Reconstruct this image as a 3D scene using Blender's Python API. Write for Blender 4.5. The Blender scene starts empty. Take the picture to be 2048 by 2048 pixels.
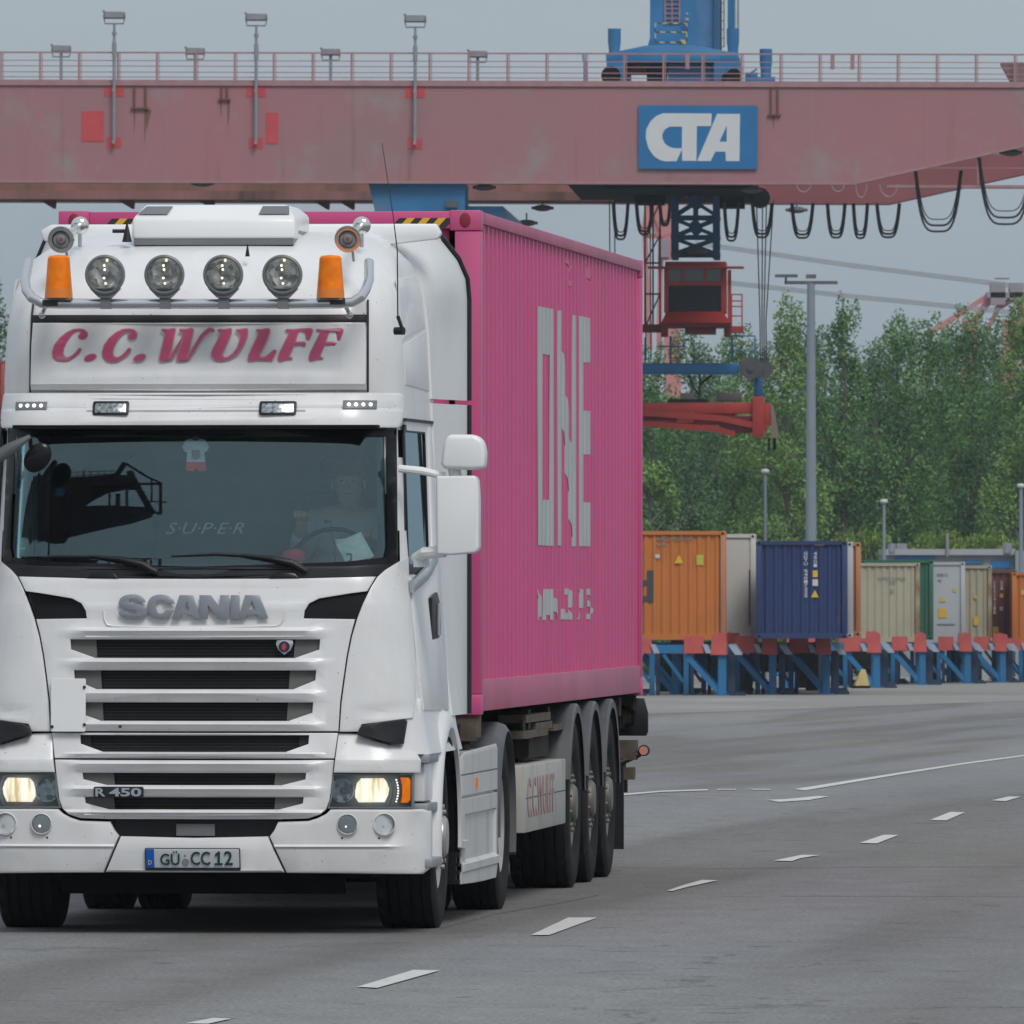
import bpy, bmesh, math, random
from mathutils import Vector, Matrix, noise
R = math.radians
C = bpy.context.scene.collection
# ---------------------------------------------------------------- camera, world, sun
F = 26300.0; HZ = 1120.0; H = 2.039          # focal length in photo pixels, horizon row, eye height
sc = bpy.context.scene
cam_d = bpy.data.cameras.new('camera'); cam = bpy.data.objects.new('camera', cam_d); C.objects.link(cam)
cam.location = (0, 0, H); cam.rotation_euler = (R(90), 0, 0)
cam_d.sensor_width = 36; cam_d.lens = 36*F/2048; cam_d.shift_y = (HZ-1024)/2048
cam_d.clip_start = 1; cam_d.clip_end = 6000
sc.camera = cam
cam_d.dof.use_dof = True; cam_d.dof.focus_distance = 75; cam_d.dof.aperture_fstop = 42
sc.view_settings.view_transform = 'Standard'; sc.view_settings.look = 'None'
sc.view_settings.gamma = 1; sc.view_settings.exposure = 0
SUN_EL, SUN_AZ = 48, 160                       # soft sun behind thin cloud, behind the camera to the right
w = bpy.data.worlds.new('World'); sc.world = w; w.use_nodes = True
nt = w.node_tree; nt.nodes.clear()
def N(t, ty, **k):
    n = t.nodes.new(ty)
    for a, b in k.items(): setattr(n, a, b)
    return n
out = N(nt, 'ShaderNodeOutputWorld')
sky = N(nt, 'ShaderNodeTexSky', sky_type='NISHITA', sun_disc=False); sky.sun_elevation = R(SUN_EL); sky.sun_rotation = R(SUN_AZ)
sky.dust_density = 4; sky.air_density = 1.5
b1 = N(nt, 'ShaderNodeBackground'); b1.inputs[1].default_value = 0.10
b2 = N(nt, 'ShaderNodeBackground'); b2.inputs[1].default_value = 1.0
tc = N(nt, 'ShaderNodeTexCoord'); sx = N(nt, 'ShaderNodeSeparateXYZ')
cr = N(nt, 'ShaderNodeValToRGB')              # overcast: greyer towards the horizon, brighter overhead
e = cr.color_ramp.elements
e[0].position = 0.0; e[0].color = (0.305, 0.372, 0.435, 1)
e[1].position = 1.0; e[1].color = (0.66, 0.71, 0.77, 1)
for p, c in ((0.018, (0.36, 0.43, 0.495, 1)), (0.045, (0.43, 0.50, 0.56, 1)), (0.30, (0.52, 0.58, 0.65, 1))):
    q = e.new(p); q.color = c
mp = N(nt, 'ShaderNodeMapping'); mp.inputs['Scale'].default_value = (14, 14, 60)
nz = N(nt, 'ShaderNodeTexNoise'); nz.inputs['Scale'].default_value = 1.0; nz.inputs['Detail'].default_value = 4
mr = N(nt, 'ShaderNodeMapRange'); mr.inputs['To Min'].default_value = 0.88; mr.inputs['To Max'].default_value = 1.12
vm = N(nt, 'ShaderNodeVectorMath', operation='SCALE')
ms = N(nt, 'ShaderNodeMixShader'); ms.inputs[0].default_value = 0.88
L = nt.links.new
L(tc.outputs['Generated'], sx.inputs[0]); L(sx.outputs[2], cr.inputs[0]); L(tc.outputs['Generated'], mp.inputs[0]); L(mp.outputs[0], nz.inputs[0])
L(nz.outputs[0], mr.inputs[0]); L(cr.outputs[0], vm.inputs[0]); L(mr.outputs[0], vm.inputs['Scale']); L(vm.outputs[0], b2.inputs[0])
L(sky.outputs[0], b1.inputs[0]); L(b1.outputs[0], ms.inputs[1]); L(b2.outputs[0], ms.inputs[2]); L(ms.outputs[0], out.inputs[0])
sd = bpy.data.lights.new('sun', 'SUN'); so = bpy.data.objects.new('sun', sd); C.objects.link(so)
sd.energy = 1.6; sd.angle = R(22); sd.color = (1, 0.97, 0.93)
a = R(SUN_AZ); sdir = Vector((math.sin(a)*math.cos(R(SUN_EL)), math.cos(a)*math.cos(R(SUN_EL)), math.sin(R(SUN_EL))))
so.rotation_euler = sdir.to_track_quat('Z', 'Y').to_euler()
sc.cycles.max_bounces = 8; sc.cycles.transparent_max_bounces = 24; sc.cycles.use_denoising = True
sc.cycles.sample_clamp_indirect = 6

# ---------------------------------------------------------------- materials
def ramp(t, fac, stops):
    r = N(t, 'ShaderNodeValToRGB'); el = r.color_ramp.elements
    while len(el) < len(stops): el.new(0.5)
    for s_, (p, c) in zip(el, stops):
        s_.position = p; s_.color = (*c, 1) if len(c) == 3 else c
    t.links.new(fac, r.inputs[0]); return r.outputs[0]
def noise_n(t, scale, detail=3, vec=None, rough=.5, stretch=None, coord='Object'):
    n = N(t, 'ShaderNodeTexNoise'); n.inputs['Scale'].default_value = scale
    n.inputs['Detail'].default_value = detail; n.inputs['Roughness'].default_value = rough
    if vec is None:
        c = N(t, 'ShaderNodeTexCoord'); vec = c.outputs[coord]
    if stretch:
        m = N(t, 'ShaderNodeMapping'); m.inputs['Scale'].default_value = stretch
        t.links.new(vec, m.inputs[0]); vec = m.outputs[0]
    t.links.new(vec, n.inputs[0]); return n.outputs[0]
def mixc(t, fac, a_, b_):
    m = N(t, 'ShaderNodeMix', data_type='RGBA')
    for v, i in ((fac, 0), (a_, 6), (b_, 7)):
        if isinstance(v, (int, float)): m.inputs[i].default_value = v
        elif isinstance(v, tuple): m.inputs[i].default_value = (*v, 1)
        else: t.links.new(v, m.inputs[i])
    return m.outputs[2]
def mat(name, col, rough=.5, metal=0, coat=0, var=.0, vscale=3, bump=0, bscale=40, spec=None, dirt=None, dstretch=(1, 1, .25), emit=None):
    m = bpy.data.materials.new(name); m.use_nodes = True; t = m.node_tree; p = t.nodes['Principled BSDF']
    p.inputs['Base Color'].default_value = (*col, 1); p.inputs['Roughness'].default_value = rough
    p.inputs['Metallic'].default_value = metal; p.inputs['Coat Weight'].default_value = coat; p.inputs['Coat Roughness'].default_value = .16
    if spec is not None: p.inputs['Specular IOR Level'].default_value = spec
    c = None
    if var:
        f = noise_n(t, vscale, 5)
        c = ramp(t, f, [(.3, tuple(x*(1-var) for x in col)), (.7, tuple(min(1, x*(1+var)) for x in col))])
    if dirt:
        f = noise_n(t, dirt[1], 6, rough=.65, stretch=dstretch)
        k = ramp(t, f, [(dirt[2], (0, 0, 0)), (min(1, dirt[2]+.16), (1, 1, 1))])
        kk = N(t, 'ShaderNodeMath', operation='MULTIPLY'); kk.inputs[1].default_value = dirt[3]
        t.links.new(k, kk.inputs[0])
        c = mixc(t, kk.outputs[0], c if c is not None else col, dirt[0])
    if c is not None: t.links.new(c, p.inputs['Base Color'])
    if bump:
        b = N(t, 'ShaderNodeBump'); b.inputs['Strength'].default_value = bump; b.inputs['Distance'].default_value = .01
        t.links.new(noise_n(t, bscale, 4), b.inputs['Height']); t.links.new(b.outputs[0], p.inputs['Normal'])
    if emit:
        p.inputs['Emission Color'].default_value = (*emit[0], 1); p.inputs['Emission Strength'].default_value = emit[1]
    return m
M = {}
M['white'] = mat('white_paint', (.74, .745, .75), .36, coat=.35, var=.025, vscale=2, dirt=((.45, .43, .40), 5, .66, .35))
t_ = M['white'].node_tree; p_ = t_.nodes['Principled BSDF']; src_ = p_.inputs['Base Color'].links[0].from_socket
sk1 = ramp(t_, noise_n(t_, 48, 2, None, .5), [(.735, (0, 0, 0)), (.76, (.8, .8, .8))]); c1_ = mixc(t_, sk1, src_, (.16, .14, .12))
fm1 = ramp(t_, noise_n(t_, 2.2, 6, None, .7, (1, 1, .35)), [(.45, (0, 0, 0)), (.75, (.38, .38, .38))]); c2_ = mixc(t_, fm1, c1_, (.50, .49, .46)); t_.links.new(c2_, p_.inputs['Base Color'])
M['white2'] = mat('white_plastic', (.78, .79, .79), .38, coat=.3, var=.02)
M['seam'] = mat('seam_black', (.02, .02, .022), .6)
M['black'] = mat('black_plastic', (.014, .015, .018), .45, spec=.3, var=.2, vscale=8)
M['blackgloss'] = mat('black_gloss', (.006, .006, .008), .2, spec=.3)
M['dark'] = mat('underbody_black', (.009, .009, .009), .9, var=.3, vscale=6, spec=.1)
M['mesh'] = None
M['greyplastic'] = mat('grey_plastic', (.115, .115, .11), .5, var=.1)
M['greybadge'] = mat('badge_grey', (.23, .25, .28), .35, metal=.2)
M['silver'] = mat('brushed_silver', (.62, .64, .66), .22, metal=.85)
M['tube'] = mat('polished_tube', (.60, .62, .65), .16, metal=.75)
M['chrome'] = mat('chrome', (.75, .74, .72), .08, metal=1)
M['lampgrey'] = mat('lamp_housing_grey', (.16, .17, .18), .4, var=.1)
M['amber'] = mat('amber_lens', (.92, .20, .0), .4, coat=.1, spec=.3, var=.2, vscale=14)
M['amberdark'] = mat('amber_base', (.72, .22, .03), .35)
M['rubber'] = mat('tyre_rubber', (.016, .0165, .017), .85, var=.25, vscale=5, bump=.3, spec=.2, dirt=((.075, .07, .06), 7, .56, .6))
M['fender'] = mat('grey_fender', (.085, .092, .10), .55, var=.15, vscale=4, dirt=((.18, .17, .16), 4, .55, .5))
M['rim'] = mat('wheel_steel', (.16, .15, .135), .55, metal=.3, var=.25, vscale=9)
M['rimsilver'] = mat('wheel_silver', (.42, .41, .39), .35, metal=.6, var=.15, vscale=9)
M['chassis'] = mat('chassis_grime', (.025, .023, .019), .8, spec=.2, var=.3, vscale=5, dirt=((.13, .11, .08), 5, .55, .6))
M['skirt'] = mat('side_skirt_grey_white', (.56, .565, .56), .4, coat=.25, var=.04, dirt=((.33, .31, .28), 3, .52, .5))
M['box'] = mat('tool_box_white', (.42, .41, .385), .55, var=.08, dirt=((.25, .22, .18), 4, .5, .6))
M['pink'] = mat('pink_letters', (.56, .06, .16), .35, coat=.3)
M['pinkline'] = mat('pink_outline', (.50, .22, .27), .4)
M['pinkfaint'] = mat('faded_letters', (.36, .22, .21), .6)
M['plate'] = mat('plate_white', (.50, .53, .56), .3)
M['plateblue'] = mat('plate_blue', (.005, .10, .42), .3)
M['plategreen'] = mat('plate_green', (.006, .05, .045), .35)
M['led'] = mat('led_white', (.9, .9, .9), .2, emit=((1, .98, .95), 1.2))
M['bulb'] = mat('warm_bulb', (.9, .8, .6), .3, emit=((1, .82, .55), 1.6))
M['red'] = mat('red_reflector', (.40, .05, .04), .3); M['hornred'] = mat('horn_emblem_red', (.22, .09, .08), .4)
M['cont_pink'] = mat('magenta_container_paint', (.56, .068, .215), .45, coat=.08, var=.06, vscale=.8, dirt=((.38, .12, .19), 1.6, .54, .45), dstretch=(1, 1, .13))
M['cont_pink_fade'] = mat('faded_pink_rail', (.46, .12, .21), .55, var=.12, vscale=2, dirt=((.42, .30, .25), 4, .6, .6))
M['cont_text'] = mat('container_letter_grey', (.40, .425, .435), .5, var=.05)
M['yellow'] = mat('hazard_yellow', (.72, .42, .02), .45, var=.1)
M['hblack'] = mat('hazard_black', (.03, .027, .025), .5)
M['crane_red'] = None
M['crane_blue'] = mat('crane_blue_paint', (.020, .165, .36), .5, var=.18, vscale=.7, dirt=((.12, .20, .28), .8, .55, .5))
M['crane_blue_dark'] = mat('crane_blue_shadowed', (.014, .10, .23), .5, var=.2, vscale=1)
M['cab_red'] = mat('operator_cab_red', (.44, .045, .033), .5, var=.12, vscale=1.5)
M['spreader_red'] = mat('spreader_red', (.52, .05, .035), .45, var=.12, vscale=1.5)
M['sign_blue'] = mat('sign_blue', (.012, .15, .36), .4, var=.08, vscale=.8)
M['sign_white'] = mat('sign_white', (.58, .60, .62), .45, var=.03)
M['rail'] = mat('railing_faded', (.33, .19, .20), .6, var=.1)
M['galv'] = mat('galvanised_grey', (.27, .29, .31), .5, metal=.3, var=.1)
M['patchred'] = mat('primer_red_patch', (.50, .06, .07), .55, var=.08)
M['cable'] = mat('black_cable', (.02, .024, .03), .6)
M['winglass'] = mat('dark_window', (.008, .011, .014), .12, spec=.25)
M['winlight'] = mat('pale_window', (.12, .16, .17), .12)
def glass(name, tint, refl):
    m = bpy.data.materials.new(name); m.use_nodes = True; t = m.node_tree; t.nodes.clear()
    o = N(t, 'ShaderNodeOutputMaterial'); tr = N(t, 'ShaderNodeBsdfTransparent'); tr.inputs[0].default_value = (*tint, 1)
    g = N(t, 'ShaderNodeBsdfGlossy'); g.inputs['Roughness'].default_value = .015; g.inputs[0].default_value = (.72, .92, .97, 1)
    lw = N(t, 'ShaderNodeFresnel'); lw.inputs[0].default_value = 1.5
    mr_ = N(t, 'ShaderNodeMapRange'); mr_.inputs['From Min'].default_value = .04; mr_.inputs['To Min'].default_value = refl
    x = N(t, 'ShaderNodeMixShader')
    t.links.new(lw.outputs[0], mr_.inputs[0]); t.links.new(mr_.outputs[0], x.inputs[0])
    t.links.new(tr.outputs[0], x.inputs[1]); t.links.new(g.outputs[0], x.inputs[2]); t.links.new(x.outputs[0], o.inputs[0])
    return m
def facet():
    m = mat('lamp_facet_glitter', (.4, .42, .44), .3, metal=0); t = m.node_tree; p = t.nodes['Principled BSDF']
    v = N(t, 'ShaderNodeTexVoronoi'); v.inputs['Scale'].default_value = 34; c = N(t, 'ShaderNodeTexCoord'); t.links.new(c.outputs['Object'], v.inputs[0])
    s = N(t, 'ShaderNodeSeparateXYZ'); t.links.new(v.outputs['Color'], s.inputs[0])
    t.links.new(ramp(t, s.outputs[0], [(.1, (.20, .21, .22)), (.5, (.42, .44, .45)), (.95, (.85, .87, .88))]), p.inputs['Base Color'])  # light and dark cells paint the glitter of the reflector
    b = N(t, 'ShaderNodeBump'); b.inputs['Strength'].default_value = .6; b.inputs['Distance'].default_value = .01; t.links.new(s.outputs[1], b.inputs['Height']); t.links.new(b.outputs[0], p.inputs['Normal'])
    return m
M['facet'] = facet(); M['facet2'] = M['facet'].copy(); M['facet2'].name = 'bright_facet_glitter'
for n_ in M['facet2'].node_tree.nodes:
    if n_.type == 'VALTORGB':
        for e_, c_ in zip(n_.color_ramp.elements, ((.30, .31, .33, 1), (.62, .64, .66, 1), (.95, .96, .97, 1))): e_.color = c_  # brighter copy, stronger glints painted into the cells
M['glass'] = glass('windscreen_glass', (.86, .93, .93), .075)
M['sideglass'] = glass('side_window_glass', (.35, .42, .45), .14)
M['lens'] = glass('clear_lens', (.95, .96, .97), .05)
def mesh_mat():
    m = mat('grille_mesh', (.02, .021, .024), .6, spec=.2); t = m.node_tree; p = t.nodes['Principled BSDF']
    c = N(t, 'ShaderNodeTexCoord'); wv = N(t, 'ShaderNodeTexWave', bands_direction='Z'); wv.inputs['Scale'].default_value = 18
    t.links.new(c.outputs['Object'], wv.inputs[0])
    t.links.new(ramp(t, wv.outputs[0], [(.2, (.004, .0045, .006)), (.9, (.022, .023, .026))]), p.inputs['Base Color'])
    return m
M['mesh'] = mesh_mat()
def beam_mat():
    m = mat('faded_red_girder_paint', (.36, .16, .18), .6); t = m.node_tree; p = t.nodes['Principled BSDF']
    c = N(t, 'ShaderNodeTexCoord'); v = c.outputs['Object']
    big = noise_n(t, .12, 4, v, .6); c1 = ramp(t, big, [(.35, (.36, .145, .165)), (.65, (.29, .165, .175))])
    pat = noise_n(t, .55, 6, v, .68, (1, 1, .9)); k = ramp(t, pat, [(.54, (0, 0, 0)), (.68, (.7, .7, .7))])
    c2 = mixc(t, k, c1, (.27, .245, .235))
    ru = noise_n(t, 1.0, 5, v, .6, (1.6, 1.6, .10)); k2 = ramp(t, ru, [(.60, (0, 0, 0)), (.76, (.6, .6, .6))])
    c3 = mixc(t, k2, c2, (.17, .095, .075))
    t.links.new(c3, p.inputs['Base Color']); return m
M['crane_red'] = beam_mat()
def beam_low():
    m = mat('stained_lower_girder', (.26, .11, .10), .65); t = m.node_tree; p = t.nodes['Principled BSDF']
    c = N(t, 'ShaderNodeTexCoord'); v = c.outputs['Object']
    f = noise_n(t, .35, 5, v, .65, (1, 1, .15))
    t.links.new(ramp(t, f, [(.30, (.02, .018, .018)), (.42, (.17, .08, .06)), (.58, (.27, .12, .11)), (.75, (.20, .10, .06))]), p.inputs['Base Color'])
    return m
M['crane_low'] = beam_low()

# ---------------------------------------------------------------- mesh helpers
class MB:
    def __init__(s): s.bm = bmesh.new()
    def add(s, vs, fs):
        v = [s.bm.verts.new(p) for p in vs]
        for f in fs:
            try: s.bm.faces.new([v[i] for i in f])
            except ValueError: pass
        return v
    def box(s, lo, hi, rot=None, piv=None):
        x0, y0, z0 = lo; x1, y1, z1 = hi
        P = [Vector(p) for p in ((x0, y0, z0), (x1, y0, z0), (x1, y1, z0), (x0, y1, z0), (x0, y0, z1), (x1, y0, z1), (x1, y1, z1), (x0, y1, z1))]
        if rot is not None:
            c = Vector(piv) if piv is not None else sum(P, Vector())/8
            P = [rot @ (p-c)+c for p in P]
        s.add(P, [(3, 2, 1, 0), (4, 5, 6, 7), (0, 1, 5, 4), (1, 2, 6, 5), (2, 3, 7, 6), (3, 0, 4, 7)]); return s
    def tube(s, pts, r, n=10, caps=True):
        pts = [Vector(p) for p in pts]; rs = r if isinstance(r, (list, tuple)) else [r]*len(pts); rings = []
        up = None
        for i, p in enumerate(pts):
            d = (pts[min(i+1, len(pts)-1)]-pts[max(i-1, 0)]).normalized()
            if up is None:
                up = Vector((0, 0, 1)) if abs(d.z) < .9 else Vector((1, 0, 0))
            u = d.cross(up)
            if u.length < 1e-5: u = d.cross(Vector((0, 1, 0)))
            u.normalize(); v = u.cross(d).normalized(); up = v
            rings.append([s.bm.verts.new(p+(u*math.cos(2*math.pi*k/n)+v*math.sin(2*math.pi*k/n))*rs[i]) for k in range(n)])
        for a_, b_ in zip(rings, rings[1:]):
            for k in range(n): s.bm.faces.new((a_[k], a_[(k+1) % n], b_[(k+1) % n], b_[k]))
        if caps:
            s.bm.faces.new(rings[0][::-1]); s.bm.faces.new(rings[-1])
        return s
    def bar(s, a_, b_, w_, h_=None):
        h_ = h_ or w_; a_ = Vector(a_); b_ = Vector(b_); d = (b_-a_).normalized()
        up = Vector((0, 0, 1)) if abs(d.z) < .95 else Vector((0, 1, 0))
        u = d.cross(up).normalized()*w_/2; v = u.cross(d).normalized()*h_/2
        s.add([a_-u-v, a_+u-v, a_+u+v, a_-u+v, b_-u-v, b_+u-v, b_+u+v, b_-u+v], [(3, 2, 1, 0), (4, 5, 6, 7), (0, 1, 5, 4), (1, 2, 6, 5), (2, 3, 7, 6), (3, 0, 4, 7)]); return s
    def lathe(s, prof, c=(0, 0, 0), axis='X', n=32, a0=0, a1=2*math.pi):
        c = Vector(c); full = abs(a1-a0-2*math.pi) < 1e-6; m = n if full else n+1; rings = []
        for (t, r) in prof:
            ring = []
            for k in range(m):
                an = a0+(a1-a0)*k/n; x, y = r*math.cos(an), r*math.sin(an)
                p = {'X': (t, x, y), 'Y': (x, t, y), 'Z': (x, y, t)}[axis]
                ring.append(s.bm.verts.new(c+Vector(p)))
            rings.append(ring)
        for a_, b_ in zip(rings, rings[1:]):
            for k in range(n): s.bm.faces.new((a_[k], a_[(k+1) % m], b_[(k+1) % m], b_[k]))
        return s
    def cyl(s, c, r, h, axis='Z', n=20):
        return s.lathe([(-h/2, 1e-4), (-h/2, r), (h/2, r), (h/2, 1e-4)], c, axis, n)
    def sph(s, c, r, n=14, sc_=(1, 1, 1)):
        prof = [(-math.cos(math.pi*i/n), max(1e-4, math.sin(math.pi*i/n))) for i in range(n+1)]
        before = len(s.bm.verts); s.lathe(prof, (0, 0, 0), 'Z', n+4); s.bm.verts.ensure_lookup_table()
        for v in s.bm.verts[before:]: v.co = Vector((v.co.x*r*sc_[0], v.co.y*r*sc_[1], v.co.z*r*sc_[2]))+Vector(c)
        return s
    def prism(s, poly, d0, d1, axis='Y'):
        n = len(poly); f = {'Y': lambda a_, b_, t: (a_, t, b_), 'X': lambda a_, b_, t: (t, a_, b_), 'Z': lambda a_, b_, t: (a_, b_, t)}[axis]
        s.add([f(a_, b_, d0) for a_, b_ in poly]+[f(a_, b_, d1) for a_, b_ in poly],
              [tuple(range(n)), tuple(range(2*n-1, n-1, -1))]+[(i, (i+1) % n, n+(i+1) % n, n+i) for i in range(n)]); return s
    def build(s, name, m, parent=None, bevel=0, seg=2, smooth=35):
        bm = s.bm
        bmesh.ops.remove_doubles(bm, verts=bm.verts, dist=1e-5)
        bmesh.ops.recalc_face_normals(bm, faces=bm.faces)
        if bevel:
            ed = [e_ for e_ in bm.edges if e_.is_manifold and e_.calc_face_angle(0) > R(30)]
            bmesh.ops.bevel(bm, geom=ed, offset=bevel, segments=seg, affect='EDGES', profile=.5, clamp_overlap=True)
        me = bpy.data.meshes.new(name); bm.to_mesh(me); bm.free()
        return link(name, me, m, parent, smooth)
def link(name, me, m, parent=None, smooth=35):
    if m is not None:
        for q in (m if isinstance(m, (list, tuple)) else [m]): me.materials.append(q)
    if smooth and len(me.polygons):
        me.polygons.foreach_set('use_smooth', [True]*len(me.polygons)); me.set_sharp_from_angle(angle=R(smooth))
    o = bpy.data.objects.new(name, me); C.objects.link(o)
    if parent: o.parent = parent
    return o
def flat(polys, thick, bev=0, offset=0):
    """solid slab in XY (holes allowed), returned as bmesh"""
    cu = bpy.data.curves.new('c', 'CURVE'); cu.dimensions = '2D'; cu.fill_mode = 'BOTH'; cu.resolution_u = 1
    for pl in polys:
        sp = cu.splines.new('POLY'); sp.points.add(len(pl)-1); sp.use_cyclic_u = True
        for p, (x, y) in zip(sp.points, pl): p.co = (x, y, 0, 1)
    cu.extrude = max(thick/2-bev, 1e-5); cu.bevel_depth = bev; cu.bevel_resolution = 1; cu.offset = offset-bev
    ob = bpy.data.objects.new('c', cu); me = bpy.data.meshes.new_from_object(ob)
    bm = bmesh.new(); bm.from_mesh(me)
    bpy.data.objects.remove(ob); bpy.data.curves.remove(cu); bpy.data.meshes.remove(me)
    return bm
def textbm(txt, x0, x1, y0, y1, thick=.003, bold=0, shear=0, keep=False):
    cu = bpy.data.curves.new('t', 'FONT'); cu.body = txt; cu.extrude = thick/2; cu.offset = bold; cu.shear = shear; cu.resolution_u = 3
    ob = bpy.data.objects.new('t', cu); me = bpy.data.meshes.new_from_object(ob)
    bm = bmesh.new(); bm.from_mesh(me); bpy.data.objects.remove(ob); bpy.data.curves.remove(cu); bpy.data.meshes.remove(me)
    xs = [v.co.x for v in bm.verts]; ys = [v.co.y for v in bm.verts]
    kx = (x1-x0)/(max(xs)-min(xs)); ky = (y1-y0)/(max(ys)-min(ys)); mx, my = min(xs), min(ys)
    for v in bm.verts: v.co.x = x0+(v.co.x-mx)*kx; v.co.y = y0+(v.co.y-my)*ky
    return bm
def cut(bm, xs=(), ys=()):
    for c in xs: bmesh.ops.bisect_plane(bm, geom=bm.verts[:]+bm.edges[:]+bm.faces[:], plane_co=(c, 0, 0), plane_no=(1, 0, 0), dist=1e-5)
    for c in ys: bmesh.ops.bisect_plane(bm, geom=bm.verts[:]+bm.edges[:]+bm.faces[:], plane_co=(0, c, 0), plane_no=(0, 1, 0), dist=1e-5)
def finish(bm, name, m, parent, smooth=35):
    bmesh.ops.remove_doubles(bm, verts=bm.verts, dist=1e-5); bmesh.ops.recalc_face_normals(bm, faces=bm.faces)
    me = bpy.data.meshes.new(name); bm.to_mesh(me); bm.free(); return link(name, me, m, parent, smooth)
def tag(o, label=None, cat=None, group=None, kind=None):
    if label: o['label'] = label
    if cat: o['category'] = cat
    if group: o['group'] = group
    if kind: o['kind'] = kind
    return o
def thing(name, loc, rz, label, cat, group=None):
    o = bpy.data.objects.new(name, None); C.objects.link(o); o.location = loc; o.rotation_euler = (0, 0, rz); o.empty_display_size = .2
    return tag(o, label, cat, group)
def copy_tree(o, parent=None):
    c = o.copy(); C.objects.link(c)
    if parent: c.parent = parent
    for ch in list(o.children): copy_tree(ch, c)
    return c
class Frame:
    """vertical local frame: x across, y away from the camera, z up; reads a photo pixel as a real point on a plane of the frame"""
    def __init__(s, ox, oy, ang, oz=0): s.o = (ox, oy); s.a = ang; s.oz = oz; s.c = math.cos(ang); s.s = math.sin(ang)
    def at(s, px, py, b):            # plane y_local = b
        k = (px-1024)/F; ox, oy = s.o       # world point = t*(k,1); local y = -(x-ox)*sin + (y-oy)*cos = b
        t = (b-ox*s.s+oy*s.c)/(-k*s.s+s.c)
        x, y = t*k-ox, t-oy
        return (x*s.c+y*s.s, b, H-t*(py-HZ)/F-s.oz)
    def side(s, px, py, a_):         # plane x_local = a_
        k = (px-1024)/F; ox, oy = s.o
        t = (a_+ox*s.c+oy*s.s)/(k*s.c+s.s)
        x, y = t*k-ox, t-oy
        return (a_, -x*s.s+y*s.c, H-t*(py-HZ)/F-s.oz)
def gz(Y): return -(max(0, min(Y, 620)-90))*.006*min(1, max(0, (Y-90)/60)) if Y > 90 else 0.0
def ground_at(px, py):
    lo, hi = 30., 900.
    for _ in range(60):
        m_ = (lo+hi)/2
        if H-m_*(py-HZ)/F > gz(m_): lo = m_
        else: hi = m_
    return ((px-1024)/F*lo, lo, gz(lo))
# ================================================================ TRUCK
TH = R(4.95); T = Frame(-1.733, 71.6, -TH)
truck = thing('truck_tractor', (-1.733, 71.6, 0), -TH, 'white high-roof truck tractor with C.C.WULFF on its forehead pulling the pink container', 'truck')
def interp(tab, z):
    if z <= tab[0][0]: return tab[0][1]
    for (a0, b0), (a1, b1) in zip(tab, tab[1:]):
        if z <= a1: return b0+(b1-b0)*(z-a0)/(a1-a0)
    return tab[-1][1]
PROF = [(.3, .06), (.45, .02), (.7, 0), (.95, .0), (1.1, .02), (1.8, .05), (1.95, .08), (2.05, .10), (2.75, .20), (2.95, .18), (3.0, .16), (3.35, .20), (3.45, .235), (3.52, .29), (3.6, .38), (3.68, .50), (3.76, .70), (3.82, .95), (3.86, 1.4)]
WTAB = [(.3, 1.27), (.95, 1.275), (1.15, 1.225), (1.5, 1.18), (1.95, 1.14), (2.75, 1.115), (3.3, 1.09), (3.55, 1.06), (3.7, 1.0), (3.82, .88), (3.87, .8)]
RTAB = [(.3, .26), (1.1, .28), (1.9, .30), (2.75, .30), (3.4, .30), (3.6, .36), (3.8, .5)]
def S(l, z):
    W, r = interp(WTAB, z), interp(RTAB, z); q = (abs(l)-(W-r))/r
    k = 0 if q <= 0 else r*(1-math.sqrt(max(0, 1-min(q, .999)**2)))
    return interp(PROF, z)+k+.06*(min(abs(l), 1.1)/1.1)**2
def FX(px, py, off=0):
    s_ = .1
    for _ in range(8):
        l, _y, z = T.at(px, py, s_+off); s_ = S(l, z)
    return (l, z)
def mir(p): return [(-x, z) for x, z in reversed(p)]
def full(px, off=0):                                   # half outline (right side) -> mirrored closed outline
    h = [FX(x, y, off) for x, y in px]; h[0] = (0, h[0][1]); h[-1] = (0, h[-1][1])
    return h+[(-x, z) for x, z in reversed(h[1:-1])]
LG = [x*.06 for x in range(-22, 23) if abs(x*.06) > .55]
def skin_on(bm, off, zc=0, ripple=None, zs=(), lg=None):
    cut(bm, lg or LG, [z for z in [.45, .7, .95, 1.1, 1.8, 1.95, 2.05, 2.75, 2.95, 3.0, 3.35, 3.45, 3.52, 3.6, 3.68, 3.76]]+list(zs))
    for v in bm.verts:
        l, z, t = v.co; wmx = interp(WTAB, z)-.002; l = max(-wmx, min(wmx, l)); y = S(l, z)+off-t+(ripple(l, z) if ripple else 0)
        v.co = (l, y, z)
    return bm
def panel(name, polys, off, thick, m, parent=truck, bev=.008, ripple=None, zs=(), offset=0, lg=None):
    """solid panel lying on the cab skin; its visible face is `off` behind the nominal skin"""
    bm = flat(polys, thick, bev, offset); skin_on(bm, off+thick/2, ripple=ripple, zs=zs, lg=lg)
    return finish(bm, name, m, parent)
def rect(x0, x1, z0, z1, r=0, n=4):
    if not r: return [(x0, z0), (x1, z0), (x1, z1), (x0, z1)]
    o = []
    for cx, cz, a0 in ((x1-r, z0+r, -90), (x1-r, z1-r, 0), (x0+r, z1-r, 90), (x0+r, z0+r, 180)):
        for i in range(n+1): an = R(a0+90*i/n); o.append((cx+r*math.cos(an), cz+r*math.sin(an)))
    return o
def rpx(x0, x1, y0, y1, off=0, r=.0):                   # rectangle from pixels
    a_, b_ = FX(x0, y1, off), FX(x1, y0, off); return rect(a_[0], b_[0], a_[1], b_[1], r)
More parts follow.
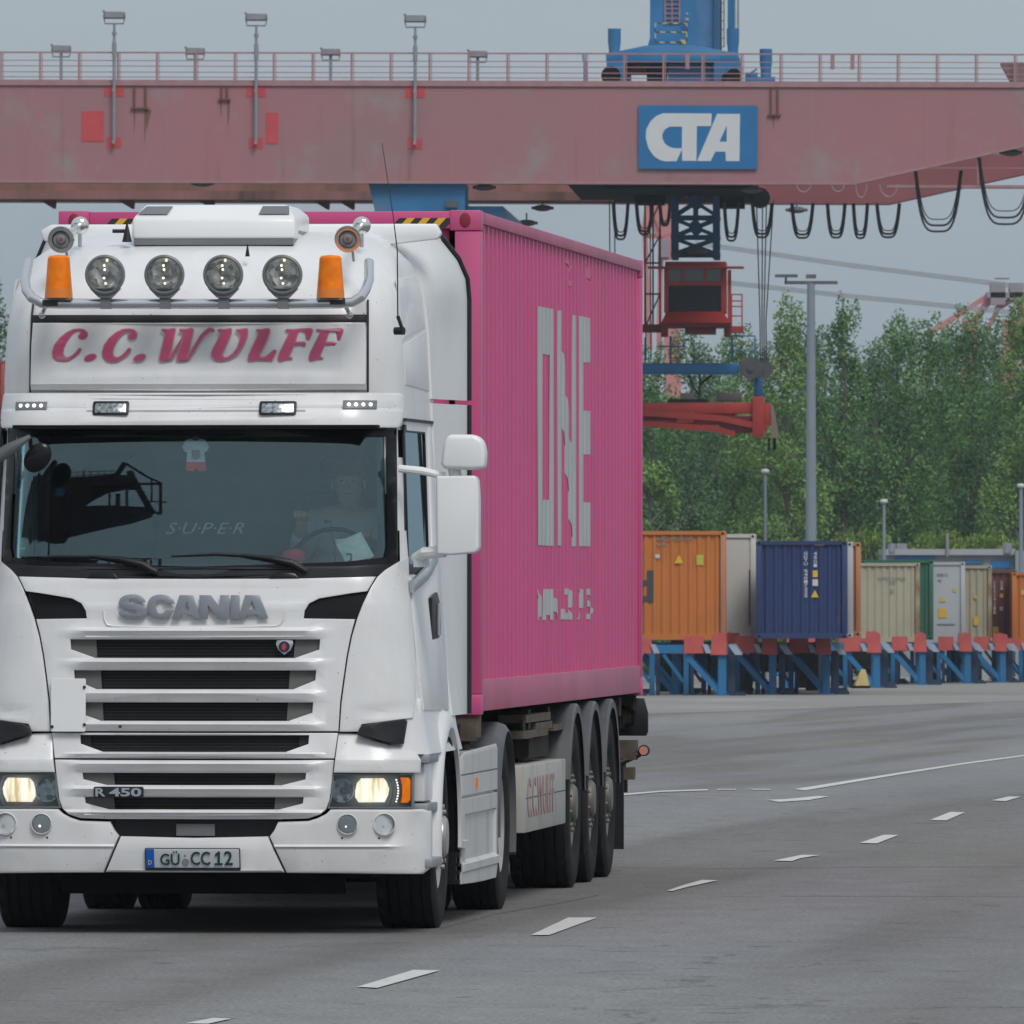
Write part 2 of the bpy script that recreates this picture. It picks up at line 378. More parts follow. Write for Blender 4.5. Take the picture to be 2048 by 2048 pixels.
def circ(cx, cz, r, n=28, ry=None): return [(cx+r*math.cos(2*math.pi*i/n), cz+(ry or r)*math.sin(2*math.pi*i/n)) for i in range(n)]

# ---- cab shell
def cab_shell():
    zs = [.98, 1.1, 1.25, 1.5, 1.8, 1.95, 2.0, 2.2, 2.4, 2.6, 2.75, 2.80, 2.95, 3.1, 3.3, 3.4, 3.47, 3.52, 3.58, 3.64, 3.70, 3.75, 3.79, 3.82, 3.84, 3.86]
    bm = bmesh.new(); rows = []
    for z in zs:
        W, r = interp(WTAB, z), interp(RTAB, z); pts = []
        for i in range(9): l = (W-r)*i/8; pts.append((l, S(l, z)))
        for i in range(1, 10):
            an = R(90)*i/9; l = (W-r)+r*math.sin(an); pts.append((l, interp(PROF, z)+.06*(min(l, 1.1)/1.1)**2+r*(1-math.cos(an))))
        s0 = pts[-1][1]; s1 = 2.28 if z < 3.7 else 2.28-(z-3.7)*.5
        ss = sorted([s0+(.42-s0)*.5 if s0 < .42 else s0+.02, max(.50, s0+.04), .95, 1.3, 1.62, 2.0]) if z < 3.6 else [s0+(s1-s0)*k/6.5 for k in range(1, 7)]
        for s_ in ss: pts.append((W, s_))
        pts.append((W, s1-.05)); pts.append((W-.03, s1)); pts.append((0, s1))
        fullp = pts+[(-l, s_) for l, s_ in reversed(pts[1:-1])]
        rows.append([bm.verts.new((l, s_+(.022 if s_ < .5 else 0), z)) for l, s_ in fullp])
    n = len(rows[0])
    for i, (a_, b_) in enumerate(zip(rows, rows[1:])):
        zm = (zs[i]+zs[i+1])/2
        for k in range(n):
            f = (a_[k], a_[(k+1) % n], b_[(k+1) % n], b_[k]); c = sum((v.co for v in f), Vector())/4
            if 1.97 < zm < 2.78 and c.y < .32 and abs(c.x) < 1.09: continue                # windscreen opening
            if 1.97 < zm < 2.75 and abs(c.x) > 1.05 and .42 < c.y < 1.62: continue            # side window openings
            if zm < 1.95 and c.y < .30 and abs(c.x) < 1.06: continue                          # open behind the grille
            bm.faces.new(f)
    bm.faces.new(rows[-1]); bm.faces.new(rows[0][::-1])
    return finish(bm, 'body', M['white'], truck, 40)
cab_shell()
# ---- bumper
CEN = [(388, 1676), (535.5, 1673), (569, 1745), (388, 1745)]
panel('bumper', [full(CEN)], -.005, .06, M['white'], bev=.012)
SID = [(539, 1673), (548, 1661), (556, 1644), (617, 1642), (636, 1636), (652, 1628), (661, 1619), (700, 1618.5), (843, 1618.5), (862, 1622), (868, 1660), (866, 1722), (858, 1738), (845, 1748), (700, 1747), (573.5, 1746)]
sp = [FX(x, y) for x, y in SID]
def bump_ridge(l, z):                                   # pressed ledge under the fog lamps
    zl = 2.039-(1691-1120)/366; q = (z-zl)/.012
    return -.012*max(0, 1-abs(q)) if .33 < abs(l) < 1.1 else 0
ZL = 2.039-(1691-1120)/366
for p_ in (sp, mir(sp)): panel('bumper_corner', [p_], -.008, .07, M['white'], bev=.012, ripple=bump_ridge, zs=(ZL-.012, ZL, ZL+.012))
panel('air_dam', [full([(388, 1636), (560, 1636), (560, 1679), (388, 1681)])], .06, .02, M['black'], bev=.003)
panel('radar_cover', [rpx(351, 428, 1648, 1672)], .035, .02, M['lampgrey'], bev=.004)
# skirt behind / under bumper; low boxes added to keep the ground below dark
mb = MB(); mb.box((-1.12, .34, .36), (1.12, .9, .42)); mb.box((-.78, .46, .21), (.78, .52, .38)); mb.box((-.95, 1.95, .24), (.95, 4.85, .5)); mb.box((-.95, .3, .30), (.95, 1.0, .98)); mb.box((-1.1, .22, .42), (1.1, .34, 1.0)); mb.build('underframe_light_block', M['dark'], truck)
# ---- number plate
pl = rpx(291.5, 481, 1696, 1741); lx0, lz0 = pl[0]; lx1, lz1 = pl[2]
npz = panel('number_plate', [rect(lx0, lx1, lz0, lz1, .008)], -.022, .012, M['hblack'], bev=.002)
a_, b_ = FX(294, 1735), FX(479, 1698); panel('plate_face', [rect(a_[0], b_[0], a_[1], b_[1], .006)], -.026, .004, M['plate'], npz, bev=.001)
b_ = FX(309, 1698); panel('plate_blue_band', [rect(a_[0], b_[0], a_[1], b_[1])], -.0275, .004, M['plateblue'], npz, bev=0)
def ptext(txt, px0, px1, py0, py1, off, m, parent, bold=0, name='lettering', shear=0, thick=.003, fixw=None):
    a_, b_ = FX(px0, py1), FX(px1, py0); bm = textbm(txt, a_[0], b_[0], a_[1], b_[1], thick, bold, shear)
    for v in bm.verts:
        l, z, t = v.co; v.co = (l, S(l, z)+off-t, z)
    return finish(bm, name, m, parent, 0)
ptext('GÜ', 322, 360, 1702, 1730, -.030, M['plategreen'], npz, .012)
ptext('CC', 383, 421, 1703, 1730, -.030, M['plategreen'], npz, .012)
ptext('2', 450, 466, 1702, 1730, -.030, M['plategreen'], npz, .012)
panel('lettering', [[FX(*p) for p in ((430.5, 1726), (436.5, 1726), (436.5, 1709.5), (431, 1713), (431, 1708.5), (438, 1702.5), (441, 1702.5), (441, 1726), (446.5, 1726), (446.5, 1730), (430.5, 1730))]], -.0315, .003, M['plategreen'], npz, bev=0)
ptext('D', 298, 304.5, 1720, 1729, -.030, M['plate'], npz, .01)
c_ = FX(372, 1724); panel('seal', [circ(c_[0], c_[1], .019)], -.0285, .004, M['galv'], npz, bev=0)
c_ = FX(371, 1710.5); panel('seal', [circ(c_[0], c_[1], .005, 10)], -.0285, .004, M['galv'], npz, bev=0)
# ---- grille panels with openings
def hexo(x0r, xin, y0, y1, yk, x0top=None):              # half outline of a slot: top y0, flat bottom y1, cheek knee yk
    return [(388, y0), (x0r, y0), (x0r-1.5, yk), (xin, y1), (388, y1)]
SL = [(1279, 1299, 1316, 640, 590), (1341, 1360.5, 1378.5, 632, 587), (1405, 1425.5, 1442, 626, 577)]
slats = []                                               # (ztop, zbot) of the bars between the slots
def zpx(y): return FX(388, y)[1]
for yt, yb in ((1254, 1279), (1316, 1341), (1378.5, 1405), (1442, 1464), (1504, 1517), (1520, 1545), (1571, 1594), (1619, 1639)): slats.append((zpx(yt), zpx(yb)))
def slat_ripple(l, z):
    for zt, zb in slats:
        if zb-.004 <= z <= zt+.004:
            t = (zt-z)/(zt-zb); d = (t/.3 if t < .3 else (1-t)/.7); k = min(1, max(0, (.72-abs(l))/.12))
            return -.034*max(0, min(1, d))**.8*k
    return 0
ZS = [zb+(zt-zb)*q for zt, zb in slats for q in (0, .2, .45, .7, .85, 1)]
TOP = [(388, 1158), (600, 1157), (752, 1153), (738, 1176), (734, 1182.5), (700, 1187), (638, 1197), (618, 1207), (609, 1222), (607, 1237), (710, 1238.5), (701, 1272), (693, 1312), (686, 1361), (680, 1405), (676.5, 1462.5), (388, 1462.5)]
INT = [(607, 1237), (609, 1222), (618, 1207), (638, 1197), (700, 1187), (731, 1183), (719, 1210), (709, 1238)]
ip = [FX(x, y) for x, y in INT]
polys = [full(TOP)]+[full(hexo(xr, xi, y0, y1, yk)) for y0, yk, y1, xr, xi in SL]
grille = panel('grille_panel', polys, 0, .03, M['white'], bev=.004, ripple=slat_ripple, zs=ZS)
MIDP = [(388, 1466), (675.5, 1466), (668.5, 1517), (388, 1517)]
panel('grille_panel', [full(MIDP), full([(388, 1470.5), (618, 1470.5), (616.6, 1488), (571.5, 1504), (388, 1504)])], 0, .03, M['white'], bev=.004, ripple=slat_ripple, zs=ZS)
LOW = [(388, 1520.5), (668, 1520), (664, 1560), (659, 1600), (652, 1619), (640, 1629), (616, 1637), (560, 1638.5), (388, 1638.5)]
lowg = panel('grille_panel', [full(LOW), full([(388, 1546), (612, 1546), (610.5, 1559), (563, 1570.5), (388, 1570.5)]), full([(388, 1594.5), (607, 1594.5), (605.5, 1607), (558, 1619), (388, 1619)])], 0, .03, M['white'], bev=.004, ripple=slat_ripple, zs=ZS)
# dark mesh behind the slots, grey cheeks at their ends
for y0, y1, xi, xr in ((1276, 1319, 589, 645), (1338, 1381, 579, 636), (1402, 1445, 575, 630), (1468, 1507, 598, 622), (1543, 1573, 550, 617), (1592, 1622, 550, 612)):
    panel('grille_mesh', [full([(388, y0), (xi, y0), (xi-3, y1), (388, y1)])], .05, .01, M['mesh'], grille, bev=0)
    for sgn in (1, -1):
        q = [FX(xi, y0), FX(xr, y0), FX(xr, y1), FX(xi-3, y1)]
        if sgn < 0: q = mir(q)
        panel('grille_cheek', [q], .034, .006, M['black'] if y0 == 1468 else M['greyplastic'], grille, bev=0)
iq = [FX(x, y) for x, y in ((598, 1242), (600, 1190), (740, 1176), (715, 1242))]
for q in (iq, mir(iq)): panel('intake_mesh', [q], .045, .01, M['blackgloss'], grille, bev=0)
# raised lip under the badge
mb = MB(); mb.tube([(lambda p: (p[0], S(*p)+.001, p[1]))(FX(x, y)) for x, y in ((207, 1222), (209, 1240), (214, 1249), (225, 1252), (300, 1254), (388, 1255), (480, 1254), (550, 1252), (561, 1248), (567, 1238), (570, 1222))], .005, 8); mb.build('badge_lip', M['white'], grille)
# plain cover plate over the left slot ends
cp = panel('cover_plate', [rpx(103, 173, 1357, 1463, r=.008)], -.038, .012, M['white2'], bev=.002)
mb = MB()
for x, y in ((170.5, 1374), (170.5, 1449), (106, 1453), (242, 1453)):
    p = FX(x, y); mb.sph((p[0], S(*p)-.042, p[1]), .009, 6)
mb.build('screw', M['seam'], cp)
# ---- corner panels, headlight brows, deflectors
CP = [(755, 1153.5), (770, 1140), (800, 1122), (822, 1112), (832, 1116), (833, 1200), (833, 1300), (831, 1400), (826, 1436), (813, 1437.5), (724, 1449), (717, 1463.5), (679, 1463.5), (683, 1405), (689, 1361), (696, 1312), (704, 1272), (714, 1238), (726, 1207), (741, 1176)]
def corner_ripple(l, z):                                # crease rising to the outside above the deflector
    zc = 1.20+.10*(abs(l)-.9); q = (z-zc)/.05
    return .012*max(0, 1-abs(q)) if abs(l) > .93 else 0
cpn = [FX(x, y) for x, y in CP]
for q in (cpn, mir(cpn)): panel('corner_panel', [q], -.004, .035, M['white'], bev=.006, ripple=corner_ripple, zs=[1.12, 1.15, 1.18, 1.21, 1.25])
DF = [FX(x, y) for x, y in ((716, 1466), (721, 1455), (728, 1450), (760, 1444), (812, 1438.5), (815, 1444), (808, 1488), (782, 1487), (750, 1478), (718, 1470))]
for q in (DF, mir(DF)): panel('corner_deflector', [q], -.05, .06, M['black'], bev=.006, ripple=lambda l, z: .05*max(0, (.78-abs(l))/.1) if abs(l) < .9 else 0)
BR = [FX(x, y) for x, y in ((676, 1466.5), (714, 1467.5), (750, 1481), (780, 1490), (806, 1492), (812, 1500), (834, 1508), (842, 1520), (841, 1545.5), (668, 1545.5), (671, 1518))]
def brow(l, z): return .055*min(1, max(0, (z-.95)/.16))
for q in (BR, mir(BR)): panel('headlight_brow', [q], -.03, .05, M['white'], bev=.008, ripple=brow, zs=[.9, .92, .95, .99, 1.03])
# ---- headlights
def headlight(sgn):
    P_ = lambda x, y: (lambda p: (p[0]*sgn, p[1]))(FX(x, y))
    q = [P_(*p) for p in ((667, 1549), (825, 1549), (825, 1615.5), (657, 1615.5), (664, 1590))]
    if sgn < 0: q = q[::-1]
    h = panel('headlight', [q], .07, .01, M['galv'], bev=0)
    fr = [P_(*p) for p in ((665, 1547), (827, 1547), (827, 1617), (655, 1617), (662, 1590))]; inn = [P_(*p) for p in ((668, 1550.5), (823, 1550.5), (823, 1613.5), (659, 1613.5), (666, 1590))]
    panel('frame', [fr, inn], .0, .06, M['lampgrey'], h, bev=0)
    c_ = P_(684, 1581); mb = MB()
    mb.lathe([(.035, .001), (.03, .02), (.018, .05), (.0, .062), (-.004, .066), (.0, .066)], (c_[0], S(*c_)+.010, c_[1]), 'Y', 28); mb.build('reflector', M['facet2'], h)
    mb = MB(); mb.sph((c_[0], S(*c_)+.045, c_[1]), .018, 8); mb.build('bulb', M['lens'], h)
    sh = [P_(*p) for p in ((709.5, 1581), (713, 1566), (721, 1557), (766, 1556.5), (772, 1564), (777, 1578), (775, 1590), (768, 1604.5), (716, 1605), (709, 1594))]
    if sgn < 0: sh = sh[::-1]
    panel('lit_lens', [sh], .025, .02, M['headlit'], h, bev=.004)
    am = [P_(*p) for p in ((800, 1555), (817, 1555), (821, 1560), (821, 1600), (815, 1606), (801, 1606), (804, 1590), (804, 1572))]
    panel('indicator', [am], -.001, .02, M['amber'], h, bev=.003)
    mb = MB()
    for k in range(9):
        p = P_(791.5+4*math.sin(k/8*math.pi), 1560+k*5.4); mb.sph((p[0], S(*p)+.03, p[1]), .0055, 6)
    mb.build('running_light', M['led'], h)
    mb = MB(); mb.tube([(lambda p: (p[0], S(*p)+.02, p[1]))(P_(775+9*math.sin(k/8*math.pi), 1552+k*7.6)) for k in range(9)], .007, 8); mb.build('divider', M['galv'], h)
    cl = [P_(*p) for p in ((667, 1549), (825, 1549), (825, 1615), (658, 1615))]
    panel('cover_glass', [cl], .004, .004, M['lens'], h, bev=0)
    return h
hm = mat('lit_headlamp', (.9, .85, .7), .3, emit=((1, .88, .66), 1.0)); t_ = hm.node_tree; p_ = t_.nodes['Principled BSDF']
f_ = noise_n(t_, 26, 3, None, .6, (1, .1, .14)); g_ = ramp(t_, f_, [(.34, (.62, .36, .15)), (.46, (1, .88, .62)), (.6, (1, .97, .88))])
t_.links.new(g_, p_.inputs['Emission Color']); M['headlit'] = hm
headlight(1); headlight(-1)
# ---- fog lamps
for x, r, sgn in ((695.5, 19, 1), (769.5, 20.5, 1), (695.5, 19, -1), (769.5, 20.5, -1)):
    c_ = FX(x, 1648.5); c_ = (c_[0]*sgn, c_[1]); y = S(*c_); r = r/366
    mb = MB(); mb.lathe([(-.018, r+.004), (-.022, r), (-.012, r-.003), (.0, r*.93), (.02, r*.5), (.03, .001)], (c_[0], y, c_[1]), 'Y', 28); fg = mb.build('fog_lamp', M['facet'], truck)
    mb = MB(); mb.lathe([(-.0215, r*.97), (-.0225, .001)], (c_[0], y, c_[1]), 'Y', 24); mb.build('lens', M['lens'], fg)
    mb = MB(); mb.lathe([(-.016, r*.99), (-.024, r*1.06), (-.016, r*1.12)], (c_[0], y, c_[1]), 'Y', 28); mb.build('bezel', M['white2'], fg)
    mb = MB(); mb.sph((c_[0]-.01, y, c_[1]-.012), .010, 7); mb.box((c_[0]-.018, y+.0, c_[1]+.01), (c_[0]+.018, y+.006, c_[1]+.02)); mb.build('bulb', M['led' if x < 700 else 'lens'], fg)
    c2 = FX(x-11, 1676); mb = MB(); mb.sph((c2[0]*sgn, S(*c2)-.008, c2[1]), .006, 6); mb.build('screw', M['seam'], fg)
# ---- badge letters
def U(lst, x0=220, y0=1170, k=.1708): return [FX(x0+u*k, y0+v*k, -.02) for u, v in lst]
SC = [[(420, 203), (400, 158), (360, 127), (300, 110), (230, 110), (160, 125), (115, 160), (100, 210), (115, 255), (160, 285), (230, 293), (290, 297), (306, 315), (296, 338), (255, 345), (220, 335), (210, 313), (95, 315), (108, 352), (145, 385), (200, 400), (290, 403), (360, 395), (412, 368), (440, 325), (430, 280), (390, 245), (320, 225), (240, 215), (216, 195), (225, 170), (265, 158), (300, 172), (315, 203)],
      [(762, 218), (740, 168), (690, 130), (630, 112), (560, 112), (497, 130), (455, 170), (436, 220), (434, 290), (455, 340), (500, 385), (560, 402), (640, 400), (690, 382), (722, 340), (745, 294), (652, 292), (632, 320), (595, 335), (560, 325), (541, 290), (535, 235), (547, 195), (585, 175), (625, 185), (652, 220)],
      [(722, 398), (812, 118), (975, 118), (1062, 398), (975, 398), (955, 350), (835, 350), (817, 398)],
      [(1045, 118), (1180, 118), (1285, 262), (1285, 118), (1392, 118), (1392, 398), (1262, 398), (1146, 235), (1146, 398), (1066, 398), (1045, 330)],
      [(1410, 118), (1515, 118), (1515, 398), (1410, 398)],
      [(1519, 340), (1580, 118), (1750, 118), (1855, 394), (1745, 394), (1730, 350), (1600, 350), (1582, 398), (1519, 398)]]
HO = {2: [(868, 292), (898, 192), (930, 292)], 5: [(1620, 284), (1660, 185), (1705, 284)]}
bms = bmesh.new()
for i, pl_ in enumerate(SC):
    bm = flat([U(pl_)]+([U(HO[i])] if i in HO else []), .009, .002)
    for v in bm.verts: l, z, t = v.co; v.co = (l, S(l, z)-.012-t, z)
    me = bpy.data.meshes.new('x'); bm.to_mesh(me); bm.free(); bms.from_mesh(me); bpy.data.meshes.remove(me)
finish(bms, 'badge_lettering', M['greybadge'], truck)
# griffin style shield badge and power badge
shp = [FX(x, y) for x, y in ((553, 1281), (568, 1279), (585, 1281), (586, 1288), (581, 1300), (568, 1310), (556, 1300), (551, 1288))]
bd = panel('shield_badge', [shp], .012, .012, M['silver'], grille, bev=.002)
c_ = FX(568, 1293.5); panel('badge_face', [circ(c_[0], c_[1], .030)], .008, .006, mat('badge_navy', (.01, .015, .06), .3), bd, bev=0)
panel('badge_emblem', [[(c_[0]-.012, c_[1]-.014), (c_[0]+.002, c_[1]-.02), (c_[0]+.014, c_[1]+.0), (c_[0]+.006, c_[1]+.012), (c_[0]+.012, c_[1]+.018), (c_[0]-.006, c_[1]+.018), (c_[0]-.014, c_[1]+.004)]], .006, .006, M['red'], bd, bev=0)
pb = panel('power_badge', [rpx(189, 289, 1573, 1595, r=.01)], -.045, .012, mat('badge_black_blue', (.012, .018, .03), .3), truck, bev=.002)
ptext('R', 193, 213, 1575.5, 1592.5, -.052, M['silver'], pb, .03); ptext('450', 220.5, 285, 1575.5, 1592.5, -.052, M['silver'], pb, .03)
# ---- windscreen
WS = [(400, 859), (787, 857), (788.5, 960), (790, 1110), (784, 1131), (700, 1140), (400, 1146)]
wsp = [FX(x, y) for x, y in WS[1:-1]]; zt, zb = FX(400, 857)[1], FX(400, 1150)[1]
WP = [(0, zt)]+wsp+[(0, zb)]; WP = WP+[(-x, z) for x, z in reversed(WP[1:-1])]
def wsr(l, z): return -.014*math.sin(math.pi*min(1, max(0, (z-1.95)/.83)))
ws = panel('windscreen', [WP], .03, .006, M['glass'], bev=0, ripple=wsr, zs=[1.98+.03*i for i in range(27)], lg=[x*.04 for x in range(-28, 29)])
ins = []
for x, z in WP: ins.append((x*.965, z-.045 if z > 2.3 else z+.045))
panel('windscreen_seal', [[(x*1.012, z+(.012 if z > 2.3 else -.012)) for x, z in WP], ins], .018, .010, M['blackgloss'], ws, bev=0, ripple=wsr, zs=[2.0+.05*i for i in range(16)])
panel('cowl', [full([(388, 1135), (700, 1132), (784, 1127), (793, 1116), (797, 1125), (770, 1141), (748, 1154), (600, 1156), (388, 1157)])], .012, .03, M['black'], bev=.004)
for x, rr in ((205, 32), (568, 30)):
    c_ = FX(x, 1152); panel('washer_hump', [[(c_[0]-rr/366, c_[1]-.012), (c_[0]+rr/366, c_[1]-.012), (c_[0]+rr/500, c_[1]+.014), (c_[0], c_[1]+.022), (c_[0]-rr/500, c_[1]+.014)]], -.005, .03, M['blackgloss'], bev=.004)
def on(x, y, o=0): p = FX(x, y, o); return (p[0], S(*p)+o, p[1])
for pts, rad in (([(26, 1119), (110, 1113), (200, 1113), (230, 1117)], .007), ([(342, 1112), (430, 1108), (500, 1111), (545, 1117)], .007)):
    mb = MB(); mb.tube([on(x, y, .012) for x, y in pts], [.004, .009, .009, .006], 6)
    wp = mb.build('wiper', M['black'], truck)
    mb = MB(); x0, y0 = pts[2]; mb.tube([on(x0-20, y0-1, -.005), on(x0+40, y0+5, -.02), on(x0+85, y0+15, -.02), on(x0+113, y0+31, -.005)], [.006, .014, .02, .016], 8); mb.build('wiper_arm', M['black'], wp)
# stickers on the inside of the glass
c_ = FX(40, 1092); st = panel('green_sticker', [circ(c_[0], c_[1], .039)], .04, .002, mat('green_sticker', (.0, .20, .12), .4), ws, bev=0)
panel('sticker_band', [rect(c_[0]-.026, c_[0]+.026, c_[1]-.02, c_[1]-.006)], .038, .002, M['plate'], st, bev=0)
su = ptext('S·U·P·E·R', 331, 487, 1045, 1068, .034, mat('faded_window_lettering', (.30, .35, .36), .6), ws, -.004, 'window_lettering', .35)
panel('grey_sticker', [rpx(295, 312, 1100, 1112)], .036, .002, M['black'], ws, bev=0)
# ---- sun visor
VS = [(395, 785), (795, 785.5), (803, 788), (807, 800), (808, 835), (803, 852), (797, 856), (395, 857)]
vp = [FX(x, y, -.1) for x, y in VS]; vp[0] = (0, vp[0][1]); vp[-1] = (0, vp[-1][1]); vfull = vp+[(-x, z) for x, z in reversed(vp[1:-1])]
ZV = zpx(829)
def vrip(l, z):
    t = (z-2.76)/.19; base = .10*max(0, t)**1.5
    zs_ = ZV+.03*min(1, max(0, (abs(l)-.42)/.18)); d = abs(z-zs_)
    return base+(.007 if d < .004 else 0)+(0 if z > zs_ else -.008)
vis = panel('sun_visor', [vfull], -.13, .03, M['white'], bev=.01, ripple=vrip, zs=[ZV-.006, ZV-.003, ZV+.003, ZV+.012, ZV+.024, ZV+.034, 2.80, 2.88, 2.92])
mb = MB(); mb.box((-1.0, .05, 2.755), (1.0, .35, 2.775)); mb.build('visor_underside', M['dark'], vis)
def vb(l, z): return .10*max(0, (z-2.76)/.19)**1.5
def onv(x, y, o): p = FX(x, y, o); return (p[0], S(*p)+o, p[1])
for x0, x1 in ((185.5, 257), (518.5, 592.5)):
    a_, b_ = FX(x0, 830, -.1), FX(x1, 802, -.1)
    lm = panel('visor_lamp', [rect(a_[0], b_[0], a_[1], b_[1], .012)], -.145, .03, M['black'], vis, bev=.003, ripple=vb)
    g = mat('lamp_glitter%d' % int(x0), (.3, .32, .34), .25, metal=.7, var=.8, vscale=55); g.name = 'lamp_reflector_glitter'
    panel('lamp_lens', [rect(a_[0]+.014, b_[0]-.014, a_[1]+.012, b_[1]-.012, .006)], -.149, .03, g, lm, bev=.001, ripple=vb)
for x0, x1, y0 in ((30.5, 93, 803), (685.5, 753, 800.5)):
    a_, b_ = FX(x0, y0+17, -.1), FX(x1, y0, -.1)
    lb = panel('led_bar', [rect(a_[0], b_[0], a_[1], b_[1])], -.142, .03, M['lampgrey'], vis, bev=.002, ripple=vb)
    mb = MB()
    for k in range(4):
        l = a_[0]+(b_[0]-a_[0])*(.18+.215*k); z = (a_[1]+b_[1])/2; mb.sph((l, S(l, z)-.142+vb(l, z), z), .011, 8)
    mb.build('led_lens', M['led'], lb)
# ---- forehead panel with lettering
FP = [(388, 645), (731, 645), (733, 690), (733, 780), (388, 783)]
def frip(l, z):
    ax, az = abs(l), z-2.98; dish = min(1, max(0, (.80-ax)/.05))*min(1, max(0, (z-3.04)/.05))*min(1, max(0, (3.40-z)/.06+.3))
    return .018*dish+(.02 if z < 3.0 else 0)*min(1, (3.0-z)/.04)
fp_ = panel('forehead_panel', [full(FP)], -.02, .03, M['white'], bev=.006, ripple=frip, zs=[2.96, 2.98, 3.0, 3.02, 3.04, 3.06, 3.09, 3.32, 3.36])
panel('black_strip', [full([(388, 630), (734, 629), (734, 644), (388, 644)])], -.004, .02, M['black'], bev=.002)
mb = MB()
for sx_ in (-1, 1):
    pts = [(FX(735.5, y)[0]*sx_, FX(735.5, y)[1]) for y in (600, 628, 700, 784)]
    mb.tube([(l, S(l, z)+.008, z) for l, z in pts], .006, 6)
mb.build('panel_seam', M['seam'], truck)
def WU(lst, dx=0): return [FX(95+(u+dx)*.16046, 640+v*.16046) for u, v in lst]
C1 = [(505, 195), (502, 155), (465, 115), (400, 103), (320, 110), (235, 150), (150, 220), (85, 310), (60, 400), (68, 465), (110, 515), (180, 535), (260, 520), (340, 475), (400, 420), (432, 370), (415, 345), (385, 350), (360, 385), (310, 435), (255, 462), (220, 452), (203, 410), (213, 350), (245, 280), (300, 200), (350, 155), (390, 145), (412, 160), (380, 195), (385, 230), (430, 250), (478, 238)]
DOT = [(533+80*math.cos(t*.449)+14*math.sin(t*.449)*-1, 470+52*math.sin(t*.449)-12*math.cos(t*.449)) for t in range(14)]
W1 = [(1410, 130), (1430, 105), (1510, 108), (1585, 93), (1605, 118), (1538, 425), (1675, 215), (1690, 165), (1635, 135), (1650, 105), (1730, 108), (1800, 93), (1830, 118), (1757, 425), (1900, 190), (1960, 125), (2010, 95), (2050, 92), (2088, 120), (2085, 150), (2020, 152), (1960, 200), (1870, 330), (1785, 475), (1760, 500), (1640, 522), (1608, 505), (1610, 450), (1655, 310), (1565, 480), (1540, 498), (1430, 522), (1395, 510), (1390, 480), (1462, 175), (1450, 150)]
U1 = [(245, 130), (265, 108), (340, 110), (415, 98), (435, 120), (430, 170), (312, 430), (335, 462), (380, 455), (440, 410), (490, 340), (520, 250), (528, 190), (515, 160), (475, 140), (475, 115), (540, 108), (615, 98), (635, 120), (630, 190), (580, 310), (500, 430), (400, 500), (300, 525), (220, 505), (175, 460), (170, 410), (195, 340), (290, 160), (250, 145)]
L1 = [(720, 130), (740, 112), (800, 112), (880, 98), (910, 115), (905, 150), (870, 250), (780, 430), (790, 460), (840, 455), (900, 410), (940, 370), (975, 365), (990, 390), (930, 520), (850, 515), (740, 510), (640, 525), (620, 500), (630, 440), (755, 175), (750, 150)]
F1 = [(1090, 130), (1110, 110), (1200, 112), (1300, 102), (1410, 98), (1445, 120), (1440, 150), (1400, 250), (1375, 262), (1350, 245), (1345, 190), (1330, 160), (1290, 145), (1262, 155), (1225, 270), (1330, 265), (1360, 290), (1345, 335), (1320, 340), (1290, 322), (1205, 325), (1150, 450), (1190, 475), (1180, 498), (1100, 505), (1030, 525), (1000, 505), (998, 470), (1020, 400), (1140, 160), (1100, 145)]
GL = [WU(C1), WU(C1, 617), WU(DOT), WU(DOT, 617), WU(W1), WU(U1, 1870), WU(L1, 1870), WU(F1, 1870), WU(F1, 2253)]
for m_, inset, o_, nm in ((M['pinkline'], 0, -.001, 'letter_outline'), (M['pink'], -.0065, -.0035, 'lettering')):
    acc = bmesh.new()
    for g_ in GL:
        bm = flat([g_], .004, 0, inset)
        for v in bm.verts: l, z, t = v.co; v.co = (l, S(l, z)-.02+o_-t+frip(l, z), z)
        me = bpy.data.meshes.new('x'); bm.to_mesh(me); bm.free(); acc.from_mesh(me); bpy.data.meshes.remove(me)
    finish(acc, nm, m_, fp_, 0)
# ---- roof: air conditioner, rear air deflector, light bar
def sidev(px, py, s_): return T.at(px, py, s_)
a_, b_ = T.at(265, 485, .75), T.at(591, 408, .75)
mb = MB(); x0, x1, z0, z1 = a_[0], b_[0], a_[2]+.02, b_[2]
bm = mb.bm; v = mb.add([(x0, .72, z0), (x1, .72, z0), (x1, 1.5, z0), (x0, 1.5, z0), (x0+.0, .74, z1-.08), (x1, .74, z1-.08), (x1, 1.5, z1-.05), (x0, 1.5, z1-.05), (x0+.06, .86, z1), (x1-.06, .86, z1), (x1-.06, 1.45, z1), (x0+.06, 1.45, z1)],
    [(3, 2, 1, 0), (0, 1, 5, 4), (1, 2, 6, 5), (2, 3, 7, 6), (3, 0, 4, 7), (4, 5, 9, 8), (5, 6, 10, 9), (6, 7, 11, 10), (7, 4, 8, 11), (8, 9, 10, 11)])
ac = mb.build('roof_air_conditioner', M['white2'], truck, bevel=.016, seg=3)
mb = MB(); mb.box((x0+.01, .73, z0-.035), (x1-.01, 1.48, z0+.01)); mb.box((x0+.05, .8, z0-.16), (x1-.05, 1.4, z0-.03)); mb.build('base', M['lampgrey'], ac)
mb = MB()
for xx in (x0+.13, x1-.13):
    sg = 1 if xx > (x0+x1)/2 else -1
    mb.add([(xx-.075-.03*(sg < 0), .768-.004, z1-.06+.006), (xx+.06+.035*(sg > 0), .768-.004, z1-.06+.006), (xx+.085, .84, z1-.008), (xx-.06, .84, z1-.008)], [(0, 1, 2, 3)])
mb.build('vent', M['lampgrey'], ac)
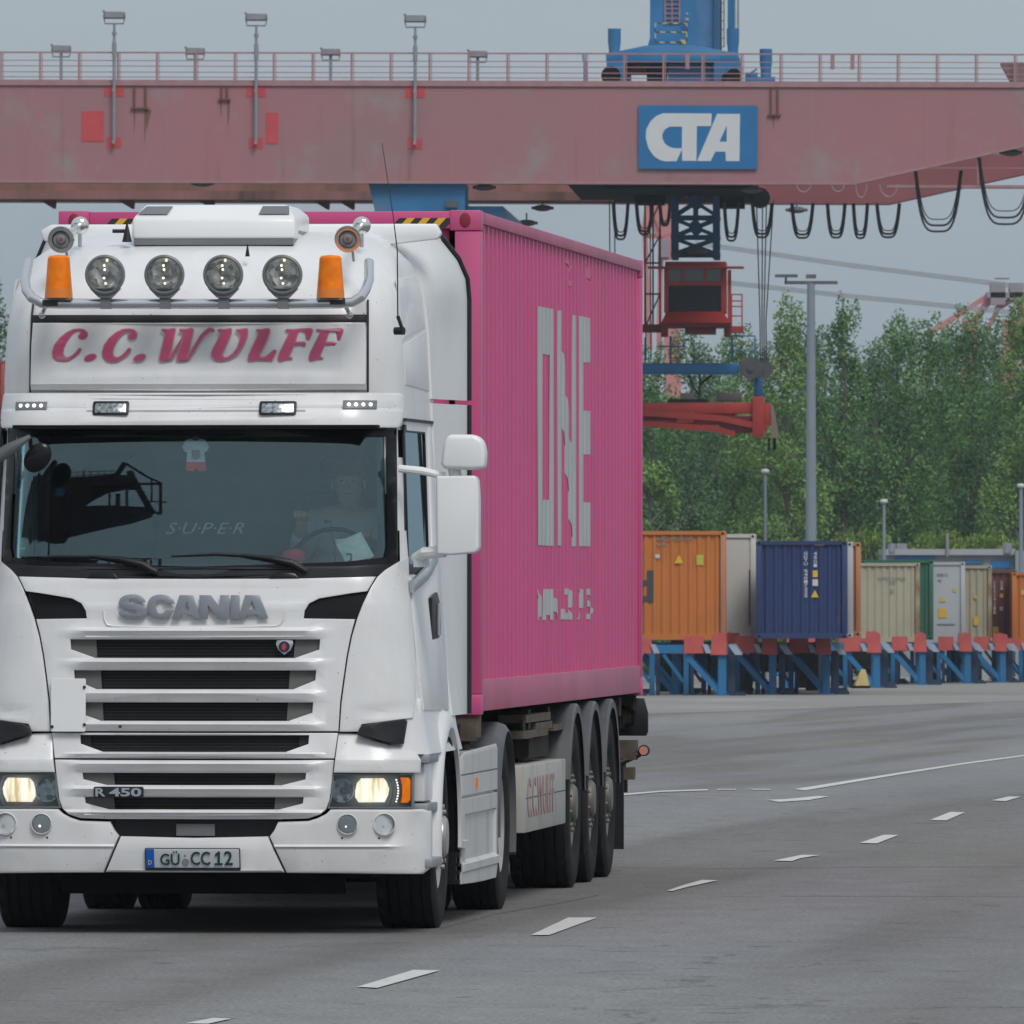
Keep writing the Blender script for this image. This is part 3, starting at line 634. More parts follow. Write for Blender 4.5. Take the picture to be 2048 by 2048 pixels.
mb = MB(); mb.add([(x1+.002, .9, z0+.03), (x1+.002, 1.4, z0+.03), (x1-.004, 1.4, z1-.1), (x1-.004, .95, z1-.1)], [(0, 1, 2, 3)]); mb.build('side_vent', M['lampgrey'], ac)
p0, p1 = T.at(87, 449, 2.0), T.at(888, 449, 2.0)
mb = MB(); mb.prism([(p0[0]+.02, 3.82), (p0[0], 3.88), (p0[0]+.06, 3.915), (p1[0]-.03, 3.915), (p1[0], 3.86), (p1[0]-.02, 3.83), (p1[0]-.28, 3.80), (p0[0]+.3, 3.82)], 1.85, 1.93)
mb.build('roof_air_deflector', M['white2'], truck, bevel=.012)
bar_px = [(57, 523), (50, 560), (53, 580), (64, 596), (84, 606), (110, 607), (397, 607.5), (680, 607), (705, 604), (722, 594), (731, 580), (738, 560), (738, 524)]
mb = MB(); mb.tube([T.at(x, y, -.06+(.30 if k in (0, 12) else .16 if k in (1, 11) else .05 if k in (2, 10) else 0)) for k, (x, y) in enumerate(bar_px)], .0275, 14)
lbar = mb.build('light_bar', M['tube'], truck)
mb = MB()
for x in (84, 699): p = T.at(x, 628, .08); mb.tube([T.at(x+(8 if x < 300 else -8), 612, -.03), p], .012, 8); mb.sph(T.at(x, 630, .02), .02, 8)
mb.build('bracket', M['silver'], lbar)
mb = MB()
for x, y in ((100, 606), (675, 603)): p = T.at(x, y, -.09); mb.box((p[0]-.042, p[1]-.004, p[2]-.017), (p[0]+.042, p[1]+.004, p[2]+.017))
mb.build('maker_plate', M['hblack'], lbar)
for x in (211, 329.6, 447.2, 565.5):
    c_ = Vector(T.at(x, 549.6, -.10)); r = .109
    mb = MB(); mb.lathe([(-.03, r*.84), (-.04, r*.90), (-.035, r), (.0, r*1.0), (.06, r*.8), (.10, r*.4), (.11, .001)], c_, 'Y', 36)
    mb.prism([(c_.x-.085, c_.z-.075), (c_.x+.085, c_.z-.075), (c_.x+.035, c_.z-.125), (c_.x-.035, c_.z-.125)], c_.y-.025, c_.y+.03)
    mb.box((c_.x-.028, c_.y-.01, c_.z-.185), (c_.x+.028, c_.y+.07, c_.z-.12)); sl = mb.build('spotlight', M['lampgrey'], truck)
    mb = MB(); mb.lathe([(.075, .001), (.07, .025), (.045, .06), (.0, .085), (-.03, r*.86)], c_, 'Y', 32); mb.build('reflector', M['facet2'], sl)
    mb = MB()
    mb.lathe([(.0, .016), (.03, .016), (.06, .02)], c_+Vector((0, 0, 0)), 'Y', 10)
    mb.build('bulb_shield', M['chrome'], sl)
    mb = MB()
    for dx, dz in ((.010, .078), (-.006, .050), (-.003, .028), (-.007, -.018), (.002, -.047)): mb.sph(c_+Vector((dx, -.012, dz)), .0072, 6)
    mb.build('filament', M['bulb'], sl)
    mb = MB(); mb.lathe([(-.032, r*.86), (-.045, r*.5), (-.05, .001)], c_, 'Y', 32); mb.build('lens', M['lens'], sl)
for x in (117.5, 661):
    c_ = Vector(T.at(x, 560, -.07)); mb = MB()
    mb.lathe([(-.052, .001), (-.052, .073), (.12, .060), (.132, .05), (.137, .001)], c_, 'Z', 28); be = mb.build('beacon', M['amber'], truck)
    mb = MB(); mb.lathe([(-.098, .001), (-.098, .077), (-.05, .074), (-.05, .001)], c_, 'Z', 28); mb.build('base', M['amberdark'], be)
    mb = MB(); mb.cyl(c_+Vector((0, 0, .02)), .03, .11, 'Z', 12); mb.build('rotating_reflector', M['amberdark'], be)
    mb = MB(); mb.box(tuple(c_+Vector((-.07, -.05, -.11))), tuple(c_+Vector((.07, .05, -.098)))); mb.build('mount', M['lampgrey'], be)
for (xf, yf, xb, yb) in ((122.5, 479, 160, 451), (696, 478, 723.5, 451)):
    f_, g_ = Vector(T.at(xf, yf, .20)), Vector(T.at(xb, yb, .75))
    mb = MB(); d = (g_-f_)
    prof = [(-.01, .050), (-.012, .073), (.0, .075), (.03, .055), (.09, .035), (.2, .022), (d.length, .018)]
    mb.lathe([(t, r) for t, r in prof], (0, 0, 0), 'Y', 28)
    q = Vector((0, 1, 0)).rotation_difference(d.normalized())
    for v in mb.bm.verts: v.co = q @ v.co+f_
    hn = mb.build('air_horn', M['chrome'], truck)
    mb = MB(); mb.lathe([(-.02, .001), (-.02, .018), (.0, .03), (.004, .045), (.01, .05)], f_, 'Y', 24); mb.build('horn_centre', M['galv'], hn)
    mb = MB(); mb.lathe([(-.024, .001), (-.022, .014), (-.018, .014)], f_, 'Y', 12); mb.build('horn_emblem', M['hornred'], hn)
    mb = MB(); mb.sph(g_, .05, 14, (1, .6, 1)); mb.build('horn_compressor', M['chrome'], hn)
    mb = MB(); mb.tube([f_+Vector((.01, .1, 0)), f_+Vector((.02, .12, -.12))], .008, 6); mb.tube([g_, g_+Vector((0, 0, -.12))], .012, 6); mb.build('stalk', M['silver'], hn)
mb = MB(); p = Vector(T.at(254, 484, .7)); mb.tube([p, p+Vector((0, 0, .10))], [.028, .005], 10); mb.tube([p+Vector((-.08, 0, .06)), p+Vector((0, 0, .06))], .012, 6); mb.build('roof_aerial', M['black'], truck)
mb = MB(); p = Vector(T.at(495, 513, .45)); mb.tube([p, p+Vector((0, 0, .07))], [.013, .002], 8); mb.build('roof_aerial', M['black'], truck)
mb = MB(); p = Vector(T.side(790, 662, 1.11)); q0 = Vector(T.at(795.5, 632, p.y-.02))
mb.tube([p, p+Vector((.05, -.02, .0))], .022, 10); mb.tube([p+Vector((.045, -.02, .0)), q0], .01, 8); ae = mb.build('whip_aerial', M['black'], truck)
mb = MB(); mb.tube([q0, T.at(794.5, 500, q0.y), T.at(786, 430, q0.y), T.at(764, 286, q0.y+.05)], [.0042, .0036, .003, .002], 5); mb.build('whip', M['cable'], ae)
# ---- mirrors
for sgn in (1, -1):
    A = lambda x, y, s_: (lambda p: (p[0]*sgn, p[1], p[2]))(T.at(x, y, s_))
    def house(name, px, s0, s1, bev):
        pts = [A(x, y, s0) for x, y in px]; mb = MB(); mb.prism([(p[0], p[2]) for p in pts], s0, s1); return mb.build(name, M['white2'], truck, bevel=bev, seg=4)
    mh = house('mirror', [(872, 952), (951, 951), (955, 962), (957, 1000), (957, 1098), (950, 1106), (905, 1110), (873, 1109)], .20, .36, .028)
    mw = house('mirror', [(895, 869), (950, 869), (966, 882), (970, 905), (969, 938), (945, 940), (884, 938), (882, 925), (887, 885)], .18, .36, .026)
    mb = MB(); a2, b2 = A(878, 1105, .37), A(951, 955, .37); mb.box((min(a2[0], b2[0]), .362, a2[2]), (max(a2[0], b2[0]), .37, b2[2])); mb.build('mirror_glass', M['chrome'], mh)
    mb = MB(); mb.tube([A(912, 956, .27), A(908, 936, .27)], .034, 12); mb.build('mirror_neck', M['white2'], mw)
    mb = MB(); mb.tube([A(798, 937, .25), A(845, 942, .25), A(890, 952, .27)], [.022, .023, .02], 10); mb.build('mirror_arm', M['white2'], truck)
    mb = MB(); mb.tube([A(832, 1116, .42), A(850, 1106, .32), A(890, 1104, .27)], [.03, .034, .03], 10); mb.cyl(A(843, 1125, .40), .045, .05, 'Z', 16); mb.build('mirror_arm', M['white2'], truck)
# front mirror over the windscreen corner
mb = MB(); mb.tube([T.at(-22, 925, -.12), T.at(20, 898, -.14), T.at(60, 873, -.10)], [.035, .035, .012], 10); fm = mb.build('front_mirror', M['fender'], truck)
p = Vector(T.at(75, 915, -.06)); mb = MB(); mb.sph((0, 0, 0), .08, 16, (.85, .3, 1.12))
for v in mb.bm.verts: v.co = Matrix.Rotation(R(38), 3, 'Y') @ v.co+p
mb.tube([T.at(60, 876, -.1), T.at(62, 895, -.07)], .012, 8); mb.build('mirror_housing', M['blackgloss'], fm)
# ---- cab side
SW = lambda px, py, l=1.13: T.side(px, py, l)
def sidepanel(name, pts, l0, l1, m, parent=truck, bev=.006, fn=None):
    """solid panel in a plane of constant width l (both sides of the cab)"""
    r = None
    for sgn in (1, -1):
        bm = flat([[(p[1], p[2]) for p in pts] if not isinstance(pts[0], list) else [(p[1], p[2]) for p in pts[0]]]+([[(p[1], p[2]) for p in h] for h in pts[1:]] if isinstance(pts[0], list) else []), abs(l1-l0), bev)
        for v in bm.verts:
            s_, z, t = v.co; l = (l0+l1)/2+t+(fn(s_, z) if fn else 0); v.co = (l*sgn, s_, z)
        o = finish(bm, name, m, parent)
        if sgn == 1: r = o
    return r
YZ = lambda lst: [(0, s_, z) for s_, z in lst]
def wl(s_, z): return interp(WTAB, z)-1.14
glassp = YZ([(.44, 2.06), (.44, 2.72), (.47, 2.75), (1.60, 2.75), (1.64, 2.70), (1.64, 1.98), (1.0, 1.96), (.42, 1.98)])
sidepanel('door_window', glassp, 1.125, 1.131, M['sideglass'], bev=0, fn=wl)
sidepanel('window_seal', [YZ([(.43, 1.96), (.43, 2.74), (.46, 2.78), (1.64, 2.78), (1.70, 2.74), (1.70, 1.95)]), YZ([(.445, 2.02), (.445, 2.70), (.47, 2.74), (1.58, 2.74), (1.62, 2.70), (1.62, 2.0)])], 1.128, 1.139, M['black'], bev=.002, fn=wl)
sidepanel('window_curtain', YZ([(1.02, 1.98), (1.02, 2.78), (1.66, 2.78), (1.66, 1.98)]), 1.06, 1.08, mat('blue_curtain', (.01, .05, .13), .8, var=.7, vscale=18), bev=0)
door = sidepanel('door', YZ([(.40, 1.22), (.38, 1.4), (.40, 1.95), (.46, 1.96), (1.70, 1.95), (1.74, 2.05), (1.74, 2.78), (1.90, 2.78), (1.90, 1.26), (1.80, 1.20)]), 1.135, 1.15, M['white'], bev=.004, fn=lambda s_, z: wl(s_, z))
hp = T.side(878, 1245, 1.19)
sidepanel('door_handle', YZ([(hp[1]-.35, 1.55), (hp[1]-.35, 1.83), (hp[1]-.02, 1.86), (hp[1]+.12, 1.80), (hp[1]+.12, 1.62), (hp[1]-.02, 1.55)]), 1.165, 1.185, M['black'], bev=.006)
sidepanel('handle_grip', YZ([(hp[1]-.1, 1.62), (hp[1]-.1, 1.80), (hp[1]-.03, 1.80), (hp[1]-.03, 1.62)]), 1.185, 1.205, M['silver'], bev=.004)
sidepanel('door_mark', YZ([(1.1, 1.17), (1.1, 1.185), (1.6, 1.185), (1.6, 1.17)]), 1.216, 1.219, M['lampgrey'], bev=0)
sidepanel('window_lower_moulding', YZ([(.36, 1.86), (.36, 1.93), (1.2, 2.0), (1.75, 2.12), (1.75, 2.02), (1.2, 1.93)]), 1.145, 1.175, M['silver'], bev=.006)
# upper side panels (pressed lines)
sidepanel('upper_side_panel', YZ([(.55, 3.0), (.55, 3.22), (1.92, 3.32), (1.95, 2.98)]), 1.098, 1.104, M['white'], bev=.004, fn=lambda s_, z: interp(WTAB, z)-1.10)
sidepanel('upper_side_panel', YZ([(.55, 3.25), (.60, 3.58), (1.80, 3.62), (1.92, 3.34)]), 1.098, 1.102, M['white'], bev=.004, fn=lambda s_, z: interp(WTAB, z)-1.10)
mb = MB()
for sgn in (1, -1): mb.box((min(sgn*1.10, sgn*1.125), .40, 2.80), (max(sgn*1.10, sgn*1.125), 2.2, 2.815))
mb.build('gutter', M['seam'], truck)
# side air deflectors behind the cab: curved sheets flaring outward
for sgn in (1, -1):
    for z0, z1 in ((1.17, 2.915), (2.94, 3.855)):
        bm = bmesh.new(); ring = []
        zs = [z0+(z1-z0)*i/8 for i in range(9)]
        for z in zs:
            k = max(0, (z-3.55)/.31); s1 = 2.86-.35*k**2.2; W = interp(WTAB, z); row = []
            top_in = .10*k**2
            for j in range(7):
                u = j/6; s_ = 2.0+(s1-2.0)*u; W0 = W if z < 3.3 else 1.09-.05*k*k; kk = min(1, max(0, (z-3.3)/.3)); l = W+.012+(1.225-.13*k*k-W)*(u**(1.3-.75*kk))
                row.append((l*sgn, s_, z))
            inner = [(l-sgn*.03, s_, z_) for l, s_, z_ in reversed(row)]
            ring.append([bm.verts.new(p) for p in row+inner])
        n = len(ring[0])
        for a2, b2 in zip(ring, ring[1:]):
            for k_ in range(n): bm.faces.new((a2[k_], a2[(k_+1) % n], b2[(k_+1) % n], b2[k_]))
        bm.faces.new(ring[0][::-1]); bm.faces.new(ring[-1])
        fa = finish(bm, 'side_air_deflector', M['white'], truck, 50)
        mb = MB(); pts = []
        for z in zs:
            k = max(0, (z-3.55)/.31); pts.append((sgn*(1.232-.13*k*k), 2.87-.35*k**2.2, z))
        mb.tube([(x, y+.02, z) for x, y, z in pts], .028, 8); mb.build('rubber_edge', M['black'], fa)
# closing back wall between deflectors and roof end (dark gap)
# ---- front wheel arches, steps, side skirts
def arch(sgn, cs, r_in, r_out, l0, l1, m, name, a0=-12, a1=192, zc=.52, drop=True):
    bm = bmesh.new(); rows = []
    n = 22
    for i in range(n+1):
        an = R(a0+(a1-a0)*i/n); c_, s_ = math.cos(an), math.sin(an)
        rows.append([bm.verts.new((sgn*l, cs-c_*r, zc+s_*r)) for l, r in ((l1, r_in), (l1, r_out-.05), (l1-.025, r_out-.015), (l1-.07, r_out), (l0, r_out), (l0, r_in))])
    for a2, b2 in zip(rows, rows[1:]):
        for k in range(6): bm.faces.new((a2[k], a2[(k+1) % 6], b2[(k+1) % 6], b2[k]))
    bm.faces.new(rows[0]); bm.faces.new(rows[-1][::-1])
    return finish(bm, name, m, truck, 40)
for sgn in (1, -1):
    arch(sgn, 1.46, .595, .70, 1.02, 1.278, M['white'], 'wheel_arch', -12, 188, .515)
    arch(sgn, 1.46, .555, .582, .80, 1.262, M['dark'], 'arch_liner', -12, 190, .505)
    # corner body between bumper and arch, boarding steps
    mb = MB()
    for z0, z1, l1 in ((.98, 1.28, 1.215), (.72, .93, 1.235), (.42, .66, 1.235)):
        mb.box((min(sgn*1.0, sgn*l1), .30, z0), (max(sgn*1.0, sgn*l1), .78, z1))
    mb.build('entry_side', M['white'], truck, bevel=.012)
    mb = MB()
    for z0, z1, l1 in ((.93, .98, 1.265), (.66, .71, 1.26), (.36, .41, 1.285)):
        mb.box((min(sgn*1.0, sgn*l1), .24, z0), (max(sgn*1.0, sgn*l1), .80, z1))
    mb.build('entry_step', M['galv'], truck, bevel=.006)
    mb = MB(); mb.box((min(sgn*.8, sgn*1.2), .8, 1.0), (max(sgn*.8, sgn*1.2), 2.2, 1.3)); mb.build('inner_wheel_arch', M['dark'], truck)
    mb = MB(); mb.box((min(sgn*.9, sgn*1.15), 2.22, 1.12), (max(sgn*.9, sgn*1.15), 2.27, 1.36)); mb.build('sill', M['white'], truck, bevel=.01)
    # side skirt of the tractor
    A = lambda x, y, l=1.24: T.side(x, y, l)
    prof = [(2.50, .215), (2.50, .50), (2.42, .68), (2.44, .93), (2.72, .955), (4.72, .975), (4.80, .95), (4.80, .26), (4.70, .20), (3.9, .20), (3.2, .205)]
    def sk(s_, z): return -.02 if .695 < z < .71 or .825 < z < .832 else (-.018 if z < .60 and z > .34 and 2.7 < s_ < 4.7 else 0)+(.010 if .28 < z < .33 else 0)
    bm = flat([prof], .014, .003); cut(bm, [2.69, 2.71, 4.69, 4.71], [.275, .285, .325, .335, .345, .595, .605, .69, .698, .705, .712, .822, .826, .830, .834])
    for v in bm.verts: s_, z, t = v.co; v.co = (sgn*(1.233+t+sk(s_, z)), s_, z)
    sks = finish(bm, 'side_skirt', M['skirt'], truck)
    mb = MB(); mb.box((min(sgn*1.0, sgn*1.2), 2.44, .92), (max(sgn*1.0, sgn*1.2), 4.74, .945)); mb.build('skirt_top', M['skirt'], sks)
    mb = MB(); mb.box((min(sgn*1.24, sgn*1.247), 3.35, .735), (max(sgn*1.24, sgn*1.247), 3.44, .80)); mb.build('side_marker', M['amber'], sks)
    mb = MB(); mb.box((min(sgn*1.22, sgn*1.27), 2.45, .42), (max(sgn*1.22, sgn*1.27), 2.75, .46)); mb.build('step', M['skirt'], sks)
    # rubber flap with frayed edge behind the front wheel
    mb = MB(); mb.box((min(sgn*.9, sgn*1.225), 2.30, .22), (max(sgn*.9, sgn*1.225), 2.34, .66))
    for k in range(9): mb.box((min(sgn*1.225, sgn*1.245), 2.30, .22+k*.05), (max(sgn*1.225, sgn*1.245), 2.34, .245+k*.05))
    mb.build('mud_flap', M['black'], truck)
    arch(sgn, 5.36, .535, .59, .55, 1.255, M['fender'], 'rear_fender', -8, 200, .505)
    mb = MB(); mb.box((min(sgn*.55, sgn*1.235), 6.02, .30), (max(sgn*.55, sgn*1.235), 6.05, .8)); mb.build('mud_flap', M['black'], truck)
# ribbed top of the drive axle guard
mb = MB()
for k in range(4):
    for sgn in (1, -1): mb.bar((sgn*.62+sgn*k*.13, 4.93, .93), (sgn*.62+sgn*k*.13, 5.36, 1.10), .02, .02)
mb.build('fender_rib', M['fender'], truck)
# frame rails, tank, fifth wheel
mb = MB(); [mb.box((x-.04, .5, .72), (x+.04, 6.2, 1.0)) for x in (-.4, .4)]; mb.box((-1.1, 2.6, .5), (-.5, 4.6, 1.1)); mb.box((.5, 2.6, .5), (1.1, 4.6, 1.1)); mb.box((-.5, 4.9, 1.0), (.5, 5.8, 1.13)); mb.box((-1.0, 2.35, .98), (1.0, 2.5, 1.3))
mb.tube([(-1.0, 1.46, .50), (1.0, 1.46, .50)], .07, 10); mb.tube([(-1.0, 5.36, .50), (1.0, 5.36, .50)], .10, 10); mb.build('chassis', M['chassis'], truck)
mb = MB()
for k in range(6): mb.tube([(1.02-.05*k, 2.9+.2*k, 1.38), (1.0-.05*k, 3.0+.2*k, 1.50), (.9-.05*k, 3.3+.2*k, 1.46), (.8, 3.8, 1.2)], .014, 6)
mb.build('air_line', M['black'], truck)

# ---- wheels
def tyre_bm(w_, r, rr):
    mb = MB(); h = w_/2
    prof = [(-h*.80, rr), (-h*.98, rr+.05), (-h, r*.80), (-h*.97, r*.945), (-h*.88, r*.992)]
    g = [-.55, -.2, .2, .55]
    for q in g: prof += [(h*(q-.035), r), (h*(q-.03), r-.014), (h*(q+.03), r-.014), (h*(q+.035), r)]
    prof += [(h*.88, r*.992), (h*.97, r*.945), (h, r*.80), (h*.98, rr+.05), (h*.80, rr)]
    mb.lathe(prof, (0, 0, 0), 'X', 56); return mb
def rim_bm(w_, rr, deep, sgn):
    """outer face at +x side; deep = how far the disc sits inside (negative = bulging out)"""
    mb = MB(); h = w_/2
    mb.lathe([(-h*.8, rr), (h*.80, rr+.004), (h*.86, rr-.006), (h*.80, rr-.02), (h*.5, rr-.045), (h*.5-deep*.4, rr-.06)], (0, 0, 0), 'X', 48)
    # disc with ten hand holes
    n = 10; ro, ri = rr-.055, .155; xo, xi = h*.5-deep*.4, h*.6-deep
    bm = mb.bm
    for k in range(n):
        a0 = 2*math.pi*k/n; da = 2*math.pi/n
        def P(rad, a_, x): return bm.verts.new((x, rad*math.cos(a_), rad*math.sin(a_)))
        hx0, hx1 = a0+da*.26, a0+da*.74; r1, r2 = ri+(ro-ri)*.25, ri+(ro-ri)*.8
        X = lambda rad: xi+(xo-xi)*((rad-ri)/(ro-ri))
        A_ = [P(ro, a0, X(ro)), P(ro, hx0, X(ro)), P(ro, hx1, X(ro)), P(ro, a0+da, X(ro))]
        B_ = [P(r2, a0, X(r2)), P(r2, hx0, X(r2)), P(r2, hx1, X(r2)), P(r2, a0+da, X(r2))]
        C_ = [P(r1, a0, X(r1)), P(r1, hx0, X(r1)), P(r1, hx1, X(r1)), P(r1, a0+da, X(r1))]
        D_ = [P(ri, a0, X(ri)), P(ri, hx0, X(ri)), P(ri, hx1, X(ri)), P(ri, a0+da, X(ri))]
        for u_, v_, hole in ((A_, B_, 0), (B_, C_, 1), (C_, D_, 0)):
            for j in range(3):
                if hole and j == 1:
                    continue
                bm.faces.new((u_[j], u_[j+1], v_[j+1], v_[j]))
        E_ = [bm.verts.new(v.co+Vector((-.05, 0, 0))) for v in (B_[1], B_[2], C_[2], C_[1])]
        Q = (B_[1], B_[2], C_[2], C_[1])
        for j in range(4): bm.faces.new((Q[j], Q[(j+1) % 4], E_[(j+1) % 4], E_[j]))
    mb.lathe([(xi, ri), (xi+.012, ri-.01), (xi+.012, .12), (xi+.03, .115), (xi+.045, .095), (xi+.05, .001)], (0, 0, 0), 'X', 32)
    for k in range(10): an = 2*math.pi*(k+.5)/10; mb.cyl((xi+.015, (ri+.012)*math.cos(an), (ri+.012)*math.sin(an)), .014, .026, 'X', 6)
    return mb
def make_wheel(root, x, y, w_, r, rr, deep, rimm, name='wheel'):
    sgn = 1 if x > 0 else -1
    mb = tyre_bm(w_, r, rr)
    o = mb.build(name, M['rubber'], root, smooth=40)
    q = rim_bm(w_, rr, deep, sgn)
    for v in q.bm.verts: v.co.x *= sgn
    ri_ = q.build('rim', rimm, o, smooth=30)
    qq = MB(); qq.lathe([(-w_*.2, rr-.02), (-w_*.2, .001)], (0, 0, 0), 'X', 24)
    for v in qq.bm.verts: v.co.x *= sgn
    qq.build('brake_drum', M['dark'], o)
    o.location = (x, y, r-.01); return o
for sgn in (1, -1):
    wh = make_wheel(truck, sgn*1.055, 1.46, .33, .515, .295, -.055, M['rimsilver'])
    make_wheel(truck, sgn*1.085, 5.36, .28, .51, .29, .14, M['rimsilver']); make_wheel(truck, sgn*.765, 5.36, .28, .51, .29, .14, M['rim'])
# ---- cab interior
mb = MB(); W_ = 1.04
mb.box((-W_, .35, 1.40), (W_, 2.1, 1.44)); mb.box((-W_, 2.08, 1.44), (W_, 2.12, 3.3)); mb.box((-W_, .30, 2.80), (W_, 2.1, 2.83))
mb.build('cab_lining', mat('cab_lining_grey', (.22, .23, .24), .9, var=.2), truck)
mb = MB(); mb.prism([(.20, 1.9), (.24, 1.99), (.40, 2.02), (.62, 2.0), (.72, 1.9), (.70, 1.5), (.30, 1.45)], -W_, W_, 'X'); db = mb.build('dashboard', mat('dashboard_grey', (.07, .075, .08), .7), truck, bevel=.01)
mb = MB(); cx = .68
mb.bm = mb.bm; pts = [(cx+.23*math.cos(t*.2618), .78+.09*math.sin(t*.2618), 2.0+.21*math.sin(t*.2618)) for t in range(25)]
mb.tube(pts, .014, 8, False); mb.tube([(cx-.22, .78, 2.0), (cx+.22, .78, 2.0)], .016, 6); mb.tube([(cx, .78, 2.0), (cx, .66, 1.8)], .04, 8); mb.build('steering_wheel', M['black'], truck)
for sx_ in (-.62, .68):
    mb = MB(); mb.box((sx_-.25, .95, 1.72), (sx_+.25, 1.45, 1.86)); mb.box((sx_-.24, 1.42, 1.80), (sx_+.24, 1.56, 2.42)); mb.box((sx_-.14, 1.44, 2.44), (sx_+.14, 1.54, 2.62)); mb.build('seat', mat('seat_cloth', (.05, .06, .075), .9, var=.3), truck, bevel=.04, seg=3)
mb = MB(); mb.box((-.98, 1.75, 1.9), (.98, 2.05, 2.05)); mb.build('bunk', mat('bunk_cover', (.16, .17, .18), .9), truck, bevel=.04)
for sgn in (1, -1):
    mb = MB()
    for k in range(14): mb.tube([(sgn*1.0-.02*(k % 2)*sgn, .42+.035*k, 1.98), (sgn*1.0-.02*(k % 2)*sgn, .42+.035*k, 2.72)], .022, 6)
    mb.build('side_curtain', mat('teal_curtain', (.13, .17, .18), .9, var=.4, vscale=6), truck)
mb = MB(); mb.tube([on(662, 1048, .10), on(668, 1090, .10), on(672, 1140, .10)], .003, 5)
mb.sph(on(655, 1043, .10), .017, 10, (1.3, .6, .6)); mb.build('microphone_stalk', M['black'], truck)
# ---- things in the cab
def worldify(o, m=None):
    o.location = truck.location.copy(); o.rotation_euler = truck.rotation_euler.copy(); return o
def cabthing(name, label, cat, p):
    c_, s_ = math.cos(-TH), math.sin(-TH); loc = (truck.location.x+p[0]*c_-p[1]*s_, truck.location.y+p[0]*s_+p[1]*c_, p[2])
    return thing(name, loc, -TH, label, cat)
# little football kit hanging behind the glass
pk = Vector(on(391, 890, .06)); kit = cabthing('hanging_kit', 'tiny white shirt and red shorts hanging at the top of the windscreen', 'ornament', pk)
def kx(u, v): return ((u-391)/366, -(v-890)/366)
shirt = [kx(*p) for p in ((382, 877), (391, 882), (400, 877), (411, 880), (419, 895), (414, 903), (409, 905), (411, 924), (373, 924), (374, 905), (368, 903), (364, 893), (371, 880))]
short = [kx(*p) for p in ((372, 923.5), (411.5, 923.5), (413, 942), (396, 943), (392, 936), (388, 943), (371, 942))]
fabw = mat('kit_white_cloth', (.9, .92, .92), .8, emit=((.9, .95, 1), .0)); fabr = mat('kit_red_cloth', (.75, .06, .07), .8)
for nm, pl_, mm, y0 in (('shirt', shirt, fabw, 0), ('shorts', short, fabr, .002)):
    bm = flat([pl_], .012, .003)
    for v in bm.verts: x, z, t = v.co; v.co = (x, y0-t+.01*math.sin(x*60), z)
    q = finish(bm, nm, mm, kit)
    if nm == 'shirt':
        bm = flat([[kx(*p) for p in ((384, 900), (400, 900), (400, 915), (396, 919), (388, 919), (384, 915))]], .004, 0)
        for v in bm.verts: x, z, t = v.co; v.co = (x, -.012-t, z)
        finish(bm, 'crest', mat('kit_crest', (.38, .28, .33), .8), q)
mb = MB(); mb.tube([(0, 0, .03), (0, 0, .12)], .003, 5); mb.tube([(-.025, 0, .03), (0, 0, .045), (.025, 0, .03)], .003, 5); mb.build('hanger', M['plate'], kit)
# papers leaning on the glass
pp = Vector(on(707, 1098, .07)); pap = cabthing('paper_folder', 'pale green paper folder leaning inside the windscreen in front of the driver', 'papers', pp)
def kp(u, v): return ((u-707)/365, -(v-1098)/365)
fol = mat('pale_paper', (.62, .70, .64), .7, var=.08, vscale=20)
for j, pl_ in enumerate((((669, 1079), (690, 1077), (721, 1064), (748, 1112), (724, 1128), (692, 1131)), ((672, 1089), (718, 1070), (740, 1114), (694, 1129)))):
    bm = flat([[kp(*p) for p in pl_]], .003, 0)
    for v in bm.verts: x, z, t = v.co; v.co = (x, .010-.006*j-t-.12*z*0, z)
    finish(bm, 'cover' if j == 0 else 'sheet', fol if j == 0 else mat('paper_sheet', (.72, .80, .76), .7, var=.1, vscale=30), pap)
mb = MB(); mb.tube([(kp(693, 1108)[0], -.004, kp(0, 1107)[1]), (kp(703, 1108)[0], -.004, kp(0, 1108)[1]), (kp(702, 1118)[0], -.004, kp(0, 1120)[1]), (kp(693, 1124)[0], -.004, kp(0, 1125)[1])], .006, 6); mb.build('clip', M['lampgrey'], pap)
# red cap on the dashboard
pc = Vector(on(588, 1112, .12)); cap = cabthing('red_cap', 'red cloth cap lying on the dashboard beside the right wiper', 'cap', pc)
mb = MB(); mb.sph((0, 0, .0), .065, 14, (1, .8, .62)); o = mb.build('crown', fabr, cap); mb = MB(); mb.prism([(-.01, -.03), (.09, -.038), (.10, -.045), (-.01, -.042)], -.05, .03); mb.build('peak', fabr, cap)

# ---- driver
def skin_body(name, verts, edges, radii, m, parent, sub=2, root=0):
    me = bpy.data.meshes.new(name); me.from_pydata(verts, edges, []); o = bpy.data.objects.new(name, me); C.objects.link(o)
    sk_ = o.modifiers.new('s', 'SKIN'); sk_.use_smooth_shade = True
    for i, r in enumerate(radii): me.skin_vertices[0].data[i].radius = r if isinstance(r, tuple) else (r, r)
    me.skin_vertices[0].data[root].use_root = True
    su_ = o.modifiers.new('u', 'SUBSURF'); su_.levels = sub; su_.render_levels = sub
    bpy.context.view_layer.update()
    dg = bpy.context.evaluated_depsgraph_get(); m2 = bpy.data.meshes.new_from_object(o.evaluated_get(dg)); m2.name = name
    bpy.data.objects.remove(o); m2.materials.clear()
    return link(name, m2, m, parent, 180)
skinm = mat('skin', (.62, .39, .29), .55, var=.06); shirtm = mat('driver_pale_shirt', (.60, .64, .66), .9, var=.1); hairm = mat('short_hair', (.10, .075, .05), .8)
pe = cabthing('person', 'driver in a pale shirt behind the windscreen with one hand raised on the wheel', 'person', (.72, 1.22, 1.44)); DX, DY, DZ = .72, 1.22, 1.44
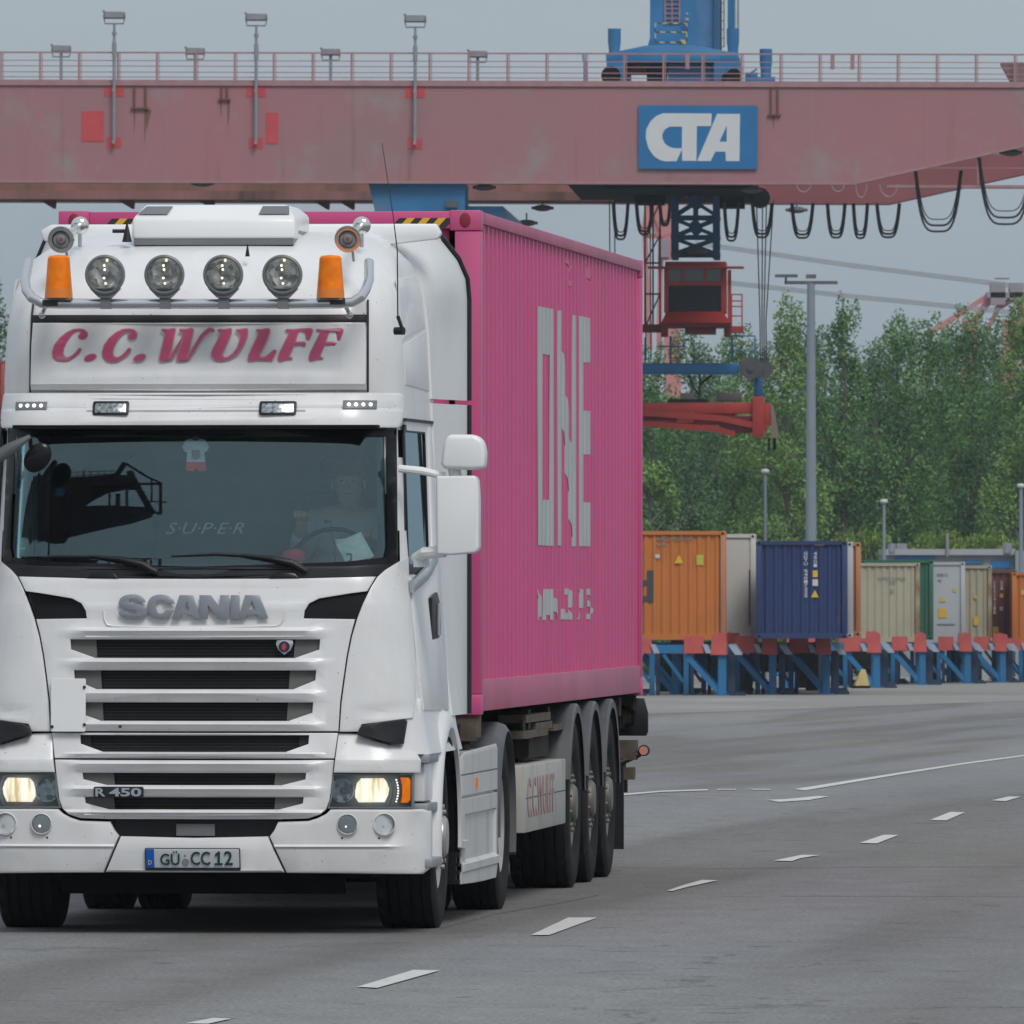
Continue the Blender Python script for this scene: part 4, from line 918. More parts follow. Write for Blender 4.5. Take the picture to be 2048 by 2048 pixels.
rel = lambda x, y, z: (x-DX, y-DY, z-DZ)
hx, hz_ = .735, 2.47
vs = [rel(.72, 1.28, 1.92), rel(.72, 1.26, 2.08), rel(.725, 1.22, 2.24), rel(hx, 1.18, 2.33), rel(hx, 1.14, 2.395), rel(hx, 1.125, 2.47), rel(hx, 1.14, 2.54),
      rel(.90, 1.21, 2.25), rel(.97, 1.05, 2.07), rel(.89, .86, 2.12), rel(.87, .79, 2.15),
      rel(.54, 1.21, 2.25), rel(.47, 1.04, 2.06), rel(.50, .86, 2.20), rel(.51, .78, 2.27),
      rel(.82, 1.1, 1.88), rel(.84, .86, 1.86), rel(.84, .80, 1.50), rel(.62, 1.1, 1.88), rel(.60, .86, 1.86), rel(.60, .80, 1.50)]
es = [(0, 1), (1, 2), (2, 3), (3, 4), (4, 5), (5, 6), (2, 7), (7, 8), (8, 9), (9, 10), (2, 11), (11, 12), (12, 13), (13, 14), (0, 15), (15, 16), (16, 17), (0, 18), (18, 19), (19, 20)]
ra = [.17, .18, .15, .062, .068, .088, .07, .075, .055, .038, .032, .075, .055, .038, .032, .09, .075, .05, .09, .075, .05]
body = skin_body('body', vs, es, ra, [skinm], pe)
# face: nose, brow, ears, eyes pulled into the one body surface region, hair and clothes as children
mb = MB(); mb.sph(rel(hx, 1.042, 2.455), .014, 8, (1, 1.2, 1.6)); mb.sph(rel(hx-.088, 1.13, 2.46), .02, 8, (.5, 1, 1.5)); mb.sph(rel(hx+.088, 1.13, 2.46), .02, 8, (.5, 1, 1.5)); mb.build('nose_and_ears', skinm, pe)
mb = MB(); [mb.sph(rel(hx+d, 1.056, 2.478), .008, 8, (1.2, .6, .6)) for d in (-.032, .032)]; mb.box(rel(hx-.018, 1.050, 2.405), rel(hx+.018, 1.056, 2.409)); mb.build('eyes_and_mouth', hairm, pe)
mb = MB(); mb.sph(rel(hx, 1.155, 2.53), .098, 16, (1, 1.05, .75)); mb.build('hair', hairm, pe)
tv = [0, 1, 2, 7, 8, 11, 12, 15, 18]
vs2 = [vs[i] for i in (0, 1, 2, 7, 8, 9, 11, 12, 13)]; skin_body('shirt', vs2, [(0, 1), (1, 2), (2, 3), (3, 4), (4, 5), (2, 6), (6, 7), (7, 8)], [.19, .198, .165, .088, .068, .052, .088, .068, .052], [shirtm], pe)
def hand(c0, d, s_):
    c0 = Vector(c0)
    vv = [c0, c0+Vector((0, -.05, .03))]; ee = [(0, 1)]; rr_ = [.026, (.036, .02)]
    for k, (dx, L_) in enumerate(((-.028, .055), (-.010, .065), (.010, .062), (.028, .05))):
        b = len(vv); vv += [c0+Vector((dx, -.075, .05)), c0+Vector((dx, -.105, .045-.0*k)), c0+Vector((dx*.9, -.115, .02))]; ee += [(1, b), (b, b+1), (b+1, b+2)]; rr_ += [.011, .010, .009]
    b = len(vv); vv += [c0+Vector((.035*s_, -.04, .02)), c0+Vector((.05*s_, -.075, .01))]; ee += [(0, b), (b, b+1)]; rr_ += [.013, .011]
    return skin_body('hand', vv, ee, rr_, [skinm], pe)
hand(rel(.51, .80, 2.25), 0, 1); hand(rel(.87, .80, 2.14), 0, -1)

# ================================================================ CONTAINER (pink)
S0 = 3.93; LEN = 12.19; CW = 1.219; CB = 1.150; CH = 2.896
cont = thing('shipping_container', (T.o[0]+S0*math.sin(TH), T.o[1]+S0*math.cos(TH), CB), -TH, 'magenta pink 40-foot shipping container with ONE in grey riding behind the white cab', 'shipping container')
cont.rotation_euler = (R(-.06), 0, -TH)
PITCH = .2785; DEP = .036
NS = 42
OFF = .16
def corr(s_):                                            # depth inside the outer face of the corrugated wall
    u = ((s_-OFF) % PITCH)/PITCH
    return 0 if u < .26 else DEP*(u-.26)/.245 if u < .505 else DEP if u < .755 else DEP*(1-(u-.755)/.245)
xs = [.16]
k = 0
while True:
    b0 = OFF+k*PITCH
    for q in (0, .26, .505, .755):
        x = b0+q*PITCH
        if .161 < x < LEN-.161: xs.append(x)
    if b0 > LEN: break
    k += 1
xs.append(LEN-.16)
def wall(sgn):
    mb = MB(); z0, z1 = .16, CH-.06; bm = mb.bm
    r0 = [bm.verts.new((sgn*(CW-.02-corr(x)), x, z0)) for x in xs]; r1 = [bm.verts.new((sgn*(CW-.02-corr(x)), x, z1)) for x in xs]
    for i in range(len(xs)-1): bm.faces.new((r0[i], r0[i+1], r1[i+1], r1[i]))
    return mb.build('side_wall', M['cont_pink'], cont, smooth=10)
wr = wall(1); wall(-1)
mb = MB(); zs_ = (.16, CH-.1); xs2 = []
x = -CW+.15
while x < CW-.15: xs2.append(x); x += .07
for a2, b2, i in zip(xs2, xs2[1:], range(99)):
    d0, d1 = (.03, .03) if i % 4 == 0 else (.03, .07) if i % 4 == 1 else (.07, .07) if i % 4 == 2 else (.07, .03)
    mb.add([(a2, d0, zs_[0]), (b2, d1, zs_[0]), (b2, d1, zs_[1]), (a2, d0, zs_[1])], [(0, 1, 2, 3)])
mb.build('end_wall', M['cont_pink'], cont, smooth=10)
mb = MB(); mb.box((-CW+.05, .05, CH-.05), (CW-.05, LEN-.05, CH-.035)); mb.box((-CW+.05, .05, .10), (CW-.05, LEN-.05, .13)); mb.box((-CW+.1, LEN-.06, .15), (CW-.1, LEN-.03, CH-.1)); mb.build('roof', M['cont_pink_fade'], cont)
for sgn in (1, -1):
    for y in (0, LEN):
        y0, y1 = (0, .16) if y == 0 else (LEN-.16, LEN)
        mb = MB(); mb.box((min(sgn*(CW-.15), sgn*CW-.002*sgn), y0+.004, .12), (max(sgn*(CW-.15), sgn*CW-.002*sgn), y1-.004, CH-.12)); mb.build('corner_post', M['cont_pink'], cont, bevel=.006)
        for z in (0, CH-.118):
            mb = MB(); mb.box((min(sgn*(CW-.178), sgn*CW), y0-.004*(y == 0), z), (max(sgn*(CW-.178), sgn*CW), y1+.004*(y > 0)+.016*(y == 0), z+.118)); cs = mb.build('corner_casting', M['cont_pink'], cont, bevel=.008)
            if y == 0:
                mb = MB(); mb.lathe([(-.010, .001), (-.010, .025), (-.006, .032)], (sgn*(CW-.09), 0, z+.06), 'Y', 20)
                for v in mb.bm.verts: v.co.z = z+.06+(v.co.z-z-.06)*1.35
                mb.build('casting_hole', mat('casting_recess', (.22, .015, .03), .7) if 'casting_recess' not in bpy.data.materials else bpy.data.materials['casting_recess'], cs)
    mb = MB(); mb.box((min(sgn*(CW-.07), sgn*(CW-.004)), .16, CH-.075), (max(sgn*(CW-.07), sgn*(CW-.004)), LEN-.16, CH-.006)); mb.build('top_rail', M['cont_pink_fade'], cont, bevel=.004)
    mb = MB(); mb.box((min(sgn*(CW-.06), sgn*(CW-.006)), .16, .02), (max(sgn*(CW-.06), sgn*(CW-.006)), LEN-.16, .20)); mb.build('bottom_rail', M['cont_pink_fade'], cont, bevel=.004)
mb = MB(); mb.box((-CW+.178, .004, CH-.105), (CW-.178, .06, CH-.006)); hd = mb.build('front_header', M['cont_pink'], cont, bevel=.004)
for u0, u1 in ((-.96, -.30), (.70, 1.03)):
    x = u0; k = 0
    m1, m2 = MB(), MB()
    while x < u1-.02:
        x2 = min(x+.045, u1)
        q = [(x, -.001, CH-.10), (x2, -.001, CH-.10), (x2+.05, -.001, CH-.045), (x+.05, -.001, CH-.045)]; (m1 if k % 2 else m2).prism([(a_[0], a_[2]) for a_ in q], -.001, .004); k += 1; x = x2
    m1.build('hazard_stripe', M['yellow'], hd); m2.build('hazard_stripe', M['hblack'], hd)
# letters laid over the corrugation
KF = Frame(cont.location.x, cont.location.y, -TH, CB)
def clet(polys, name='lettering', m=M['cont_text'], k=.2589, x0=1050, y0=600):
    P2 = [[(lambda q: (q[1], q[2]))(KF.side(x0+u*k, y0+v*k, CW-.02)) for u, v in pl_] for pl_ in polys]
    bm = flat(P2, .003, 0); cut(bm, xs, [])
    for v in bm.verts: s_, z, t = v.co; v.co = (CW-.02-corr(s_)+.003+t, s_, z)
    return finish(bm, name, m, wr, 0)
clet([[(93, 40), (215, 62), (218, 1893), (93, 1888)], [(130, 408), (184, 418), (182, 1537), (130, 1537)]])
clet([[(247, 75), (280, 75), (281, 215), (364, 1210), (362, 105), (400, 110), (402, 1895), (365, 1895), (364, 1840), (282, 820), (282, 1890), (248, 1890)]])
clet([[(420, 112), (498, 128), (500, 472), (450, 474), (450, 845), (503, 848), (508, 1183), (450, 1185), (450, 1553), (512, 1553), (516, 1893), (425, 1893)]])
q = .0828
for pl_ in ([(290, 345), (330, 345), (375, 420), (390, 600), (385, 980), (330, 1080), (290, 1060), (320, 930), (335, 700), (325, 560), (290, 480)],
            [(470, 320), (665, 320), (670, 1065), (590, 1065), (575, 950), (500, 945), (490, 1070), (465, 1070)],
            [(695, 450), (740, 530), (800, 620), (815, 1050), (770, 1050), (755, 900), (695, 720)], [(775, 320), (815, 320), (815, 450), (780, 450)],
            [(970, 310), (1060, 295), (1130, 370), (1150, 560), (1130, 730), (1080, 790), (1130, 930), (1140, 1050), (880, 1050), (885, 800), (940, 790), (960, 870), (1030, 900), (1060, 700), (1070, 500), (1040, 440), (975, 480)],
            [(1290, 310), (1410, 310), (1435, 480), (1410, 760), (1340, 770), (1330, 1000), (1275, 1045), (1320, 800), (1320, 440)],
            [(1480, 310), (1570, 295), (1615, 390), (1580, 480), (1520, 440), (1490, 560), (1570, 600), (1640, 800), (1600, 1040), (1485, 1040), (1490, 900), (1560, 910), (1560, 740), (1480, 720)]):
    clet([pl_], 'lettering', M['cont_text'], q, 1050, 1150)

scr = mat('pale_scratch', (.53, .15, .26), .7)
for pl_ in ([(1131, 516), (1134, 514), (1142, 530), (1140, 560), (1137, 534)], [(1176, 533), (1179, 532), (1181, 552), (1186, 546), (1180, 560), (1175, 549)], [(1168, 520), (1173, 519), (1175, 524), (1170, 525)], [(988, 706), (991, 706), (991, 710), (988, 710)], [(1141, 560), (1144, 560), (1143, 572), (1141, 570)]):
    clet([[((x-1050)/.2589, (y-600)/.2589) for x, y in pl_]], 'scratch', scr)
# ================================================================ TRAILER
tr = thing('container_trailer', (T.o[0], T.o[1], 0), -TH, 'grimy dark three-axle container trailer under the pink container', 'trailer')
tr.location = (T.o[0]+10.0*math.sin(TH), T.o[1]+10.0*math.cos(TH), 0); OY = 10.0
mb = MB()
for x in (-.5, .5): mb.box((x-.07, 4.3-OY, 1.0), (x+.07, 16.2-OY, 1.145))
for y in (4.05, 7.6, 9.0, 12.0, 14.6, 15.9): mb.box((-1.18, y-OY, 1.02), (1.18, y+.16-OY, 1.14))
mb.box((-1.15, 4.0-OY, .98), (1.15, 4.25-OY, 1.15)); mb.box((.9, 8.0-OY, .84), (1.15, 9.4-OY, .96)); mb.box((-.7, 6.3-OY, .45), (.7, 14.5-OY, 1.0))  # last box: solid belly fill added to cut light under the trailer
mb.build('frame', M['chassis'], tr)
rustm = mat('rusty_bracket', (.09, .07, .05), .8, var=.4, vscale=9)
mb = MB(); A = lambda x, y, l=1.17: (lambda p: (p[0], p[1]-OY, p[2]))(T.side(x, y, l))
for (x0, x1, y0, y1) in ((1046, 1095, 1430, 1446), (1040, 1090, 1462, 1478), (1066, 1098, 1448, 1460), (1100, 1128, 1452, 1462)):
    a2, b2 = A(x0, y1), A(x1, y0); mb.box((1.02, a2[1], min(a2[2], b2[2])), (1.19, b2[1], max(a2[2], b2[2])+.02))
mb.tube([A(1046, 1438), A(1047, 1466), A(1056, 1474), A(1072, 1468), A(1073, 1440)], .015, 6)
mb.build('twistlock_bracket', rustm, tr)
mb = MB(); mb.box((.7, 3.95-OY, 1.0), (1.19, 4.05-OY, 1.5)); mb.tube([(1.19, 3.98-OY, 1.02), (1.19, 3.98-OY, 1.48)], .03, 6); mb.build('front_bolster', rustm, tr)
for sgn in (1, -1):
    s0 = T.side(1050, 1600, 1.225)[1]; s1 = T.side(1131, 1600, 1.225)[1]; zt_ = .812; zb_ = .412
    mb = MB(); mb.box((min(sgn*.62, sgn*1.225), s0-OY, zb_), (max(sgn*.62, sgn*1.225), s1-OY, zt_)); bx = mb.build('side_guard_box', M['box'], tr, bevel=.008)
    mb = MB(); mb.box((min(sgn*1.223, sgn*1.2262), s0-OY+.05, .615), (max(sgn*1.223, sgn*1.2262), s1-OY-.02, .621)); mb.build('panel_seam', M['seam'], bx)
    bm = textbm('C.C.WULFF', s0-OY+.15, s1-OY-.85, .50, .74, .002, .01)
    for v in bm.verts: s_, z, t = v.co; v.co = (sgn*(1.2275+t), s_ if sgn > 0 else (s0+s1-2*OY-.7)-s_, z)
    finish(bm, 'faded_lettering', M['pinkfaint'], bx, 0)
mb = MB(); mb.tube([(-1.0, 8.0-OY, .8), (1.0, 8.0-OY, .8)], .22, 16); mb.tube([(-1.05, 8.6-OY, .75), (1.05, 8.6-OY, .75)], .2, 16); mb.build('air_tank', M['chassis'], tr)
for y in (10.45, 11.86, 13.24):
    mb = MB(); mb.tube([(-1.0, y-OY, .53), (1.0, y-OY, .53)], .065, 10); mb.build('axle', M['chassis'], tr)
    for sgn in (1, -1):
        wh = make_wheel(tr, sgn*1.035, y-OY, .385, .535, .29, -.045, M['rim'])
        bm = bmesh.new(); rows = []
        for i in range(17):
            an = R(14+160*i/16); c_, s_ = math.cos(an), math.sin(an)
            rows.append([bm.verts.new((sgn*l, y-OY-c_*r*(1.0), .535+s_*r)) for l, r in ((1.245, .555), (1.248, .60), (1.235, .612), (.82, .612), (.82, .60), (1.225, .598))])
        for a2, b2 in zip(rows, rows[1:]):
            for k_ in range(6): bm.faces.new((a2[k_], a2[(k_+1) % 6], b2[(k_+1) % 6], b2[k_]))
        bm.faces.new(rows[0]); bm.faces.new(rows[-1][::-1]); finish(bm, 'fender', M['fender'], tr, 40)
# rear end: lamp board, flap, marker on arm
for sgn in (1, -1):
    mb = MB(); mb.prism([(.88*sgn, .87), (1.25*sgn, .87), (1.262*sgn, .90), (1.262*sgn, 1.02), (1.235*sgn, 1.12), (.88*sgn, 1.12)], 15.98-OY, 16.03-OY); rb = mb.build('lamp_board', M['black'], tr, bevel=.004)
    mb = MB(); mb.box((min(.9*sgn, 1.15*sgn), 15.90-OY, .92), (max(.9*sgn, 1.15*sgn), 15.98-OY, 1.08)); mb.build('tail_lamp_back', M['chassis'], rb)
    mb = MB(); mb.tube([(1.12*sgn, 15.9-OY, .94), (1.17*sgn, 15.88-OY, .95), (1.18*sgn, 15.9-OY, 1.03), (1.10*sgn, 15.9-OY, 1.07)], .014, 6); mb.build('hose', M['dark'], rb)
    mb = MB(); mb.box((min(.80*sgn, 1.235*sgn), 15.3-OY, .72), (max(.80*sgn, 1.235*sgn), 15.5-OY, .85)); mb.box((min(.9*sgn, 1.22*sgn), 15.3-OY, .59), (max(.9*sgn, 1.22*sgn), 15.45-OY, .67)); mb.box((min(1.12*sgn, 1.16*sgn), 15.32-OY, .66), (max(1.12*sgn, 1.16*sgn), 15.42-OY, .73)); mb.build('bumper_bracket', rustm, tr)
    mb = MB(); mb.box((min(.86*sgn, 1.21*sgn), 14.0-OY, .16), (max(.86*sgn, 1.255*sgn), 14.03-OY, .70)); mb.build('mud_flap', M['black'], tr)
    p0 = Vector((1.10*sgn, 15.3-OY, .69)); p1 = Vector((1.285*sgn, 15.35-OY, .782)); mb = MB(); mb.tube([p0, p1-Vector((.03*sgn, 0, .02))], .024, 10); mb.cyl(p1, .037, .07, 'Y', 20); mk = mb.build('marker_arm', M['black'], tr)
    mb = MB(); mb.cyl(p1+Vector((0, -.038, 0)), .029, .01, 'Y', 20); mb.build('marker_lamp', mat('marker_orange', (.62, .26, .17), .35), mk)
mb = MB(); mb.box((-1.15, 15.6-OY, .50), (1.15, 15.7-OY, .62)); mb.build('rear_underrun_bar', M['chassis'], tr)
# ================================================================ GROUND AND MARKINGS
def asphalt():
    m = mat('worn_asphalt', (.2, .2, .2), .85, spec=.35); t = m.node_tree; p = t.nodes['Principled BSDF']
    c = N(t, 'ShaderNodeTexCoord'); v = c.outputs['Object']
    mp_ = N(t, 'ShaderNodeMapping'); mp_.inputs['Rotation'].default_value = (0, 0, R(5.5)); t.links.new(v, mp_.inputs[0])
    wv = N(t, 'ShaderNodeMapping'); wv.inputs['Scale'].default_value = (.42, .016, 1); t.links.new(mp_.outputs[0], wv.inputs[0])
    tracks = noise_n(t, 1.0, 2, wv.outputs[0], .45)
    base = ramp(t, tracks, [(.38, (.212, .217, .220)), (.50, (.190, .192, .193)), (.57, (.148, .142, .135)), (.68, (.175, .173, .170))])
    big = noise_n(t, .09, 4, v, .6, (1, .35, 1)); k = ramp(t, big, [(.35, (.88, .89, .92)), (.65, (1.08, 1.06, 1.03))])
    mx = N(t, 'ShaderNodeVectorMath', operation='MULTIPLY'); t.links.new(base, mx.inputs[0]); t.links.new(k, mx.inputs[1])
    fine = noise_n(t, 34, 4, v, .85, (1, .55, 1)); fr = ramp(t, fine, [(.30, (.48, .48, .48)), (.5, (.98, .98, .98)), (.70, (1.5, 1.5, 1.5))])
    m2 = N(t, 'ShaderNodeVectorMath', operation='MULTIPLY'); t.links.new(mx.outputs[0], m2.inputs[0]); t.links.new(fr, m2.inputs[1])
    mid = noise_n(t, 3, 6, v, .7, (1, .4, 1)); fr2 = ramp(t, mid, [(.3, (.86, .86, .86)), (.7, (1.12, 1.12, 1.12))])
    m3 = N(t, 'ShaderNodeVectorMath', operation='MULTIPLY'); t.links.new(m2.outputs[0], m3.inputs[0]); t.links.new(fr2, m3.inputs[1])
    vo = N(t, 'ShaderNodeTexVoronoi', feature='DISTANCE_TO_EDGE'); vo.inputs['Scale'].default_value = .11
    ds = N(t, 'ShaderNodeVectorMath', operation='ADD'); nn = N(t, 'ShaderNodeTexNoise'); nn.inputs['Scale'].default_value = .6; nn.inputs['Detail'].default_value = 6; t.links.new(v, nn.inputs[0])
    sc2 = N(t, 'ShaderNodeVectorMath', operation='SCALE'); sc2.inputs['Scale'].default_value = 3.0; t.links.new(nn.outputs['Color'], sc2.inputs[0]); t.links.new(v, ds.inputs[0]); t.links.new(sc2.outputs[0], ds.inputs[1]); t.links.new(ds.outputs[0], vo.inputs[0])
    ck = ramp(t, vo.outputs['Distance'], [(.0, (.55, .55, .55)), (.0035, (1, 1, 1))])
    sp = noise_n(t, 2.6, 4, v, .55, (1, .8, 1)); spr = ramp(t, sp, [(.30, (.60, .59, .58)), (.36, (1, 1, 1))])
    m4 = N(t, 'ShaderNodeVectorMath', operation='MULTIPLY'); t.links.new(m3.outputs[0], m4.inputs[0]); t.links.new(ck, m4.inputs[1])
    m5 = N(t, 'ShaderNodeVectorMath', operation='MULTIPLY'); t.links.new(m4.outputs[0], m5.inputs[0]); t.links.new(spr, m5.inputs[1])
    t.links.new(m5.outputs[0], p.inputs['Base Color'])
    b = N(t, 'ShaderNodeBump'); b.inputs['Strength'].default_value = .4; b.inputs['Distance'].default_value = .006
    t.links.new(fine, b.inputs['Height']); t.links.new(b.outputs[0], p.inputs['Normal'])
    return m
def gridmesh(name, ys, x0, x1, nx, dz, m, xf=None):
    mb = MB(); rows = []
    for y in ys: rows.append([mb.bm.verts.new((x0+(x1-x0)*i/nx if xf is None else xf(y, i/nx), y, gz(y)+dz)) for i in range(nx+1)])
    for a2, b2 in zip(rows, rows[1:]):
        for i in range(nx): mb.bm.faces.new((a2[i], a2[i+1], b2[i+1], b2[i]))
    return mb.build(name, m, None)
YS = [-150, -60, 0, 20, 40, 60, 80, 90]+[90+i*3 for i in range(1, 31)]+[190+i*12 for i in range(1, 37)]+[640, 800, 1100, 1500]
road = tag(gridmesh('road', YS, -700, 700, 40, 0, asphalt()), 'grey worn asphalt yard', None, kind='structure')
apr = mat('pale_concrete', (.235, .225, .21), .9, var=.12, vscale=.12, dirt=((.36, .36, .36), .22, .56, .5), dstretch=(1, .16, 1))
def apx(y, u): return -40+u*110
lo = ground_at(1290, 1470)[1]
mb = MB(); nb = 24; rows = []
edge = [(-30, 1440), (1290, 1428), (1450, 1424), (1700, 1414), (2048, 1402), (2300, 1392)]
for px, py in edge:
    g = ground_at(px, py); ys_ = [g[1]+(600-g[1])*(i/nb)**1.3 for i in range(nb+1)]; rows.append([mb.bm.verts.new(((px-1024)/F*y*1.0, y, gz(y)+.004)) for y in ys_])
for a2, b2 in zip(rows, rows[1:]):
    for i in range(nb): mb.bm.faces.new((a2[i], b2[i], b2[i+1], a2[i+1]))
tag(mb.build('pavement', apr, None), None, None, kind='structure')
wm = mat('road_paint', (.56, .56, .54), .7, var=.08, vscale=9, dirt=((.26, .26, .25), 14, .56, .55), dstretch=(1, .4, 1))
mb = MB()
def G8(u, v): return (1240+u*.4182, 1380+v*.4182)
quads = [[G8(*p) for p in q_] for q_ in (((222, 965), (252, 965), (330, 944), (470, 914), (392, 912), (300, 938)), ((733, 820), (822, 822), (862, 808), (955, 793), (870, 792)), ((1145, 735), (1228, 737), (1332, 697), (1260, 696)), ((1483, 625), (1560, 627), (1650, 588), (1580, 586)), ((1775, 531), (1845, 534), (1918, 513), (1860, 512)), ((705, 528), (760, 538), (905, 529), (1000, 512), (950, 509), (790, 525)),
    ((832, 477), (885, 483), (1340, 406), (1330, 398)), ((1330, 398), (1340, 406), (1642, 358), (1640, 351)), ((1640, 351), (1642, 358), (1960, 315), (1960, 309)), ((18, 499), (20, 506), (200, 490), (200, 484)), ((200, 484), (200, 490), (420, 483), (420, 477)), ((460, 476), (555, 476), (555, 480), (465, 480)), ((612, 476), (720, 476), (718, 480), (640, 480)))]
quads += [[(x*1.06, y*1.06) for x, y in q_] for q_ in (((1002, 1766), (1036, 1766), (1127, 1733), (1072, 1733)), ((674, 1864), (712, 1866), (830, 1833), (780, 1832)), ((350, 1933), (392, 1934), (437, 1924), (400, 1923)))]
for q_ in quads:
    if len(q_) == 4:
        (ax, ay), (bx_, by_), (cx2, cy2), (dx2, dy2) = q_; n_ = 14
        if True:      # long thin line: follow the ground in steps
            for i in range(n_):
                f0_, f1_ = i/n_, (i+1)/n_; L4 = [(ax+(dx2-ax)*f0_, ay+(dy2-ay)*f0_), (bx_+(cx2-bx_)*f0_, by_+(cy2-by_)*f0_), (bx_+(cx2-bx_)*f1_, by_+(cy2-by_)*f1_), (ax+(dx2-ax)*f1_, ay+(dy2-ay)*f1_)]
                g = [ground_at(x, y) for x, y in L4]; mb.add([(p[0], p[1], p[2]+.006) for p in g], [(0, 1, 2, 3)])
            continue
    g = [ground_at(x, y) for x, y in q_]; mb.add([(p[0], p[1], p[2]+.006) for p in g], [tuple(range(len(g)))])
tag(mb.build('lane_markings', wm, None, smooth=0), None, None, kind='structure')
# thin repair seams in the asphalt
mb = MB(); 
for pts in (((1240, 1736), (1500, 1737), (1800, 1734), (2060, 1733)), ((1560, 1793), (1800, 1793), (2060, 1794)), ((880, 1858), (1000, 1827), (1130, 1805), (1200, 1790))):
    g = [ground_at(x, y) for x, y in pts]
    for a2, b2 in zip(g, g[1:]):
        w_ = .02 if pts[0][0] > 900 else .03
        mb.add([(a2[0], a2[1]-w_, a2[2]+.004), (b2[0], b2[1]-w_, b2[2]+.004), (b2[0], b2[1]+w_, b2[2]+.004), (a2[0], a2[1]+w_, a2[2]+.004)], [(0, 1, 2, 3)])
tag(mb.build('asphalt_joint', mat('joint_dark', (.09, .09, .09), .9), None, smooth=0), None, None, kind='structure')

# ================================================================ GANTRY CRANE
CA = -.03; GY = 440; g0 = gz(GY)
K = Frame(0, GY, CA, g0); k_at = K.at
crane = thing('gantry_crane', (0, GY, g0), CA, 'faded red gantry crane bridge spanning the yard with a blue CTA sign', 'crane'); crane.rotation_euler.y = .0035
a_at = lambda x, y, b=0: k_at(x, y, b)
xl, xr = a_at(-260, 300)[0], a_at(2140, 300)[0]
zt, zb = a_at(1024, 171)[2], a_at(1024, 366)[2]; xk = a_at(1700, 368)[0]
slope = (a_at(2048, 287)[2]-zb)/(a_at(2048, 287)[0]-xk)
ze = zb+slope*(xr-xk)
def girder(b0, b1, nm, xk=xk, xr=xr):
    mb = MB(); mb.prism([(xl, zb), (xk, zb), (xr, zb+slope*(xr-xk)), (xr, zt), (xl, zt)], b0, b1)
    return mb.build(nm, M['crane_red'], crane)
gd = girder(0, 1.9, 'girder'); xk2, xr2 = a_at(1775, 400, 24.5)[0], a_at(2150, 400, 24.5)[0]; gd2 = girder(24.5, 26.4, 'girder', xk2, xr2); gd2.data.materials.clear(); gd2.data.materials.append(mat('shaded_girder_red', (.24, .075, .08), .6, var=.15, vscale=.4))  # far girder: darker red puts its shade into the colour
mb = MB()
for z in (zt, zb): mb.box((xl, -.08, z-.03), (xk if z == zb else xr, 0, z+.05))
mb.bar((xk, -.04, zb), (xr, -.04, ze), .10, .08); mb.build('girder_flange', M['rail'], gd)
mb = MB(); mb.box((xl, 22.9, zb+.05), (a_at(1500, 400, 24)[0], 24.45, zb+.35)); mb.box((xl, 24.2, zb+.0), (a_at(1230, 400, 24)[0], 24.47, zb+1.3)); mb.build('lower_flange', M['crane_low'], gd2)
mb = MB(); mb.box((xl, 1.92, zb+.02), (xk-.5, 2.6, zb+.22)); mb.box((a_at(1200, 380)[0], 2.0, zb-.1), (a_at(1500, 380)[0], 20, zb+.5)); mb.build('crane_rail', M['dark'], gd)
# brackets under the far girder
drb = mat('dark_red_bracket', (.12, .03, .03), .7)
for x in (93, 250, 410, 640, 690):
    p = a_at(x, 405, 24.3); mb = MB(); mb.prism([(p[0]-.35, p[2]+.05), (p[0]+.3, p[2]+.05), (p[0]+.28, p[2]-.28), (p[0]+.2, p[2]-.28)], 24.0, 24.4); mb.build('bracket', drb, gd2)
# railing
def railing(b, x0, x1, nm, par):
    zr = [a_at(1024, y)[2] for y in (107, 123, 134, 146, 156)]; zf = zt
    mb = MB()
    for i, z in enumerate(zr): mb.bar((x0, b, z), (x1, b, z), .05 if i == 0 else .028, .055 if i == 0 else .03)
    mb.bar((x0, b, zf+.09), (x1, b, zf+.09), .03, .14)
    mb.build('rail', M['rail'], par); x = x0+.25
    while x < x1:
        mb = MB(); mb.box((x-.035, b-.03, zf), (x+.035, b+.03, zr[0])); mb.box((x+.06, b-.02, zf), (x+.085, b+.02, zr[0])); mb.build('post', M['rail'], par); x += 1.305
r_ = bpy.data.objects.new('railing', None); C.objects.link(r_); r_.parent = crane
railing(-.02, a_at(-250, 300)[0], a_at(2130, 300)[0], 'railing', r_)
for xs_ in (60, 330, 620, 900, 1190, 1620, 1850):
    g = a_at(xs_, 300); mb = MB(); mb.box((g[0]-.012, -.006, (zb if xs_ < 1690 else zb+slope*(g[0]-xk))+.05), (g[0]+.012, -.001, zt-.05)); mb.build('weld_seam', M['rail'], gd)
# CTA sign
sg0, sg1 = a_at(1260+100*.13458, 200+1015*.13458, -.1), a_at(1260+1865*.13458, 200+72*.13458, -.1)
mb = MB(); mb.box((sg0[0], -.12, sg0[2]), (sg1[0], -.05, sg1[2])); sign = mb.build('sign', M['sign_blue'], crane)
def cta(polys):
    bm = flat([[(lambda p: (p[0], p[2]))(a_at(1260+u*.13458, 200+v*.13458, -.12)) for u, v in pl_] for pl_ in polys], .02, 0)
    for v in bm.verts: x, z, t = v.co; v.co = (x, -.125-t, z)
    finish(bm, 'lettering', M['sign_white'], sign, 0)
cta([[(460, 190), (1185, 190), (1175, 378), (965, 378), (960, 895), (746, 895), (746, 722), (665, 900), (500, 905), (420, 885), (330, 830), (245, 710), (205, 560), (213, 430), (275, 310), (360, 230)], [(560, 388), (744, 388), (744, 708), (640, 710), (560, 690), (490, 640), (452, 560), (452, 500), (490, 430)]])
